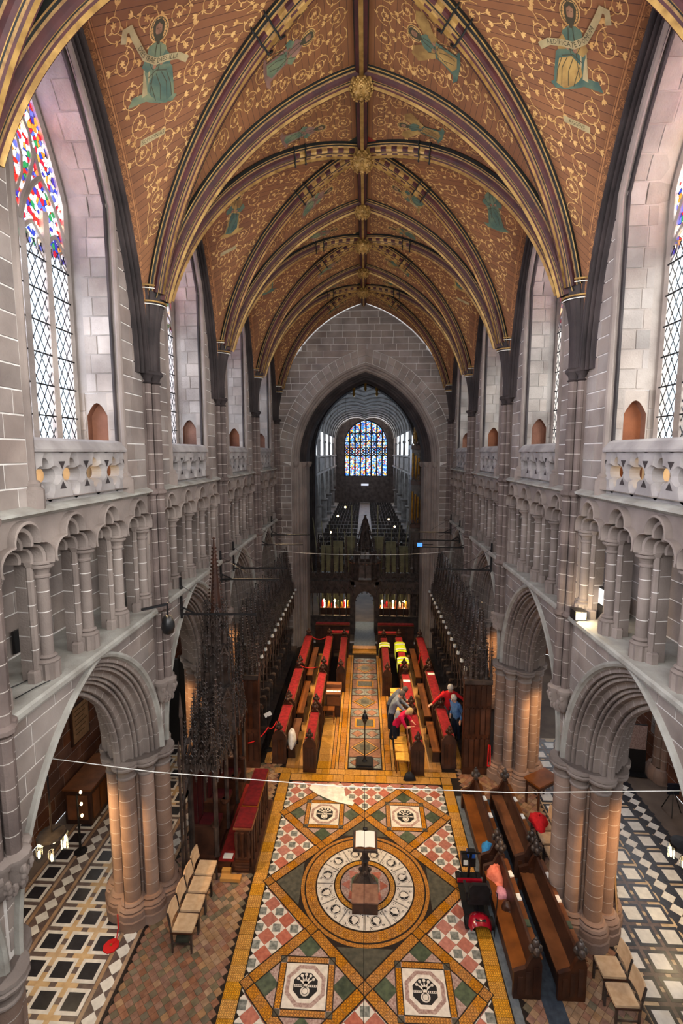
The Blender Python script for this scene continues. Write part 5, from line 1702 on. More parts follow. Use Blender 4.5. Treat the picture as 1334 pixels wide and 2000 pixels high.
aisle(FL, [-6.04, -5.51, -4.98, -7.05], [-5.775, -5.245], [-4.52, -6.55], [-4.71, -6.34, -6.76, -7.33, -4.38], 5.6, 16.0, .52, .22, 'tile_black', 'tile_white', 'tile_cream', 'tile_umber', (-7.4, -4.34), 'tile_umber')
aisle(FR, [5.25, 5.75, 6.25, 7.15], [5.5, 6.0], [6.74, 7.60], [6.55, 6.93, 7.38, 7.80], 6.4, 16.0, .50, .18, 'tile_white', 'tile_black', 'tile_umber', 'tile_cream', (5.02, 7.84), 'tile_black')

# ---------------------------------------------------------------- carved oak helpers
R3 = random.Random(21)


def spire(g, x, y, z0, z1, r, n=4, crock=8, mi=0):
    """crocketed pinnacle"""
    g.lathe([(r, z0), (r, z0 + (z1 - z0) * .18), (r * 1.25, z0 + (z1 - z0) * .2), (r * .9, z0 + (z1 - z0) * .24), (r * .12, z1 - .02), (r * .3, z1), (r * .1, z1 + .03)], (x, y), n, mi, rot=pi / 4)
    for k in range(crock):
        f = .28 + .66 * k / crock; z = z0 + (z1 - z0) * f; q = r * (1 - f) * 1.15 + .012
        for a in range(4):
            c = (x + q * 1.3 * cos(a * pi / 2), y + q * 1.3 * sin(a * pi / 2), z); e = .016 + r * .10
            g.add([(c[0] - e, c[1], c[2]), (c[0] + e, c[1], c[2]), (c[0], c[1] - e, c[2]), (c[0], c[1] + e, c[2]), (c[0], c[1], c[2] - e), (c[0], c[1], c[2] + e)], [(0, 2, 5), (2, 1, 5), (1, 3, 5), (3, 0, 5), (2, 0, 4), (1, 2, 4), (3, 1, 4), (0, 3, 4)], mi)


def gable(g, p, q, z, h, th, mi=0):
    """little pierced gable between two plan points"""
    m = ((p[0] + q[0]) / 2, (p[1] + q[1]) / 2)
    for a, b in ((p, m), (q, m)): g.bar((a[0], a[1], z), (b[0], b[1], z + h), th, th * 1.4, mi)
    ar = parch(sqrt((p[0] - q[0]) ** 2 + (p[1] - q[1]) ** 2) / 2, h * .62); L = sqrt((p[0] - q[0]) ** 2 + (p[1] - q[1]) ** 2)
    pts = []
    for k in range(9):
        y, zz = ar(k / 4); f = .5 + y / L; pts.append((p[0] + (q[0] - p[0]) * f, p[1] + (q[1] - p[1]) * f, z - h * .15 + zz))
    g.tube(pts, th * .6, 4, mi)
    g.ball((m[0], m[1], z + h + .03), th * 1.3, 5, 3, mi)


def poppy(g, x, y, z, s=1., mi=0):
    """poppyhead finial of a bench end"""
    g.lathe([(.05 * s, z), (.035 * s, z + .04 * s), (.05 * s, z + .07 * s)], (x, y), 8, mi)
    for a, r, zz, q in ((0, .055, .10, .05), (1, .055, .10, .05), (2, .055, .10, .05), (3, .055, .10, .05)):
        c = (x + r * s * cos(a * pi / 2), y + r * s * sin(a * pi / 2), z + zz * s); g.ball(c, q * s, 6, 4, mi, sz=1.3)
    g.ball((x, y, z + .17 * s), .055 * s, 7, 5, mi, sz=1.4); g.ball((x, y, z + .25 * s), .026 * s, 6, 4, mi)


# ---------------------------------------------------------------- choir stalls
def stall_proto():
    P_ = .60
    t = root('choir_stall')
    b = G(); b.box(-.78, -.05, .002, P_ - .002, 0, .18); b.box(-.78, -.70, .002, P_ - .002, .18, 2.45)
    for k in range(3): b.box(-.70, -.68, .06 + .18 * k, .18 + .18 * k, .9, 2.2)
    for y in (.03,):
        b.prism([(-.72, .18), (-.26, .18), (-.26, .95), (-.16, 1.05), (-.14, 1.15), (-.72, 1.15)], lambda p: (p[0], y - .025, p[1]), lambda p: (p[0], y + .025, p[1]))
    b.build('stall_body', 'oak_black', t, 30)
    s = G(); s.box(-.70, -.34, .06, P_ - .02, .55, .62); s.lathe([(.02, .42), (.10, .48), (.12, .55)], (-.45, P_ / 2), 8); s.build('misericord_seat', 'oak_dark', t)
    a = G(); a.lathe([(.07, 1.14), (.09, 1.17), (.085, 1.22), (.03, 1.24)], (-.24, .095), 10); a.box(-.72, -.2, .005, .09, 1.14, 1.2); a.build('elbow_rest', 'oak_black', t, 40)
    c = G()
    c.box(-.78, -.2, .002, P_ - .002, 2.42, 2.5)
    c.lathe([(.03, 1.2), (.022, 1.3), (.022, 2.35), (.05, 2.45)], (-.36, .06), 6)
    pr = (-.10, P_ / 2)                   # projecting polygonal canopy
    pl = [(-.42, .10), (-.22, .17), (-.16, P_ / 2), (-.22, P_ - .17), (-.42, P_ - .10)]
    for p, q in zip(pl, pl[1:]): gable(c, p, q, 2.48, .42, .03)
    for p in pl:
        c.lathe([(.028, 2.2), (.04, 2.3), (.028, 2.42), (.028, 3.0)], p, 5); spire(c, p[0], p[1], 2.9, 3.55, .035, 4, 5)
        for k in range(5): c.ball((p[0], p[1], 2.12 + k * .05), .018 + .008 * (k % 2), 4, 3)
    c.lathe([(.28, 2.5), (.28, 3.05), (.25, 3.1), (.22, 3.6)], (-.48, P_ / 2), 6, cap=False)
    for k in range(6):
        a = k * pi / 3; x, y = -.48 + .22 * cos(a), P_ / 2 + .22 * sin(a); spire(c, x, y, 3.05, 4.05, .03, 4, 6)
    pl2 = [(-.48 + .2 * cos(k * pi / 3), P_ / 2 + .2 * sin(k * pi / 3)) for k in range(7)]
    for p, q in zip(pl2, pl2[1:]): gable(c, p, q, 3.55, .3, .022)
    c.build('canopy', 'oak_black', t)
    p = G(); spire(p, -.48, P_ / 2, 3.4, 5.15, .16, 6, 14)
    for y in (.07,): spire(p, -.68, y + .02, 2.5, 4.7, .045, 4, 12); spire(p, -.30, y, 2.5, 4.0, .04, 4, 10)
    for k in range(26):
        x, y, z = -.45 + R3.uniform(-.26, .30), R3.uniform(.03, P_ - .03), R3.uniform(2.5, 4.2); p.box(x - .01, x + .01, y - .01, y + .01, z, z + R3.uniform(.08, .3))
    p.build('spirelet', 'oak_black', t)
    l = G(); l.lathe([(.03, 3.12), (.05, 3.13), (.06, 3.04), (.055, 3.04)], (-.06, P_ / 2), 8); l.build('lamp_shade', 'lamp_shade', t, 40)
    lb = G(); lb.bar((-.3, P_ / 2, 2.9), (-.06, P_ / 2, 3.16), .012, .012); lb.bar((-.06, P_ / 2, 3.05), (-.06, P_ / 2, 3.2), .012, .012); lb.build('lamp_arm', 'dark_iron', t)
    return t


ORD = ['first', 'second', 'third', 'fourth', 'fifth', 'sixth', 'seventh', 'eighth', 'ninth', 'tenth', 'eleventh', 'twelfth', 'thirteenth', 'fourteenth', 'fifteenth']
st0 = stall_proto(); NS = 15
for side, s in (('left', 1), ('right', -1)):
    for k in range(NS):
        o = st0 if (side == 'left' and k == 0) else clone(st0)
        o.location = (-3.12 * s, 14.2 + .60 * k if s > 0 else 14.2 + .60 * (k + 1), 0)
        o.rotation_euler = (0, 0, 0 if s > 0 else pi)
        tag(o, 'dark carved canopied oak choir stall, %s from the near end, %s row' % (ORD[k], side), 'choir stall', '%s row of canopied choir stalls' % side)
# carved end screens of the two rows
for side, s in (('left', -1), ('right', 1)):
    t = root('stall_end', 'tall panelled oak end of the %s stall row, topped by pinnacles' % side, 'screen', (s * 3.46, 14.04, 0))
    g = G(); g.box(-.40, .40, -.07, .09, 0, 2.9); g.build('panel', 'oak_dark', t)
    for k in range(5):
        for z0, z1 in ((.25, 1.15), (1.3, 2.1), (2.2, 2.8)):
            g = G(); x = -.31 + .155 * k; g.box(x - .06, x + .06, -.095, -.065, z0, z1); gable(g, (x - .065, -.09), (x + .065, -.09), z1 - .1, .12, .014); g.build('tracery_panel', 'oak_dark', t)
    g = G()
    for k in range(6): spire(g, -.375 + .15 * k, 0, 2.85, 3.6 + .5 * (k % 2) + .25 * (k in (2, 3)), .05, 4, 8)
    g.box(-.41, .41, -.11, .11, 2.85, 2.98); g.build('cresting', 'oak_black', t)

# ---------------------------------------------------------------- desks and benches of the choir
def desk(x0, x1, y0, y1, label, dark=False, ends=(1, 1), z=1.0, slope=0, grp='choir desks', loc=None):
    """long book desk with a velvet top and poppyhead ends, running along y"""
    t = root('choir_desk', label, 'desk', ((x0 + x1) / 2, (y0 + y1) / 2, 0), group=grp); w = (x1 - x0) / 2; L = (y1 - y0) / 2
    g = G(); g.box(-w * .72, w * .72, -L, L, 0, z - .06); g.box(-w * .95, w * .95, -L, L, 0, .12); g.build('desk_body', 'oak_dark', t)
    n = max(2, round(2 * L / .34))
    for k in range(n):
        y = -L + 2 * L * (k + .5) / n
        for s in (-1, 1):
            h = G(); h.box(min(s * w * .72, s * (w * .72 + .02)), max(s * w * .72, s * (w * .72 + .02)), y - L / n * .74, y + L / n * .74, .2, z - .16); h.build('front_panel', 'oak_dark', t)
    g = G(); g.box(-w, w, -L, L, z - .06, z - .025); g.build('book_board', 'oak_mid', t)
    g = G(); g.box(-w * .86, w * .86, -L * .985, L * .985, z - .03, z + .015); g.build('velvet_top', 'red_dark' if dark else 'red_velvet', t)
    for s, e in zip((-1, 1), ends):
        if not e: continue
        g = G(); y = s * (L + .04)
        g.prism([(-w - .04, 0), (w + .04, 0), (w + .04, z - .1), (w * .6, z + .06), (0, z + .12), (-w * .6, z + .06), (-w - .04, z - .1)], lambda p: (p[0], y - .04, p[1]), lambda p: (p[0], y + .04, p[1]))
        for k in (-1, 0, 1): g.box(k * w * .55 - .035, k * w * .55 + .035, y - .055, y + .055, .15, z - .2)
        en = g.build('bench_end', 'oak_dark', t)
        g = G(); poppy(g, 0, y, z + .08, 1.15); g.build('poppyhead', 'oak_dark', en, 50)
    return t


for side, s in (('left', -1), ('right', 1)):
    c = .10
    rows = [('outer', 2.60, .36, [(14.28, 15.95), (16.3, 18.85), (19.3, 22.4)]), ('inner', 1.62, .32, [(13.9, 15.5), (16.1, 18.5), (19.2, 22.4)])]
    for rn, xc, w, segs in rows:
        for (a, b), nm in zip(segs, ('nearest', 'middle', 'farthest')):
            x = c + s * xc; desk(x - w / 2, x + w / 2, a, b, 'red-topped oak choir desk, %s of the %s row on the %s' % (nm, rn, side))
    x = c + s * .92; desk(x - .15, x + .15, 19.0 if s < 0 else 18.75, 22.3, 'dark red choir desk beside the central alley on the %s' % side, True)
    # platforms and seats
    for nm, xa, xb, ya, yb, z, m, lab in (('platform', 1.84, 2.36, 14.0, 22.5, .10, 'oak_light', 'pale boarded platform between the choir desk rows on the %s'), ('platform', 2.84, 3.06, 14.2, 23.2, .10, 'oak_light', 'pale boarded walk in front of the %s choir stalls')):
        g = G(); x0, x1 = sorted((c + s * xa, c + s * xb)); n = 4
        t = root('platform', lab % side, 'platform', (0, 0, 0))
        for k in range(n): q = G(); q.box(x0 + (x1 - x0) * k / n + .003, x0 + (x1 - x0) * (k + 1) / n - .003, ya, yb, 0.018, z); q.build('floor_board', m, t)
    for (a, b), nm in zip([(14.3, 16.0), (16.35, 18.8), (19.35, 22.3)], ('nearest', 'middle', 'farthest')):
        t = root('choir_bench', '%s polished oak bench before the outer desk row on the %s' % (nm, side), 'bench', (c + s * 2.24, (a + b) / 2, 0), group='choir benches'); L = (b - a) / 2
        g = G(); g.box(-.125, .125, -L, L, .46, .50); g.build('seat', 'oak_mid', t)
        for k in (-.9, 0, .9): g = G(); g.box(-.11, .11, k * L - .03, k * L + .03, .1, .46); g.build('leg', 'oak_dark', t)
# return desks facing the alley at the far end
for side, xa, xb in (('left', -2.35, -.62), ('right', .78, 2.6)):
    for yy, lab in ((24.2, 'rear'), (23.0, 'front')):
        xb2 = xb if yy > 24 or side == 'left' else 1.7; xa2 = xa if yy > 24 or side == 'right' else -1.5
        t = desk(-.16, .16, -(xb2 - xa2) / 2, (xb2 - xa2) / 2, 'red-topped return desk, %s one %s of the screen doorway' % (lab, side), False, (0, 0), 1.0, grp='return desks')
        t.location = ((xa2 + xb2) / 2, yy, 0); t.rotation_euler = (0, 0, pi / 2)

# ---------------------------------------------------------------- choir screen with its central spire
YS = 25.6
t = root('choir_screen', 'black carved oak screen with arched doorway, pinnacles and central spire', 'screen', (.13, YS, 0))
for s in (-1, 1):
    g = G(); x0, x1 = sorted((s * .55, s * 3.25)); g.box(x0, x1, -.08, .08, 0, .95); g.build('dado', 'oak_black', t)
    for k in range(8):
        x = s * (.62 + .36 * k); g = G(); g.lathe([(.05, .9), (.035, 1.0), (.035, 2.2), (.06, 2.3)], (x, 0), 6); g.build('mullion', 'oak_black', t)
    g = G(); g.box(x0, x1, -.35, .1, 2.25, 2.9); g.box(x0, x1, -.1, .1, 2.9, 3.3)
    for k in range(7):
        p, q = (s * (.6 + .38 * k), -.38), (s * (.98 + .38 * k), -.38); gable(g, p, q, 2.3, .6, .04); gable(g, (p[0], -.3), (q[0], -.3), 2.95, .4, .03)
        for z in (2.15, 2.2): g.ball((p[0], -.38, z), .04, 5, 3)
    g.build('canopy', 'oak_black', t)
    for k in range(8):
        x = s * (.62 + .37 * k); g = G(); spire(g, x, -.3, 2.6, 3.6, .05, 4, 8); spire(g, x, 0, 3.1, 5.3 if k % 2 else 4.6, .11 if k % 2 else .06, 6, 12); g.build('pinnacle', 'oak_black', t)
    g = G(); g.box(min(s * .5, s * .78), max(s * .5, s * .78), -.3, .3, 0, 2.6); g.build('door_jamb', 'oak_black', t)
g = G(); ar = parch(.5, .62); us5 = [k / 8 for k in range(17)]
for yy in (-.3, .3):
    g.grid([[(ar(u)[0], yy, 1.75 + ar(u)[1]) for u in us5], [(ar(u)[0], yy, 2.75) for u in us5]])
g.grid([[(ar(u)[0], yy, 1.75 + ar(u)[1]) for yy in (-.3, .3)] for u in us5])
for k in range(6): g.ball((ar(k / 3 + .15)[0] * .92, -.3, 1.75 + ar(k / 3 + .15)[1] * .92), .05, 6, 4)
g.box(-.8, .8, -.35, .35, 2.7, 3.1); g.build('door_arch', 'oak_black', t)
g = G()
g.lathe([(.80, 3.0), (.85, 3.1), (.80, 3.2), (.78, 3.85), (.86, 3.95), (.86, 4.05), (.6, 4.15), (.55, 4.5)], (0, 0), 8, rot=pi / 8)
g.build('organ_loft_front', 'oak_black', t)
g = G()
for k in range(16):
    a = 2 * pi * k / 16; spire(g, .8 * cos(a), .8 * sin(a), 3.9, 4.6, .045, 4, 6); g.lathe([(.025, 3.2), (.025, 3.9)], (.83 * cos(a), .83 * sin(a)), 5)
    spire(g, .5 * cos(a), .5 * sin(a), 4.3, 5.2, .04, 4, 6)
g.build('gallery_pinnacles', 'oak_black', t)
g = G(); spire(g, 0, 0, 4.2, 6.35, .42, 8, 18); g.build('central_spire', 'oak_black', t)
g = G()
for k in range(14):
    a = -pi / 2 + (k - 6.5) * .2; g.ball((.87 * cos(a), .87 * sin(a), 3.96 - .04 * abs(sin((k) * 1.1))), .035, 6, 4)
g.build('carved_band', 'oak_mid', t)

# ---------------------------------------------------------------- bishop's throne on the left
t = root('canopied_throne', 'towering black carved oak throne with red seats under a pinnacled canopy', 'throne', (-3.40, 11.6, 0))
g = G(); g.box(-.50, .46, -1.45, 1.6, 0, .16); g.box(-.50, .10, -1.38, 1.5, .16, .30); g.build('plinth', 'oak_dark', t)
g = G(); g.box(-.52, -.46, -1.3, 1.4, .3, 2.5); g.build('back_panel', 'oak_black', t)
for k in range(7): g = G(); g.box(-.46, -.44, -1.2 + .36 * k, -.93 + .36 * k, .6, 2.3); g.build('lining_panel', 'maroon_leather', t)
for x in (-.45, .12):
    for y in (-1.28, -.4, .48, 1.36):
        g = G(); g.lathe([(.08, .3), (.06, .4), (.055, 2.4), (.09, 2.5)], (x, y), 6); g.build('post', 'oak_black', t)
for k, y in enumerate((-.84, .04, .92)):
    st = G(); st.box(-.44, .05, y - .34, y + .34, .62, .70); s_ = st.build('seat', 'oak_dark', t); c = G(); c.box(-.42, .05, y - .30, y + .30, .70, .78); c.build('cushion', 'maroon_leather', s_)
    for yy in (y - .40, y + .40):
        a = G(); a.box(-.44, .12, yy - .04, yy + .04, .3, 1.0); a.lathe([(.09, 1.0), (.10, 1.03), (.09, 1.07)], (.08, yy), 10); a.build('arm', 'oak_dark', t)
g = G()                                    # lace-like canopy front and end
for j in range(3):
    z = 2.35 + .32 * j; ins = .05 * j
    n = 9
    for k in range(n):
        y0 = -1.4 + 2.85 * k / n; y1 = y0 + 2.85 / n; gable(g, (.22 - ins, y0), (.22 - ins, y1), z, .34, .03); gable(g, (-.5 + ins, y0), (-.5 + ins, y1), z, .34, .03)
        for q in range(4): g.ball((.22 - ins, y0, z - .12 + .06 * q), .026 + .01 * (q % 2), 5, 3)
        spire(g, .22 - ins, y0, z, z + .75, .03, 4, 5)
    for k in range(3):
        x0 = -.5 + .24 * k; gable(g, (x0, -1.42 + ins), (x0 + .24, -1.42 + ins), z, .34, .03)
        for q in range(4): g.ball((x0, -1.42 + ins, z - .12 + .06 * q), .026 + .01 * (q % 2), 5, 3)
        spire(g, x0, -1.42 + ins, z, z + .75, .03, 4, 5)
g.box(-.5, .2, -1.4, 1.45, 2.5, 2.62); g.build('canopy_lace', 'oak_black', t)
g = G(); rr = random.Random(4)
for k in range(60):                        # forest of slim pinnacles
    x, y = rr.uniform(-.48, .2), rr.uniform(-1.35, 1.4); z0 = rr.uniform(2.6, 3.3); spire(g, x, y, z0, z0 + rr.uniform(.8, 1.5), .035, 4, 7)
g.build('pinnacle_cluster', 'oak_black', t)
for nm, r, z0, z1, yc in (('tower', .46, 2.6, 3.9, -.1), ('tower', .36, 3.9, 5.0, -.1), ('tower', .26, 4.9, 5.7, -.1)):
    g = G(); g.lathe([(r * .75, z0), (r * .75, z1)], (-.1, yc), 8)
    for k in range(8):
        a = 2 * pi * k / 8 + pi / 8; x, y = -.1 + r * cos(a), yc + r * sin(a); spire(g, x, y, z0 + .1, z1 + .45, .05, 4, 9)
        b = a + pi / 4; gable(g, (x, y), (-.1 + r * cos(b), yc + r * sin(b)), z1 - .35, .35, .03)
        for q in range(7): g.ball((x, y, z0 + .1 + q * (z1 - z0) / 7), .035, 5, 3)
    g.build(nm, 'oak_black', t)
g = G(); spire(g, -.1, -.1, 5.3, 7.55, .15, 8, 16); g.build('spire', 'oak_dark', t)
for y, z in ((-1.55, 4.4), (-1.75, 3.4)):
    g = G(); g.lathe([(.05, .0), (.035, .3), (.03, z - .6), (.05, z - .55), (.01, z)], (-.50, y), 6); g.bar((-.5, y, z - 1.6), (-.5, -1.3, z - 1.2), .06, .06); g.bar((-.5, y, 1.9), (-.5, -1.3, 1.9), .05, .05); g.build('prop_post', 'oak_black', t)

# clergy desk in front of the throne, with carpet and steps
cp = G(); cp.box(-3.25, -2.90, 10.30, 13.0, .162, .175)
t = root('throne_desk', 'panelled oak desk with deep red cushion tops in front of the throne', 'desk', (-2.64, 11.2, 0))
g = G(); g.box(-.28, .28, -1.02, 1.2, 0, .16); g.build('plinth', 'oak_dark', t)
for ya, yb, xw in ((-1.0, -.32, .22), (-.28, 1.14, .20)):
    g = G(); g.box(-xw + .06, xw - .06, ya, yb, .16, 1.05); b = g.build('desk_body', 'oak_dark', t)
    g = G(); g.box(-xw, xw, ya, yb, 1.05, 1.09); g.build('book_board', 'oak_mid', b)
    g = G(); g.box(-xw + .02, xw - .02, ya + .02, yb - .02, 1.09, 1.125); g.build('velvet_cushion', 'red_dark', b)
    n = 3 if yb - ya < 1 else 6
    for k in range(n):
        y = ya + (yb - ya) * (k + .5) / n; g = G(); g.box(xw - .06, xw - .03, y - .09, y + .09, .25, .95); g.lathe([(.035, .16), (.022, .4), (.022, .9), (.03, 1.05)], (xw - .02, y - (yb - ya) / n / 2), 6); g.build('linenfold_panel', 'oak_dark', b)
for k in range(5): g = G(); g.box(-.16, .16, -1.06 - .02 * (4 - k), -1.0, .16 + .05 * k, .20 + .05 * k); g.build('carved_moulding', 'oak_dark', t)
g = G()
for x in (-.14, .0, .14): g.lathe([(.05, .4), (.03, .55), (.05, .8), (.04, 1.0)], (x, -1.02), 7)
g.build('carved_figures', 'oak_dark', t)
t = root('throne_step', 'pair of pale wooden steps at the near end of the throne platform', 'step', (-3.0, 9.92, 0))
g = G(); g.box(-.10, .36, -.02, .12, .018, .10); g.build('lower_step', 'oak_light', t); g = G(); g.box(-.10, .10, .12, .22, .018, .17); g.build('upper_step', 'oak_light', t)
tag(cp.build('carpet_runner', 'carpet_red'), 'red carpet strip between throne seats and desk', 'carpet')
g = G(); g.box(-.11, .11, -.08, .08, 0, .004); tag(g.build('notice_sheet', 'white_paper', None, None, (-3.06, 10.45, .176)), 'white sheet of paper on the red throne carpet', 'paper')

# ---------------------------------------------------------------- pews on the right
def pew(x0, y0, y1, label):
    t = root('pew', label, 'pew', (x0, (y0 + y1) / 2, 0), group='long pews on the right of the mosaic'); L = (y1 - y0) / 2
    g = G(); g.box(0.0, .31, -L, L, .40, .44); g.build('seat', 'oak_mid', t)
    g = G(); g.prism([(.28, .40), (.32, .40), (.37, .80), (.33, .80)], lambda p: (p[0], -L, p[1]), lambda p: (p[0], L, p[1])); g.build('backrest', 'oak_dark', t)
    g = G(); g.box(.35, .49, -L, L, .74, .76); g.build('book_ledge', 'oak_mid', t)
    g = G(); g.box(.32, .37, -L, L, .80, .85); g.build('top_rail', 'oak_dark', t)
    g = G(); g.box(.05, .08, -L, L, .02, .40); g.build('seat_riser', 'oak_dark', t)
    for s in (-1, 1):
        y = s * (L + .03); g = G(); g.prism([(-.02, .018), (.46, .018), (.46, .70), (.42, .86), (.34, .92), (.26, .80), (.18, .62), (.06, .58), (-.02, .54)], lambda p: (p[0], y - .035, p[1]), lambda p: (p[0], y + .035, p[1]))
        for k in range(3): g.box(.05 + .135 * k, .13 + .135 * k, y - .048, y + .048, .12, .46 + .10 * k)
        en = g.build('pew_end', 'oak_dark', t)
        g = G(); poppy(g, .34, y, .87, 1.25); g.build('poppyhead', 'oak_black', en, 50)
    return t


for x0, rn in ((2.78, 'front'), (3.55, 'back')):
    pew(x0, 7.85, 10.02, 'dark oak pew with poppyhead ends, nearer one of the %s row' % rn); pew(x0, 10.38, 12.5, 'dark oak pew with poppyhead ends, farther one of the %s row' % rn)
    for k, y in enumerate((8.5, 9.05, 9.6, 10.75, 11.3, 11.9)):
        g = G(); g.box(-.05, .05, -.07, .07, 0, .03, 0, .1 * (k % 3)); tag(g.build('hymn_book', 'white_paper' if k % 3 else 'marble_green', None, None, (x0 + .425, y, .761)), 'small %s book lying on the %s pew ledge, %s from the near end' % ('white' if k % 3 else 'green', rn, ORD[k]), 'book', 'books on the %s pew ledge' % rn)


# ---------------------------------------------------------------- chairs
def chair_proto():
    t = root('stacking_chair')
    g = G(); g.box(-.21, .21, -.21, .21, .43, .455); g.build('seat_frame', 'oak_dark', t)
    g = G(); g.prism([(-.20, -.19), (.20, -.19), (.21, -.1), (.21, .1), (.20, .19), (-.20, .19)], lambda p: (p[0], p[1], .455), lambda p: (p[0] * .97, p[1] * .97, .49)); g.build('seat_pad', 'beige_pad', t)
    g = G(); n = 7
    g.grid([[(-.21 - .06 * ((z - .5) / .35) - .03 * (1 - (2 * k / n - 1) ** 2) + d, -.19 + .38 * k / n, z) for k in range(n + 1)] for d, z in ((0, .58), (0, .86), (.03, .87), (.03, .58), (0, .58))]); g.build('back_pad', 'beige_pad', t)
    for x, y in ((.18, -.19), (.18, .19)): g = G(); g.box(x - .018, x + .018, y - .018, y + .018, .018, .44); g.build('leg', 'oak_black', t)
    for y in (-.19, .19): g = G(); g.bar((-.19, y, .018), (-.20, y, .45), .032, .032); g.bar((-.20, y, .45), (-.265, y, .85), .03, .03); g.build('leg', 'oak_black', t)
    g = G(); g.box(-.18, .18, -.2, -.18, .2, .225); g.box(-.18, .18, .18, .2, .2, .225); g.build('stretcher', 'oak_black', t)
    return t


ch = chair_proto(); spots = [((-3.36, 8.49), 0, 'beige padded chair left of the mosaic, nearest of the row of four'), ((-3.36, 8.92), 0, 'beige padded chair left of the mosaic, second of the row of four'), ((-3.36, 9.35), 0, 'beige padded chair left of the mosaic, third of the row of four'), ((-3.37, 9.78), 0, 'beige padded chair left of the mosaic, next to the throne step'),
                             ((4.52, 11.45), pi, 'beige padded chair behind the pews with a red coat over it'), ((4.52, 11.0), pi, 'beige padded chair behind the pews, next to the one with the red coat'), ((4.52, 10.56), pi, 'beige padded chair behind the pews, second from the red coat'), ((4.50, 10.12), pi, 'beige padded chair by the right pier holding white papers'), ((4.52, 8.02), pi, 'beige padded chair in front of the right pier, farther of two'), ((4.50, 7.56), pi, 'beige padded chair in front of the right pier, nearer of two')]
for i, (p, a, lab) in enumerate(spots):
    o = ch if i == 0 else clone(ch)
    o.location = (p[0], p[1], 0); o.rotation_euler = (0, 0, a); tag(o, lab, 'chair', 'beige padded chairs')


def rush_proto():
    t = root('rush_chair')
    g = G(); g.prism([(-.2, -.17), (.2, -.21), (.2, .21), (-.2, .17)], lambda p: (p[0], p[1], .43), lambda p: (p[0], p[1], .47)); g.build('seat', 'yellow_pad', t)
    for x, y in ((-.18, -.15), (-.18, .15), (.18, -.18), (.18, .18)): g = G(); g.lathe([(.02, .02), (.018, .45)], (x, y), 6); g.build('leg', 'oak_mid', t)
    g = G()
    for y in (-.17, .17): g.lathe([(.018, .45), (.016, .80)], (.21, y), 6)
    g.build('back_posts', 'oak_mid', t)
    g = G(); g.prism([(-.19, .66), (-.19, .78), (-.12, .86), (0, .89), (.12, .86), (.19, .78), (.19, .66)], lambda p: (.20, p[0], p[1]), lambda p: (.225, p[0], p[1])); g.build('backrest', 'oak_mid', t)
    return t


rc = rush_proto()
for i, (x, y, lab) in enumerate(((1.33, 18.25, 'farthest'), (1.32, 17.82, 'second'), (1.31, 17.38, 'third'), (1.31, 16.95, 'fourth'), (1.28, 14.92, 'fifth'), (1.28, 14.49, 'sixth'), (1.28, 14.06, 'nearest'))):
    o = rc if i == 0 else clone(rc); o.location = (x, y, 0); tag(o, 'round-backed yellow-seated chair along the right desks, %s from the screen' % lab, 'chair', 'yellow chairs along the right choir desks')

# ---------------------------------------------------------------- lectern, step box, candle stand
t = root('lectern', 'black carved lectern bearing a large open book in the roundel', 'lectern', (.15, 9.98, 0))
g = G(); g.lathe([(.27, .018), (.27, .08), (.22, .12), (.17, .20), (.12, .30)], n=8); g.build('base', 'oak_black', t)
g = G(); g.lathe([(.12, .28), (.08, .36), (.07, .6), (.11, .66), (.07, .72), (.08, .92), (.13, .98)], n=8)
for k in range(4): g.ball((.1 * cos(k * pi / 2), .1 * sin(k * pi / 2), .40), .05, 6, 4)
g.build('pillar', 'oak_black', t, 40)
dk = lambda x, y, z=0: (x, y, 1.10 + .30 * y + z)
g = G(); g.add([dk(-.27, -.21), dk(.27, -.21), dk(.27, .21), dk(-.27, .21), dk(-.27, -.21, -.05), dk(.27, -.21, -.05), dk(.27, .21, -.05), dk(-.27, .21, -.05)], [(0, 1, 2, 3), (4, 5, 6, 7), (0, 1, 5, 4), (1, 2, 6, 5), (2, 3, 7, 6), (3, 0, 4, 7)]); g.build('desk_top', 'oak_black', t)
b = root('open_book', 'large open book with white pages on the lectern', 'book', (.15, 9.98, 0))
g = G()
for s in (-1, 1): g.grid([[dk(s * x, y, .02 + .03 * sin(min(1, x / .2) * pi) * .6 + .01) for x in (0, .04, .09, .15, .21)] for y in (-.17, .17)])
g.build('pages', 'white_paper', b)
g = G(); g.add([dk(-.23, -.18, .008), dk(.23, -.18, .008), dk(.23, .18, .008), dk(-.23, .18, .008)], [(0, 1, 2, 3)]); g.build('cover', 'oak_mid', b)
g = G(); g.box(-.05, .05, -.02, .02, 0, .05); tag(g.build('reading_lamp', 'chrome', None, None, (.15, 10.20, 1.165)), 'small silver lamp at the top of the lectern desk', 'lamp')
t = root('step_box', 'low pinkish-brown wooden box standing in front of the lectern', 'box', (.15, 9.47, 0))
g = G(); g.box(-.27, .27, -.21, .21, .018, .28); g.build('box_body', 'oak_dark', t); g = G(); g.box(-.28, -.002, -.23, .23, .28, .31); g.build('lid_board', 'tile_terracotta', t); g = G(); g.box(.002, .28, -.23, .23, .28, .31); g.build('lid_board', 'tile_terracotta', t)
t = root('candle_stand', 'tall thin black stand on a square base at the head of the alley', 'stand', (.14, 14.32, 0))
g = G(); g.box(-.27, .27, -.27, .27, .012, .07); g.box(-.23, .23, -.23, .23, .07, .11); g.lathe([(.09, .11), (.04, .18), (.02, .3)], n=8); g.build('base', 'black_metal', t)
g = G(); g.lathe([(.02, .25), (.018, 1.35)], n=8); g.build('pole', 'black_metal', t)
g = G(); g.lathe([(.02, 1.3), (.06, 1.4), (.09, 1.52), (.07, 1.62), (.03, 1.68), (.05, 1.74), (.01, 1.78)], n=10)
for k in range(6): g.ball((.085 * cos(k), .085 * sin(k), 1.5), .03, 5, 3)
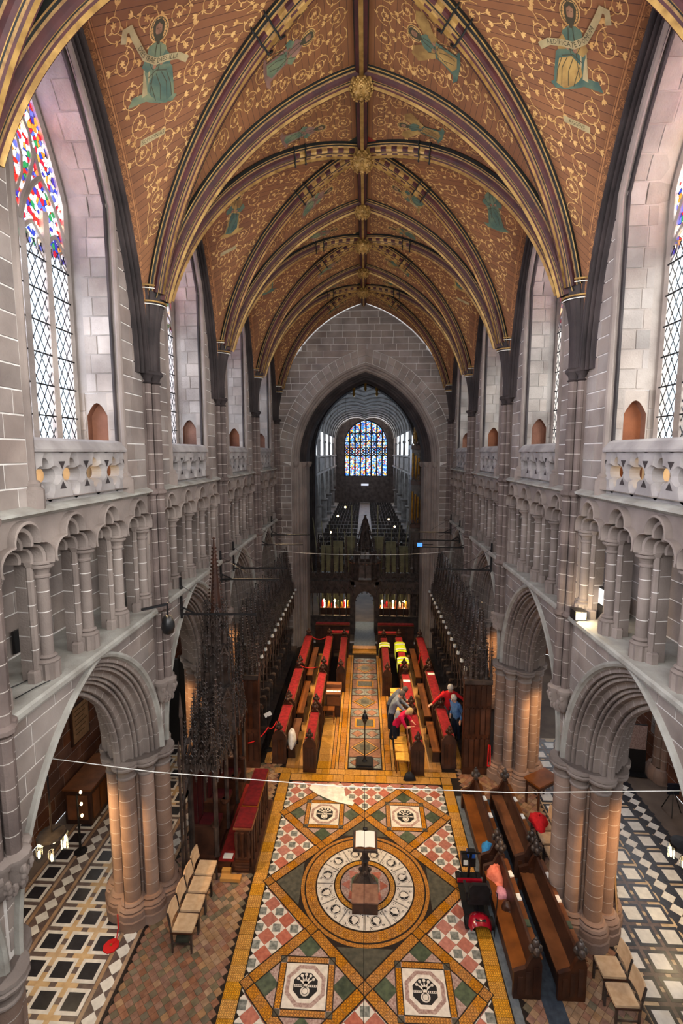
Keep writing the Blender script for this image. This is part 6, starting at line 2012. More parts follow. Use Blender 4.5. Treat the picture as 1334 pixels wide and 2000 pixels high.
g.build('finial', 'black_metal', t, 40)
# reading desk and stool beside the left choir desks
t = root('music_console', 'orange-brown wooden console with papers beside the left choir desk', 'console', (-1.0, 17.3, 0))
g = G(); g.box(-.25, .25, -.28, .28, .012, .86); g.build('case', 'oak_dark', t); g = G(); g.box(-.28, .28, -.32, .32, .86, .90); g.build('top', 'oak_mid', t); g = G(); g.box(-.28, .28, .14, .36, .90, 1.04); g.build('upper_shelf', 'oak_mid', t)
g = G(); g.box(-.23, .23, -.30, -.28, .45, .80); g.build('front_panel', 'oak_mid', t)
for k in range(4): g = G(); g.box(-.06, .06, -.05, .05, 0, .005); tag(g.build('music_sheet', 'white_paper', None, None, (-1.2 + .13 * k, 17.2, .901)), 'white sheet lying on the orange console, %s from the left' % ORD[k], 'paper', 'sheets on the console')
t = root('wooden_stool', 'orange wooden stool in front of the console', 'stool', (-1.14, 16.72, 0))
g = G(); g.box(-.2, .2, -.15, .15, .46, .5); g.build('seat', 'oak_mid', t)
for x in (-.16, .16):
    for y in (-.11, .11): g = G(); g.bar((x * 1.15, y * 1.15, .015), (x, y, .46), .035, .035); g.build('leg', 'oak_mid', t)
g = G(); g.bar((-.17, 0, .2), (.17, 0, .2), .025, .025); g.build('stretcher', 'oak_mid', t)

# ---------------------------------------------------------------- people
def person(label, loc, rz, J, mats, radii=None, hair='hair_dark', bald=False):
    """J: joint positions (local, facing +x); one continuous skinned body, coloured by region"""
    order = ['pelvis', 'waist', 'chest', 'neck', 'head', 'crown', 'ls', 'le', 'lw', 'lh', 'rs', 're', 'rw', 'rh', 'lhip', 'lk', 'la', 'lt', 'rhip', 'rk', 'ra', 'rt']
    rad = dict(pelvis=.155, waist=.145, chest=.16, neck=.062, head=.088, crown=.075, ls=.075, le=.052, lw=.036, lh=.036, rs=.075, re=.052, rw=.036, rh=.036, lhip=.105, lk=.072, la=.05, lt=.042, rhip=.105, rk=.072, ra=.05, rt=.042)
    rad.update(radii or {})
    E_ = [('pelvis', 'waist', 'shirt'), ('waist', 'chest', 'shirt'), ('chest', 'neck', 'shirt'), ('neck', 'head', 'skin'), ('head', 'crown', 'skin'), ('chest', 'ls', 'shirt'), ('ls', 'le', 'shirt'), ('le', 'lw', 'sleeve'), ('lw', 'lh', 'skin'), ('chest', 'rs', 'shirt'), ('rs', 're', 'shirt'), ('re', 'rw', 'sleeve'), ('rw', 'rh', 'skin'),
          ('pelvis', 'lhip', 'legs'), ('lhip', 'lk', 'legs'), ('lk', 'la', 'legs'), ('la', 'lt', 'shoe'), ('pelvis', 'rhip', 'legs'), ('rhip', 'rk', 'legs'), ('rk', 'ra', 'legs'), ('ra', 'rt', 'shoe')]
    P = {k: Vector(J[k]) for k in order}; verts = [P[k] for k in order]; rr = [rad[k] for k in order]; reg = [(order.index(a), order.index(b), m) for a, b, m in E_]
    for w, h in (('lw', 'lh'), ('rw', 'rh')):          # five fingers on each hand
        d = (P[h] - P[w]); d = d.normalized() if d.length > 1e-6 else Vector((1, 0, 0)); side = d.cross(Vector((0, 0, 1)))
        side = side.normalized() if side.length > .1 else Vector((0, 1, 0))
        for i, (o, l) in enumerate(((-.028, .075), (-.01, .085), (.01, .08), (.027, .065), (.05, .035))):
            b = len(verts); verts += [P[h] + side * o + d * l * .5, P[h] + side * o * 1.1 + d * l - Vector((0, 0, .02))]; rr += [.011, .009]
            reg += [(order.index(h), b, 'skin'), (b, b + 1, 'skin')]
    me = bpy.data.meshes.new('tmp'); me.from_pydata([tuple(v) for v in verts], [(a, b) for a, b, _ in reg], []); ob = bpy.data.objects.new('tmp', me); COL.objects.link(ob)
    md = ob.modifiers.new('s', 'SKIN')
    for i, sv in enumerate(me.skin_vertices[0].data): sv.radius = (rr[i], rr[i]); sv.use_root = (i == 0)
    sb = ob.modifiers.new('d', 'SUBSURF'); sb.levels = 2; sb.render_levels = 2
    dg = bpy.context.evaluated_depsgraph_get(); out = bpy.data.meshes.new_from_object(ob.evaluated_get(dg)); out.name = 'body'
    bpy.data.objects.remove(ob)
    slots = list(mats.keys()); out.materials.clear()
    for k in slots: out.materials.append(MATS[mats[k]])
    for p in out.polygons:
        c = p.center; best, bm = 9, None
        for a, b, m in reg:
            A, B_ = verts[a], verts[b]; d = B_ - A; u = max(0, min(1, (c - A).dot(d) / max(1e-9, d.dot(d)))); q = (c - A - d * u).length - (rr[a] * (1 - u) + rr[b] * u)
            if q < best: best, bm = q, m
        p.material_index = slots.index(bm); p.use_smooth = True
    t = root('person', label, 'person', loc, rz); link('body', out, t)
    H = P['head']; up = (P['crown'] - H).normalized(); f = Vector((1, 0, 0)); f = (f - up * f.dot(up)).normalized(); sd = up.cross(f)
    g = G(); rows = []
    for i in range(7):                                  # hair cap over the back and top of the head
        a = -.35 + (pi / 2 + .35) * i / 6; row = []
        for k in range(12):
            b = 2 * pi * k / 12; rad_ = .108 * (1.0 if cos(b) < .4 or i > 3 else .9); row.append(H + up * (.05 + .125 * sin(a)) + (f * cos(b) + sd * sin(b)) * (rad_ * cos(a)) - f * .012)
        rows.append(row)
    if not bald: g.grid(rows, wrap=True); g.build('hair', hair, t, 60)
    fc = G(); c = H + up * .03 + f * .09
    fc.ball(c, .018, 6, 4); fc.ball(c + up * -.045, .014, 6, 4)
    for s in (-1, 1): fc.ball(H + up * .03 + sd * (s * .092), .022, 6, 4)
    fc.build('face_features', 'skin', t, 60)
    ey = G()
    for s in (-1, 1): ey.ball(H + up * .045 + f * .083 + sd * (s * .032), .011, 6, 4)
    ey.build('eyes', 'fold_line', t)
    return t


def stand(dx=0., lean=0., w=.0, arms=None, h=1.72):
    k = h / 1.72; hz = .92
    J = dict(pelvis=(0, 0, hz), waist=(lean * .15, 0, 1.08), chest=(lean * .45, 0, 1.32), neck=(lean * .72, 0, 1.50 - abs(lean) * .12), head=(lean * .92, 0, 1.60 - abs(lean) * .25), crown=(lean * 1.05, 0, 1.70 - abs(lean) * .3),
             ls=(lean * .5, .19, 1.40 - abs(lean) * .1), rs=(lean * .5, -.19, 1.40 - abs(lean) * .1), lhip=(0, .10, .86), rhip=(0, -.10, .86), lk=(.03, .11, .48), rk=(.03, -.11, .48), la=(0, .12, .08), ra=(0, -.12, .08), lt=(.15, .13, .055), rt=(.15, -.13, .055))
    a = arms or dict(le=(0, .25, 1.12), lw=(.08, .26, .88), lh=(.1, .26, .80), re=(0, -.25, 1.12), rw=(.08, -.26, .88), rh=(.1, -.26, .80))
    J.update(a)
    return {q: (v[0] * k, v[1] * k, v[2] * k) for q, v in J.items()}


on_desk = dict(le=(.42, .24, 1.13), lw=(.58, .14, 1.04), lh=(.65, .11, 1.05), re=(.42, -.24, 1.13), rw=(.58, -.14, 1.04), rh=(.65, -.11, 1.05))
person('person in a grey shirt and dark trousers leaning over the right choir desk', (1.02, 15.72, .012), -.1, stand(lean=.36, arms=on_desk, h=1.78), dict(shirt='grey_shirt', sleeve='grey_shirt', skin='skin', legs='navy_trousers', shoe='rubber'), hair='hair_dark')
person('person in a magenta top bending over the red desk, forearms on it', (1.14, 15.12, .012), -.45, stand(lean=.52, arms=dict(le=(.46, .24, 1.05), lw=(.62, .12, 1.03), lh=(.68, .06, 1.04), re=(.46, -.24, 1.05), rw=(.62, -.12, 1.03), rh=(.68, -.06, 1.04)), h=1.62), dict(shirt='magenta_shirt', sleeve='skin', skin='skin', legs='navy_trousers', shoe='rubber'), hair='hair_blond')
person('person in a slate-grey top with lowered head behind the grey-shirted one', (1.0, 16.35, .012), -.2, stand(lean=.55, arms=on_desk, h=1.70), dict(shirt='slate_top', sleeve='slate_top', skin='skin', legs='navy_trousers', shoe='rubber'), hair='hair_dark')
person('person in a bright red jacket with spread arms between the right desks', (3.02, 16.12, .10), -pi / 2, stand(lean=.12, arms=dict(le=(.12, .44, 1.22), lw=(.22, .62, 1.08), lh=(.25, .69, 1.05), re=(.12, -.44, 1.22), rw=(.22, -.62, 1.08), rh=(.25, -.69, 1.05)), h=1.72), dict(shirt='red_coat', sleeve='red_coat', skin='skin', legs='grey_trousers', shoe='rubber'), hair='hair_grey')
person('grey-haired person in a blue denim jacket standing by the right stalls', (3.20, 15.62, .10), -2.6, stand(lean=.2, h=1.62), dict(shirt='denim_blue', sleeve='denim_blue', skin='skin', legs='navy_trousers', shoe='rubber'), hair='hair_grey')
g = G(); g.ball((0, 0, 0), .16, 10, 7, sx=.6, sy=.95, sz=1.2); g.ball((-.07, 0, -.07), .09, 8, 5, sx=.6, sz=.9); tag(g.build('backpack', 'backpack_grey', None, 60, (1.20, 15.06, 1.20)), 'grey striped backpack on the magenta-topped person', 'backpack')

# ---------------------------------------------------------------- mobility scooter and things on the pew
t = root('mobility_scooter', 'red and black mobility scooter parked at the mosaic edge', 'scooter', (2.46, 9.55, 0), pi)
g = G(); g.prism([(-.26, .1), (.26, .1), (.26, .14), (-.26, .14)], lambda p: (p[0], -.75, p[1]), lambda p: (p[0], .45, p[1])); g.build('deck', 'rubber', t)
g = G(); rows = []
for i in range(7):
    f = i / 6; w = .19 + .05 * sin(pi * f); rows.append([(w * cos(a), .36 + f * .32, .15 + (.13 + .06 * sin(pi * f)) * max(0, sin(a))) for a in [pi * k / 8 for k in range(9)]])
g.grid(rows); g.build('rear_cowl', 'scooter_red', t, 50)
g = G(); g.box(-.10, .10, .56, .62, .30, .32); g.build('chrome_trim', 'chrome', t)
for x, y in ((-.24, .45), (.24, .45), (-.22, -.62), (.22, -.62)):
    g = G(); rows = [[(x + d, y + r * cos(a), .12 + r * sin(a)) for a in [2 * pi * k / 14 for k in range(14)]] for d, r in ((-.04, .06), (-.04, .115), (.04, .115), (.04, .06))]; g.grid(rows, wrap=True); g.build('wheel', 'rubber', t, 50)
g = G(); g.box(-.22, .22, .0, .42, .48, .58); g.lathe([(.05, .14), (.05, .5)], (0, .2), 8); g.build('seat', 'seat_black', t)
g = G(); g.prism([(-.19, .58), (.19, .58), (.20, .85), (.14, .93), (-.14, .93), (-.20, .85)], lambda p: (p[0], .36, p[1]), lambda p: (p[0], .45, p[1] + .02)); g.build('seat_back', 'seat_black', t)
for s in (-1, 1): g = G(); g.box(s * .24 - .025, s * .24 + .025, .08, .38, .68, .72); g.bar((s * .24, .36, .5), (s * .24, .36, .7), .03, .03); g.build('armrest', 'seat_black', t)
g = G(); g.bar((0, -.62, .15), (0, -.42, .92), .05, .05); g.build('tiller', 'black_metal', t)
g = G(); g.bar((-.20, -.40, .92), (.20, -.40, .92), .03, .03); g.box(-.08, .08, -.46, -.36, .92, .98); g.build('handlebar', 'black_metal', t)
g = G(); g.box(-.15, .15, -.80, -.58, .42, .62); g.build('front_basket', 'black_metal', t)
g = G(); g.box(-.14, .02, -.78, -.60, .62, .70); g.build('basket_cover', 'blue_plastic', t); g = G(); g.box(.03, .12, -.58, -.575, .46, .58); g.build('basket_label', 'white_paper', t)
g = G(); g.box(-.27, .27, -.50, -.44, .16, .22); g.build('front_bumper', 'scooter_red', t)


def cloth(name, m, loc, sx, sy, sz, seed, label, cat, rz=0):
    r = random.Random(seed); g = G(); rows = []; n = 14; mrows = 7
    for i in range(mrows):
        f = i / (mrows - 1); a = f * pi / 2; row = []
        for k in range(n):
            b = 2 * pi * k / n; w = 1 + .22 * sin(3 * b + seed) * (1 - f) + r.uniform(-.1, .1); row.append((sx * cos(a) * cos(b) * w, sy * cos(a) * sin(b) * w, sz * sin(a) * (1 + r.uniform(-.12, .12))))
        rows.append(row)
    g.grid(rows, wrap=True); g.f.append(tuple(range(n))); g.m.append(0)
    return tag(g.build(name, m, None, 70, loc, ) if not rz else g.build(name, m, None, 70, loc), label, cat)


cloth('folded_jacket', 'cyan_cloth', (2.98, 10.55, .445), .16, .15, .24, 2, 'bright blue jacket heaped on the front pew beside the poppyhead', 'jacket')
cloth('folded_jacket', 'coral_cloth', (2.98, 9.86, .445), .16, .22, .26, 5, 'coral orange jacket heaped on the front pew', 'jacket')
cloth('folded_scarf', 'pink_cloth', (3.00, 9.45, .445), .13, .15, .12, 9, 'pale pink patterned scarf lying on the pew behind the coral jacket', 'scarf')
cloth('handbag', 'oak_dark', (3.02, 9.14, .445), .10, .12, .14, 4, 'small brown bag on the front pew next to the pink scarf', 'bag')
g = G(); g.tube([(0, 0, .02), (.02, .02, .5), (.05, .05, .82), (.05, .10, .88), (.04, .16, .85)], .012, 6); tag(g.build('walking_stick', 'black_metal', None, 50, (2.72, 8.9, 0)), 'thin black walking stick leaning against the front pew', 'stick')
cloth('red_coat', 'red_coat', (4.44, 11.44, .49), .22, .26, .22, 7, 'red coat thrown over the farthest chair behind the pews', 'coat')
g = G()
for k in range(3): g.box(-.13 + .02 * k, .13, -.1, .1 - .02 * k, .006 * k, .006 * k + .005, 0, .15 * k)
tag(g.build('paper_pile', 'white_paper', None, None, (4.47, 10.14, .49)), 'loose white papers on a chair by the right pier', 'paper')
g = G(); g.box(-.06, .06, -.12, .12, .0, .12); tag(g.build('tissue_box', 'cyan_cloth', None, None, (4.20, 11.02, .012)), 'small blue box on the floor beside the chairs behind the pews', 'box')
g = G(); g.tube([(-.12, 0, .09), (.12, 0, .09)], .085, 10); g2_ = g.build('rolled_cushion', 'vault_green', None, 50, (-3.42, 8.49, .012)); tag(g2_, 'rolled green cushion under the nearest chair of the left row', 'cushion')

# white sheet on the mosaic, garments on the desks
g = G(); out = [(-1.46, 13.09), (-1.38, 13.29), (-.78, 13.32), (-.45, 13.14), (-.39, 12.82), (-.14, 12.57), (-.19, 12.45), (-.74, 12.60), (-1.2, 12.86)]
cxx = sum(p[0] for p in out) / 9; cyy = sum(p[1] for p in out) / 9
rows = [[(cxx + (x - cxx) * f, cyy + (y - cyy) * f, .022 + z + (.006 * sin(9 * x + 7 * y) + .006) * (f > .1)) for x, y in out] for f, z in ((.02, .018), (.4, .016), (.75, .012), (1, .006), (1.0, 0))]
g.grid(rows, wrap=True); tag(g.build('dust_sheet', 'white_cloth', None, 60), 'crumpled white sheet lying on the far edge of the mosaic', 'sheet')
cloth('white_garment', 'white_cloth', (-2.14, 14.45, .502), .13, .24, .50, 12, 'white garment heaped on the near end of the left choir bench', 'garment')
for k, (x, y, sy_, lab) in enumerate(((1.02, 21.4, .28, 'yellow high-visibility jacket over the desk by the alley'), (1.72, 21.2, .55, 'large yellow high-visibility jacket draped on the inner right desk, farther one'), (1.73, 19.75, .34, 'yellow high-visibility jacket hanging on the inner right desk, nearer one'))):
    t = root('hi_vis_jacket', lab, 'jacket', (x, y, 1.017), group='high-visibility jackets')
    g = G(); w = .23; pts = [(-w - .02, -.42), (-w, -.02), (-.12, .02), (.12, .03), (w, -.01), (w + .03, -.5)]
    g.grid([[(px, yy, pz + .01 * sin(5 * yy + px * 9)) for px, pz in pts] for yy in (-sy_, -sy_ / 2, 0, sy_ / 2, sy_)]); g.build('jacket_body', 'hivis', t, 40)
    for yy in (-sy_ * .55, sy_ * .45):
        g = G(); g.grid([[(px, y2, pz + .016) for px, pz in pts] for y2 in (yy - .05, yy + .05)]); g.build('reflective_band', 'reflective', t)
for x, y, lab, m in ((1.72, 17.9, 'white open booklet on the middle inner right desk', 'white_paper'), (2.72, 18.55, 'white card on the middle outer right desk', 'white_paper')):
    g = G(); g.box(-.13, .13, -.09, .09, 0, .012); tag(g.build('booklet', m, None, None, (x, y, 1.016)), lab, 'book')
cloth('black_bag', 'seat_black', (1.46, 13.66, .012), .17, .13, .22, 3, 'black bag on the floor before the nearest yellow chair', 'bag')

# ---------------------------------------------------------------- ropes and stands
def rope(name, pts, r, m, label, cat='rope', sag=.12):
    P = []
    for a, b in zip(pts, pts[1:]):
        for k in range(8):
            f = k / 8; P.append((a[0] + (b[0] - a[0]) * f, a[1] + (b[1] - a[1]) * f, a[2] + (b[2] - a[2]) * f - sag * 4 * f * (1 - f)))
    P.append(pts[-1]); g = G(); g.tube(P, r, 6)
    return tag(g.build(name, m, None, 60), label, cat)


rope('barrier_rope', [(-3.35, 13.75, .95), (-2.88, 14.45, 1.05), (-2.70, 14.9, 1.0)], .018, 'rope_red', 'red barrier rope at the near end of the left choir walk')
rope('barrier_rope', [(-2.62, 19.1, 1.1), (-1.75, 18.9, 1.05)], .018, 'rope_red', 'red barrier rope across the left desks at the middle gap')
rope('barrier_rope', [(-2.33, 22.2, 1.03), (-1.66, 22.2, 1.03)], .018, 'rope_red', 'red barrier rope across the far end of the left desks')
rope('barrier_rope', [(2.53, 20.62, 1.02), (2.46, 20.58, .62), (2.46, 20.5, .62), (2.53, 20.46, 1.02)], .018, 'rope_red', 'looped red rope hanging on the far outer right desk', sag=.05)
rope('barrier_rope', [(3.80, 13.9, 1.0), (3.78, 13.88, .35), (3.86, 13.88, .35), (3.84, 13.9, 1.0)], .018, 'rope_red', 'red rope hanging in a loop on the right stall end', sag=.0)
t = root('music_stand', 'slim black stand with white sheet at the near end of the left stalls', 'stand', (-2.95, 14.75, .102))
g = G(); g.lathe([(.14, 0), (.14, .02), (.02, .05), (.014, 1.15)], n=10); g.build('pole', 'black_metal', t, 40); g = G(); g.bar((-.1, 0, 1.15), (.1, .05, 1.24), .02, .14); g.build('white_sheet', 'white_paper', t)
t = root('floor_rope_weight', 'flat red disc with a red cord at the foot of the left pier', 'rope', (-4.80, 8.36, 0))
g = G(); g.lathe([(.15, .012), (.155, .02), (.15, .035), (.03, .045)], n=8); g.build('disc', 'rope_red', t, 40); g = G(); g.tube([(.02, .02, .04), (.08, .06, .1), (.1, .12, .3), (.08, .16, .55)], .012, 6); g.build('cord', 'rope_red', t, 50); g = G(); g.lathe([(.025, .045), (.025, .06)], n=8); g.build('brass_eye', 'brass', t)

# ---------------------------------------------------------------- fittings on the walls
names = ['nearest', 'second', 'third', 'fourth', 'farthest']
for side, s, ys in (('left', -1, (10.7, 13.8, 15.2, 19.2, 21.6)), ('right', 1, (15.3, 18.95, 20.5, 22.6))):
    for k, y in enumerate(ys):
        t = root('iron_bracket', 'thin black iron arm reaching over the stalls, %s on the %s wall' % (names[k] if k < len(ys) - 1 else 'farthest', side), 'bracket', (s * 4.05, y, 5.95), group='iron arms above the stalls')
        g = G(); g.bar((0, 0, 0), (-s * 1.72, 0, .02), .045, .045); g.build('arm', 'dark_iron', t)
        g = G(); g.bar((-s * .012, 0, -.1), (-s * .012, 0, .85), .05, .04); g.ball((-s * .02, 0, .62), .045, 6, 4); g.ball((-s * .02, 0, .12), .045, 6, 4); g.build('wall_post', 'dark_iron', t)
        g = G(); g.bar((-s * .02, 0, .16), (-s * .32, 0, .02), .03, .03); g.build('brace', 'dark_iron', t)
        g = G(); g.tube([(-s * .02, 0, .66), (-s * .9, 0, .12)], .006, 4); g.build('stay_wire', 'dark_iron', t)
t = root('loudspeaker', 'black egg-shaped loudspeaker hung from an arm on the left gallery ledge', 'speaker', (-3.72, 9.15, 6.28))
g = G(); g.lathe([(.02, .18), (.08, .15), (.12, .02), (.13, -.08), (.10, -.18), (.03, -.22)], n=12); g.build('shell', 'black_metal', t, 50); g = G(); g.bar((0, 0, .17), (0, 0, .42), .025, .025); g.bar((.03, -.1, .42), (-.3, -.45, .42), .05, .04); g.build('arm', 'black_metal', t)
t = root('floodlight_unit', 'lit floodlight box on the right gallery ledge', 'lamp', (4.05, 9.05, 6.535))
g = G(); g.box(-.10, .10, -.12, .12, .0, .18); g.build('housing', 'black_metal', t); g = G(); g.box(-.09, .09, -.128, -.122, .02, .16); g.build('lens', 'bulb', t)
point('floodlight_unit_light', (3.98, 8.80, 6.75), 16, (1, .8, .5), .06)
t = root('monitor', 'small pale screen standing in the right gallery', 'screen', (4.46, 9.0, 6.535))
g = G(); g.box(-.03, .03, -.18, .18, .28, .60); g.build('case', 'black_metal', t); g = G(); g.box(-.036, -.031, -.16, .16, .30, .58); g.build('display', 'screen_white', t); g = G(); g.box(-.05, .05, -.1, .1, 0, .28); g.build('stand', 'black_metal', t)
g = G(); g.box(-.02, .02, -.2, .2, 0, .34); tag(g.build('black_speaker_box', 'black_metal', None, None, (-5.08, 7.0, 6.62)), 'flat black speaker panel in the left gallery passage', 'speaker')
t = root('wall_display', 'small glowing blue screen near the right end of the choir screen', 'screen', (2.72, 23.30, 5.25))
g = G(); g.box(-.13, .13, -.03, .03, -.1, .1); g.build('case', 'black_metal', t); g = G(); g.box(-.12, .12, -.036, -.031, -.09, .09); mat('screen_blue', (60, 110, 220), emit=((70, 130, 255), 1.6)); g.build('display', 'screen_blue', t); g = G(); g.bar((.1, 0, 0), (1.0, .12, 0), .03, .03); g.build('arm', 'dark_iron', t)
for k, (pts, lab) in enumerate((([(-4.6, 5.3, 6.57), (-4.5, 5.8, 6.56), (-4.35, 6.2, 6.57), (-4.5, 6.7, 6.56)], 'loose black cable on the left gallery floor'), ([(-4.2, 5.6, 6.57), (-4.15, 5.9, 6.57), (-4.08, 6.1, 6.57)], 'short black cable on the left gallery ledge'))):
    rope('floor_cable', pts, .008, 'black_metal', lab, 'cable', 0)
# long wire across the choir with drop wires
wp = [(-5.2, 6.5, 5.26), (-2.92, 6.5, 5.02), (-.21, 6.5, 4.885), (2.18, 6.5, 4.875), (4.9, 6.5, 5.0)]
g = G(); g.tube(wp, .006, 6); tag(g.build('suspension_wire', 'white_paper', None, 60), 'pale wire stretched across the choir from wall to wall', 'wire')
for x, z1, lab in ((.12, .6, 'thin wire hanging from the cross wire above the lectern'), (-3.46, 2.6, 'thin wire hanging from the cross wire on the left')):
    g = G(); g.tube([(0, 0, 0), (0, 0, z1 - 4.9)], .004, 4); tag(g.build('hanging_wire', 'dark_iron', None, None, (x, 6.5, 4.9 if x > 0 else 5.06)), lab, 'wire')
rope('suspension_wire', [(-3.9, 20.6, 5.45), (0.2, 20.6, 5.3), (3.9, 20.6, 5.5)], .008, 'white_paper', 'far pale wire sagging in front of the screen', 'wire', .06)

# ---------------------------------------------------------------- lanterns in the aisles
def chandelier(loc, top, label, seed):
    t = root('lantern_cluster', label, 'chandelier', loc); r = random.Random(seed)
    g = G(); g.tube([(0, 0, .35), (0, 0, top - loc[2])], .012, 5); g.tube([(.02, 0, .35), (.02, 0, top - loc[2])], .006, 4); g.build('chain', 'dark_iron', t)
    g = G(); g.lathe([(.05, .36), (.24, .34), (.26, .30), (.24, .29)], n=12); g.build('ring', 'dark_iron', t)
    for k in range(6):
        a = k * pi / 3; x, y, z = .24 * cos(a), .24 * sin(a), -.05 * (k % 3)
        g = G(); g.lathe([(.05, z), (.062, z + .03), (.062, z + .24), (.03, z + .27)], (x, y), 8, cap=False); g.build('glass_shade', 'clear_glass', t, 40)
        g = G(); g.lathe([(.016, z + .05), (.022, z + .09), (.018, z + .17), (.006, z + .2)], (x, y), 8); g.build('bulb', 'bulb', t, 40)
    point(t.name + '_light', (loc[0], loc[1], loc[2] + .0), 38, (1, .74, .4), .15)
    return t


chandelier((-5.75, 8.25, 2.15), 5.6, 'cluster of glass lanterns with lit bulbs hanging in the left aisle', 1)
chandelier((6.62, 9.5, 1.35), 5.6, 'cluster of glass lanterns with lit bulbs hanging at the right edge', 2)
for s in (-1, 1):
    for y in (9.2, 13.7, 18.2): spot('aisle_spot', (s * 6.0, y - 2.0, 3.6), (s * 4.7, y + .25, 1.5), 420, (1, .56, .22), 48, .8, .08)

# ---------------------------------------------------------------- left aisle furniture
t = root('box_pew', 'reddish-brown panelled box pew in the left aisle', 'pew', (-7.25, 12.2, 0))
g = G(); g.box(-.35, .35, -.75, .75, .012, .95); g.build('body', 'oak_dark', t); g = G(); g.box(-.38, .38, -.78, .78, .95, 1.0); g.build('top_rail', 'oak_mid', t)
for k in range(4): g = G(); g.box(.35, .37, -.68 + .35 * k, -.40 + .35 * k, .15, .82); g.build('panel', 'oak_mid', t)
for k in range(2): g = G(); g.box(-.28 + .3 * k, -.04 + .3 * k, -.77, -.75, .15, .82); g.build('panel', 'oak_mid', t)
t = root('candle_rack', 'iron candle stand with three small flames in the left aisle', 'candle stand', (-6.72, 10.6, 0))
g = G(); g.lathe([(.16, .012), (.03, .05), (.02, 1.5)], n=8); g.build('pole', 'dark_iron', t)
for k in range(3):
    g = G(); g.bar((0, 0, .9 + .3 * k), (.12, -.05, .95 + .3 * k), .02, .02); g.build('arm', 'dark_iron', t); g = G(); g.ball((.13, -.055, 1.0 + .3 * k), .03, 8, 6, 0, sz=1.4); g.build('flame', 'bulb', t)
t = root('black_bell_canopy', 'black ribbed bell-shaped canopy in the dark end of the left aisle', 'canopy', (-6.75, 13.4, 0))
g = G(); g.lathe([(.30, .012), (.26, .2), (.10, .4), (.09, 1.2), (.4, 1.25), (.55, 1.35), (.52, 1.5), (.56, 1.58), (.5, 1.75), (.3, 1.95), (.06, 2.05), (.09, 2.15), (.02, 2.25)], n=22); g.build('bell', 'black_metal', t, 30)
g = G()
for k in range(22): a = 2 * pi * k / 22; g.bar((.52 * cos(a), .52 * sin(a), 1.3), (.60 * cos(a), .60 * sin(a), 1.12), .02, .02)
stuff(g.build('fringe', 'dark_iron', t))
t = root('aisle_screen', 'tall black panelled screen closing the left aisle', 'screen', (-6.2, 15.2, 0))
g = G(); g.box(-1.0, 1.0, -.05, .05, .012, 2.9); g.build('panel', 'black_metal', t)
for k in range(5): g = G(); g.box(-.96 + .4 * k, -.92 + .4 * k, -.07, .07, .012, 3.0); g.build('stile', 'black_metal', t)
for side, x, y, z, w, h, lab in (('l', -7.87, 12.7, 2.15, .42, .55, 'framed pale memorial plaque on the left aisle wall'), ('r', 8.87, 14.2, 1.45, .34, .26, 'pale stone memorial plaque on the right aisle wall')):
    t = root('wall_plaque', lab, 'plaque', (x, y, z)); s = 1 if x < 0 else -1
    g = G(); g.box(min(0, s * .06), max(0, s * .06), -w, w, -h, h); g.build('frame', 'oak_dark' if s > 0 else 'ledge_stone', t); g = G(); g.box(min(s * .06, s * .075), max(s * .06, s * .075), -w + .05, w - .05, -h + .05, h - .05); g.build('tablet', 'tile_buff' if s > 0 else 'parapet_stone', t)
    for k in range(6): g = G(); zz = h - .16 - k * (2 * h - .3) / 6; g.box(min(s * .075, s * .08), max(s * .075, s * .08), -w * .7, w * .7 - .08 * (k % 3), zz - .008, zz + .008); g.build('inscription_line', 'fold_line', t)
for x, y, rz, lab in ((-5.42, 9.7, .35, 'tan board with dark lettering leaning against the left pier'), (5.36, 9.4, -.35, 'tan board with dark lettering leaning against the right pier')):
    t = root('leaning_board', lab, 'board', (x, y, 0), rz); s = 1 if x < 0 else -1
    g = G(); g.add([(0, -.26, .012), (.03 * s, -.26, .012), (s * .16, -.26, 1.25), (s * .13, -.26, 1.25), (0, .26, .012), (.03 * s, .26, .012), (s * .16, .26, 1.25), (s * .13, .26, 1.25)], [(0, 1, 2, 3), (4, 5, 6, 7), (0, 1, 5, 4), (1, 2, 6, 5), (2, 3, 7, 6), (3, 0, 4, 7)]); g.build('board', 'tile_cream', t)
    for k in range(6):
        z = .4 + .13 * k; g = G(); xx = s * .13 * (z / 1.25) - s * .008; g.box(xx - .004, xx + .004, -.2, .16 - .05 * (k % 3), z, z + .035); g.build('lettering', 'fold_line', t)
# ---------------------------------------------------------------- right aisle furniture
t = root('side_table', 'dark oak table with turned legs between the right piers', 'table', (5.0, 12.85, 0), .55)
g = G(); g.box(-.42, .42, -.26, .26, .70, .75); g.build('top', 'oak_mid', t); g = G(); g.box(-.38, .38, -.22, .22, .58, .70); g.build('apron', 'oak_dark', t)
for x in (-.35, .35):
    for y in (-.2, .2): g = G(); g.lathe([(.035, .02), (.03, .1), (.045, .3), (.025, .45), (.04, .58)], (x, y), 8); g.build('leg', 'oak_dark', t, 40)
t = root('notice_board', 'free-standing black notice board with a pale panel in the right aisle', 'notice board', (8.25, 14.3, 0), -.15)
g = G(); g.box(-.30, .30, -.25, .25, .012, .03); g.build('foot', 'black_metal', t); g = G(); g.box(-.30, .30, -.02, .02, .03, .75); g.build('lower_panel', 'black_metal', t); g = G(); g.box(-.30, .30, -.02, .02, .75, 1.55); g.build('frame', 'black_metal', t); g = G(); g.box(-.28, .28, -.028, -.021, .77, 1.53); g.build('pale_sheet', 'marble_speckle', t)
t = root('tripod_stand', 'thin dark tripod with a blue cloth at the right aisle wall', 'tripod', (8.35, 12.6, 0))
for k in range(3): a = k * 2.1; g = G(); g.bar((.25 * cos(a), .25 * sin(a), .012), (0, 0, .7), .02, .02); g.build('leg', 'dark_iron', t)
g = G(); g.box(-.15, .15, -.02, .02, .55, .85); g.build('cloth_panel', 'navy_trousers', t)

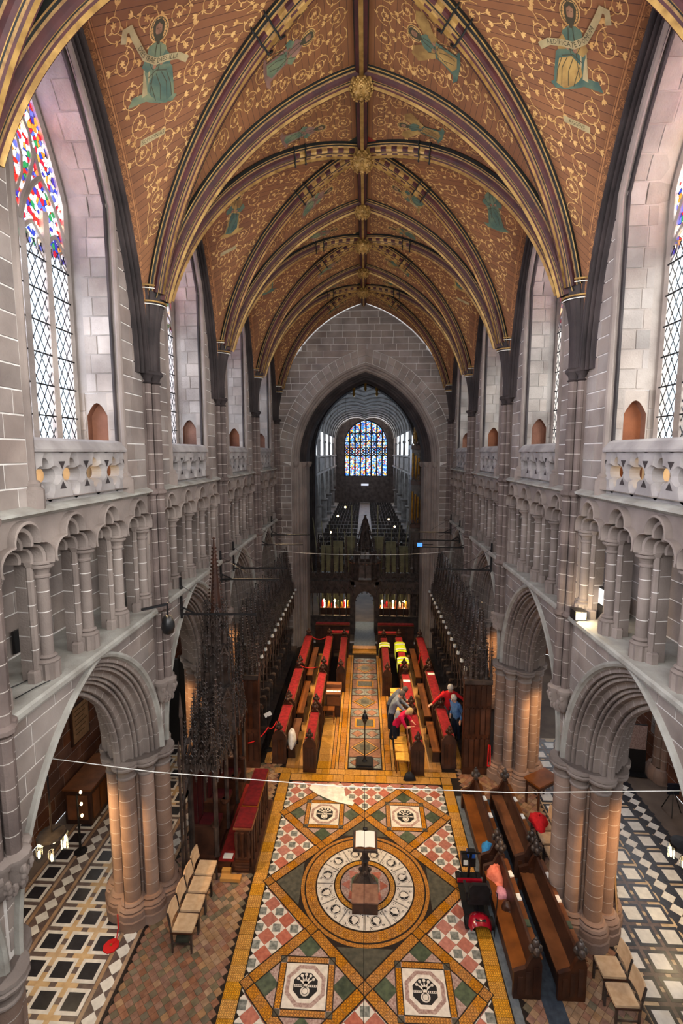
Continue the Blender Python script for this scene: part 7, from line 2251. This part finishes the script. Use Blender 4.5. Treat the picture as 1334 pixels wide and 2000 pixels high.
# ---------------------------------------------------------------- crossing and nave furnishings beyond the screen
for s, lab in ((-1, 'left'), (1, 'right')):
    for k in range(7):
        x0 = s * (.75 + .36 * k); g = G(); top = 4.9 + .16 * k if k else 6.6
        g.bar((AX + x0 * .92, 27.4 + .25 * k, 0), (AX + x0 * (1 + .045 * k), 28.2 + .25 * k, top), .045 if k else .07, .06)
        tag(g.build('timber_fin', 'pine'), 'pale slanting timber rib standing in the crossing, %s side, number %s from the doorway' % (lab, ('one', 'two', 'three', 'four', 'five', 'six', 'seven')[k]), 'timber rib', 'pale timber ribs in the crossing')
    for k in range(3):
        x0 = s * (.9 + .75 * k); g = G(); g.box(AX + x0 - .32, AX + x0 + .32, 30.5, 30.56, 0, 4.4 - .3 * k)
        tag(g.build('backdrop_panel', 'pine'), 'pale upright panel behind the screen, %s of the doorway, %s from the centre' % (lab, ('first', 'second', 'third')[k]), 'panel', 'pale panels behind the screen')
# shop shelves with lamps seen through the screen
for s, lab in ((-1, 'left'), (1, 'right')):
    t = root('display_counter', 'brightly lit display counter seen through the screen, %s of the doorway' % lab, 'counter', (AX + s * 1.62, 27.0, 0))
    g = G(); g.box(-.84, .84, -.2, .2, 0, .95); g.build('counter', 'oak_dark', t); g = G(); g.box(-.84, .84, -.25, .25, .95, .99); g.build('top', 'oak_mid', t)
    r = random.Random(3 + s)
    for k in range(9):
        o = G(); x = -.72 + .18 * k; w = r.uniform(.04, .075); h = r.uniform(.12, .4); o.box(x - w, x + w, -.1, .1, .99, .99 + h) if k % 2 else o.lathe([(w, .99), (w * 1.1, .99 + h * .6), (w * .4, .99 + h)], (x, 0), 8)
        cm = r.choice(['red_coat', 'white_paper', 'yellow_pad', 'brass', 'marble_green', 'coral_cloth'])
        tag(o.build('display_item', cm, None, None, (AX + s * 1.62, 27.0, 0)), '%s %s on the lit counter %s of the doorway, %s from its left end' % ({'red_coat': 'red', 'white_paper': 'white', 'yellow_pad': 'yellow', 'brass': 'golden', 'marble_green': 'green', 'coral_cloth': 'orange'}[cm], 'box' if k % 2 else 'jar', lab, ORD[k]), 'display item', 'items on the %s lit counter' % lab)
    for k in range(3):
        o = G(); o.lathe([(.03, 1.30), (.06, 1.36), (.03, 1.45)], (-.62 + .6 * k, -.17), 8); o.lathe([(.05, .99), (.05, 1.01), (.012, 1.02), (.012, 1.30)], (-.62 + .6 * k, -.17), 8)
        tag(o.build('table_lamp', 'bulb', None, None, (AX + s * 1.62, 27.0, 0)), 'small glowing lamp on the lit counter %s of the doorway, %s from its left end' % (lab, ORD[k]), 'lamp', 'lamps on the %s counter' % lab)
    area('counter_light', (AX + s * 1.62, 26.7, 2.3), (1.6, .3), (0, .2, -1), 26, (1, .8, .5))
# nave chairs in rows
g = G(); g.box(-.19, .19, -.2, .2, .43, .47); g.box(-.19, .19, .17, .2, .47, .88)
for x in (-.17, .17):
    for y in (-.18, .18): g.box(x - .015, x + .015, y - .015, y + .015, 0, .43)
ncm = g.mesh('nave_chair', 'oak_black'); nchairs = []
for j in range(17):
    for k in range(18):
        x = (-1 if k < 9 else 1) * (1.05 + .42 * (k % 9)); nchairs.append((AX + x, 38 + 3.05 * j))
nchairs.sort(key=lambda p: p[1])
for x, y in nchairs[:300]:
    tag(link('nave_chair', ncm, None, (x, y, -.01)), 'plain dark chair in the rows filling the far nave', 'chair', 'rows of dark chairs in the nave')
gg = G(); src = G(); src.v = [tuple(v.co) for v in ncm.vertices]; src.f = [tuple(p.vertices) for p in ncm.polygons]; src.m = [0] * len(src.f)
for x, y in nchairs[300:]: gg.merge(src, lambda q, x=x, y=y: (q[0] + x, q[1] + y, q[2] - .01))
if gg.v: tag(gg.build('nave_chair_rows', 'oak_black'), 'farthest rows of dark chairs below the great window', 'chairs', kind='stuff')
for k, (x, y, z) in enumerate(((-1.9, 36.5, 4.9), (-1.4, 38, 5.4), (1.9, 37, 4.6), (2.3, 36, 4.2), (-2.3, 34.5, 4.0))):
    t = root('nave_spotlight', 'small glowing lamp hanging in the near nave, %s' % ('left centre', 'left, highest', 'right centre', 'rightmost', 'leftmost')[k], 'lamp', (x, y, z), group='lamps glowing in the nave')
    g = G(); g.ball((0, 0, 0), .07, 8, 6); g.build('bulb', 'bulb', t); g = G(); g.tube([(0, 0, .06), (0, 0, 15.3 - z)], .01, 4); g.build('cord', 'dark_iron', t)
# dark stage rig before the nave
t = root('stage_rig', 'low dark lighting truss spanning the near nave', 'truss', (AX, 36.0, 0))
for z in (3.2, 3.6): g = G(); g.tube([(-3.4, 0, z), (3.4, 0, z)], .035, 6); g.build('rail', 'dark_iron', t)
for k in range(14): g = G(); g.bar((-3.4 + .5 * k, 0, 3.2), (-3.15 + .5 * k, 0, 3.6), .03, .03); g.build('lattice_bar', 'dark_iron', t)
for s in (-1, 1): g = G(); g.lathe([(.2, 0), (.05, .05), (.05, 3.6)], (s * 3.4, 0), 8); g.build('leg', 'dark_iron', t)
for k, x in enumerate((-2.6, -1.6, 1.5, 2.7)): g = G(); g.lathe([(.09, 3.05), (.11, 2.85), (.04, 2.8)], (x, 0), 8); g.build('stage_lamp', 'black_metal', t)
# organ case on the right under the arch
t = root('organ_case', 'tall carved organ case with gilt pipes on the right under the crossing arch', 'organ', (3.02, 26.3, 0))
g = G(); g.box(-.45, .75, .1, 1.2, 0, 9.9); g.build('case', 'oak_black', t)
for z in (5.6, 7.9, 9.75):
    g = G(); g.box(-.50, .8, -.1, 1.2, z, z + .22)
    for k in range(5): gable(g, (-.48 + .25 * k, -.1), (-.23 + .25 * k, -.1), z + .2, .3, .03)
    g.build('cornice', 'oak_dark', t)
for zz, hh in ((5.85, 1.7), (8.15, 1.4)):
    for k in range(7):
        g = G(); x = -.40 + .155 * k; h = hh * (.75 + .25 * abs(k - 3) / 3); g.lathe([(.03, zz), (.06, zz + .22), (.06, zz + h), (.055, zz + h)], (x, .02), 10); g.build('pipe', 'brass', t, 40)
for k in range(3):
    g = G(); x = -.3 + .4 * k; g.lathe([(.05, 9.97), (.12, 10.2), (.10, 10.6), (.03, 11.0 + .25 * (k == 0)), (.01, 11.2 + .25 * (k == 0))], (x, .1), 8)
    for q in range(5): g.ball((x + .1 * cos(q * 1.3), .1 + .1 * sin(q * 1.3), 10.2 + .12 * q), .05, 6, 4)
    g.build('gilt_finial', 'gold', t, 40)
# gilt hangings under the far crossing arch
for k, x in enumerate((-.75, .0, .75)):
    g = G(); g.lathe([(.03, 0), (.10, .15), (.06, .3), (.12, .5), (.05, .75), (.02, .9)], n=8); tag(g.build('gilt_boss_pendant', 'brass', None, 40, (AX + x, 32.9, 13.2 + (.35 if k == 1 else 0))), 'gilded pendant under the far crossing arch, %s of three' % ('left', 'middle', 'right')[k], 'pendant', 'gilded pendants under the far arch')
g = G(); g.box(-.7, .7, -.1, .1, 0, .35); tag(g.build('altar_light_bar', 'screen_white', None, None, (AX, 94.89, 3.3)), 'thin white bright bar below the great far window', 'light bar')

# warm passage lamps behind the nearest pierced parapets
for s_ in (-1, 1): point('passage_light', (s_ * 4.55, PY[1] + HB, 9.25), 9, (1, .66, .28), .05); point('passage_light', (s_ * 4.55, PY[1] + HB + .7, 9.25), 6, (1, .66, .28), .05)
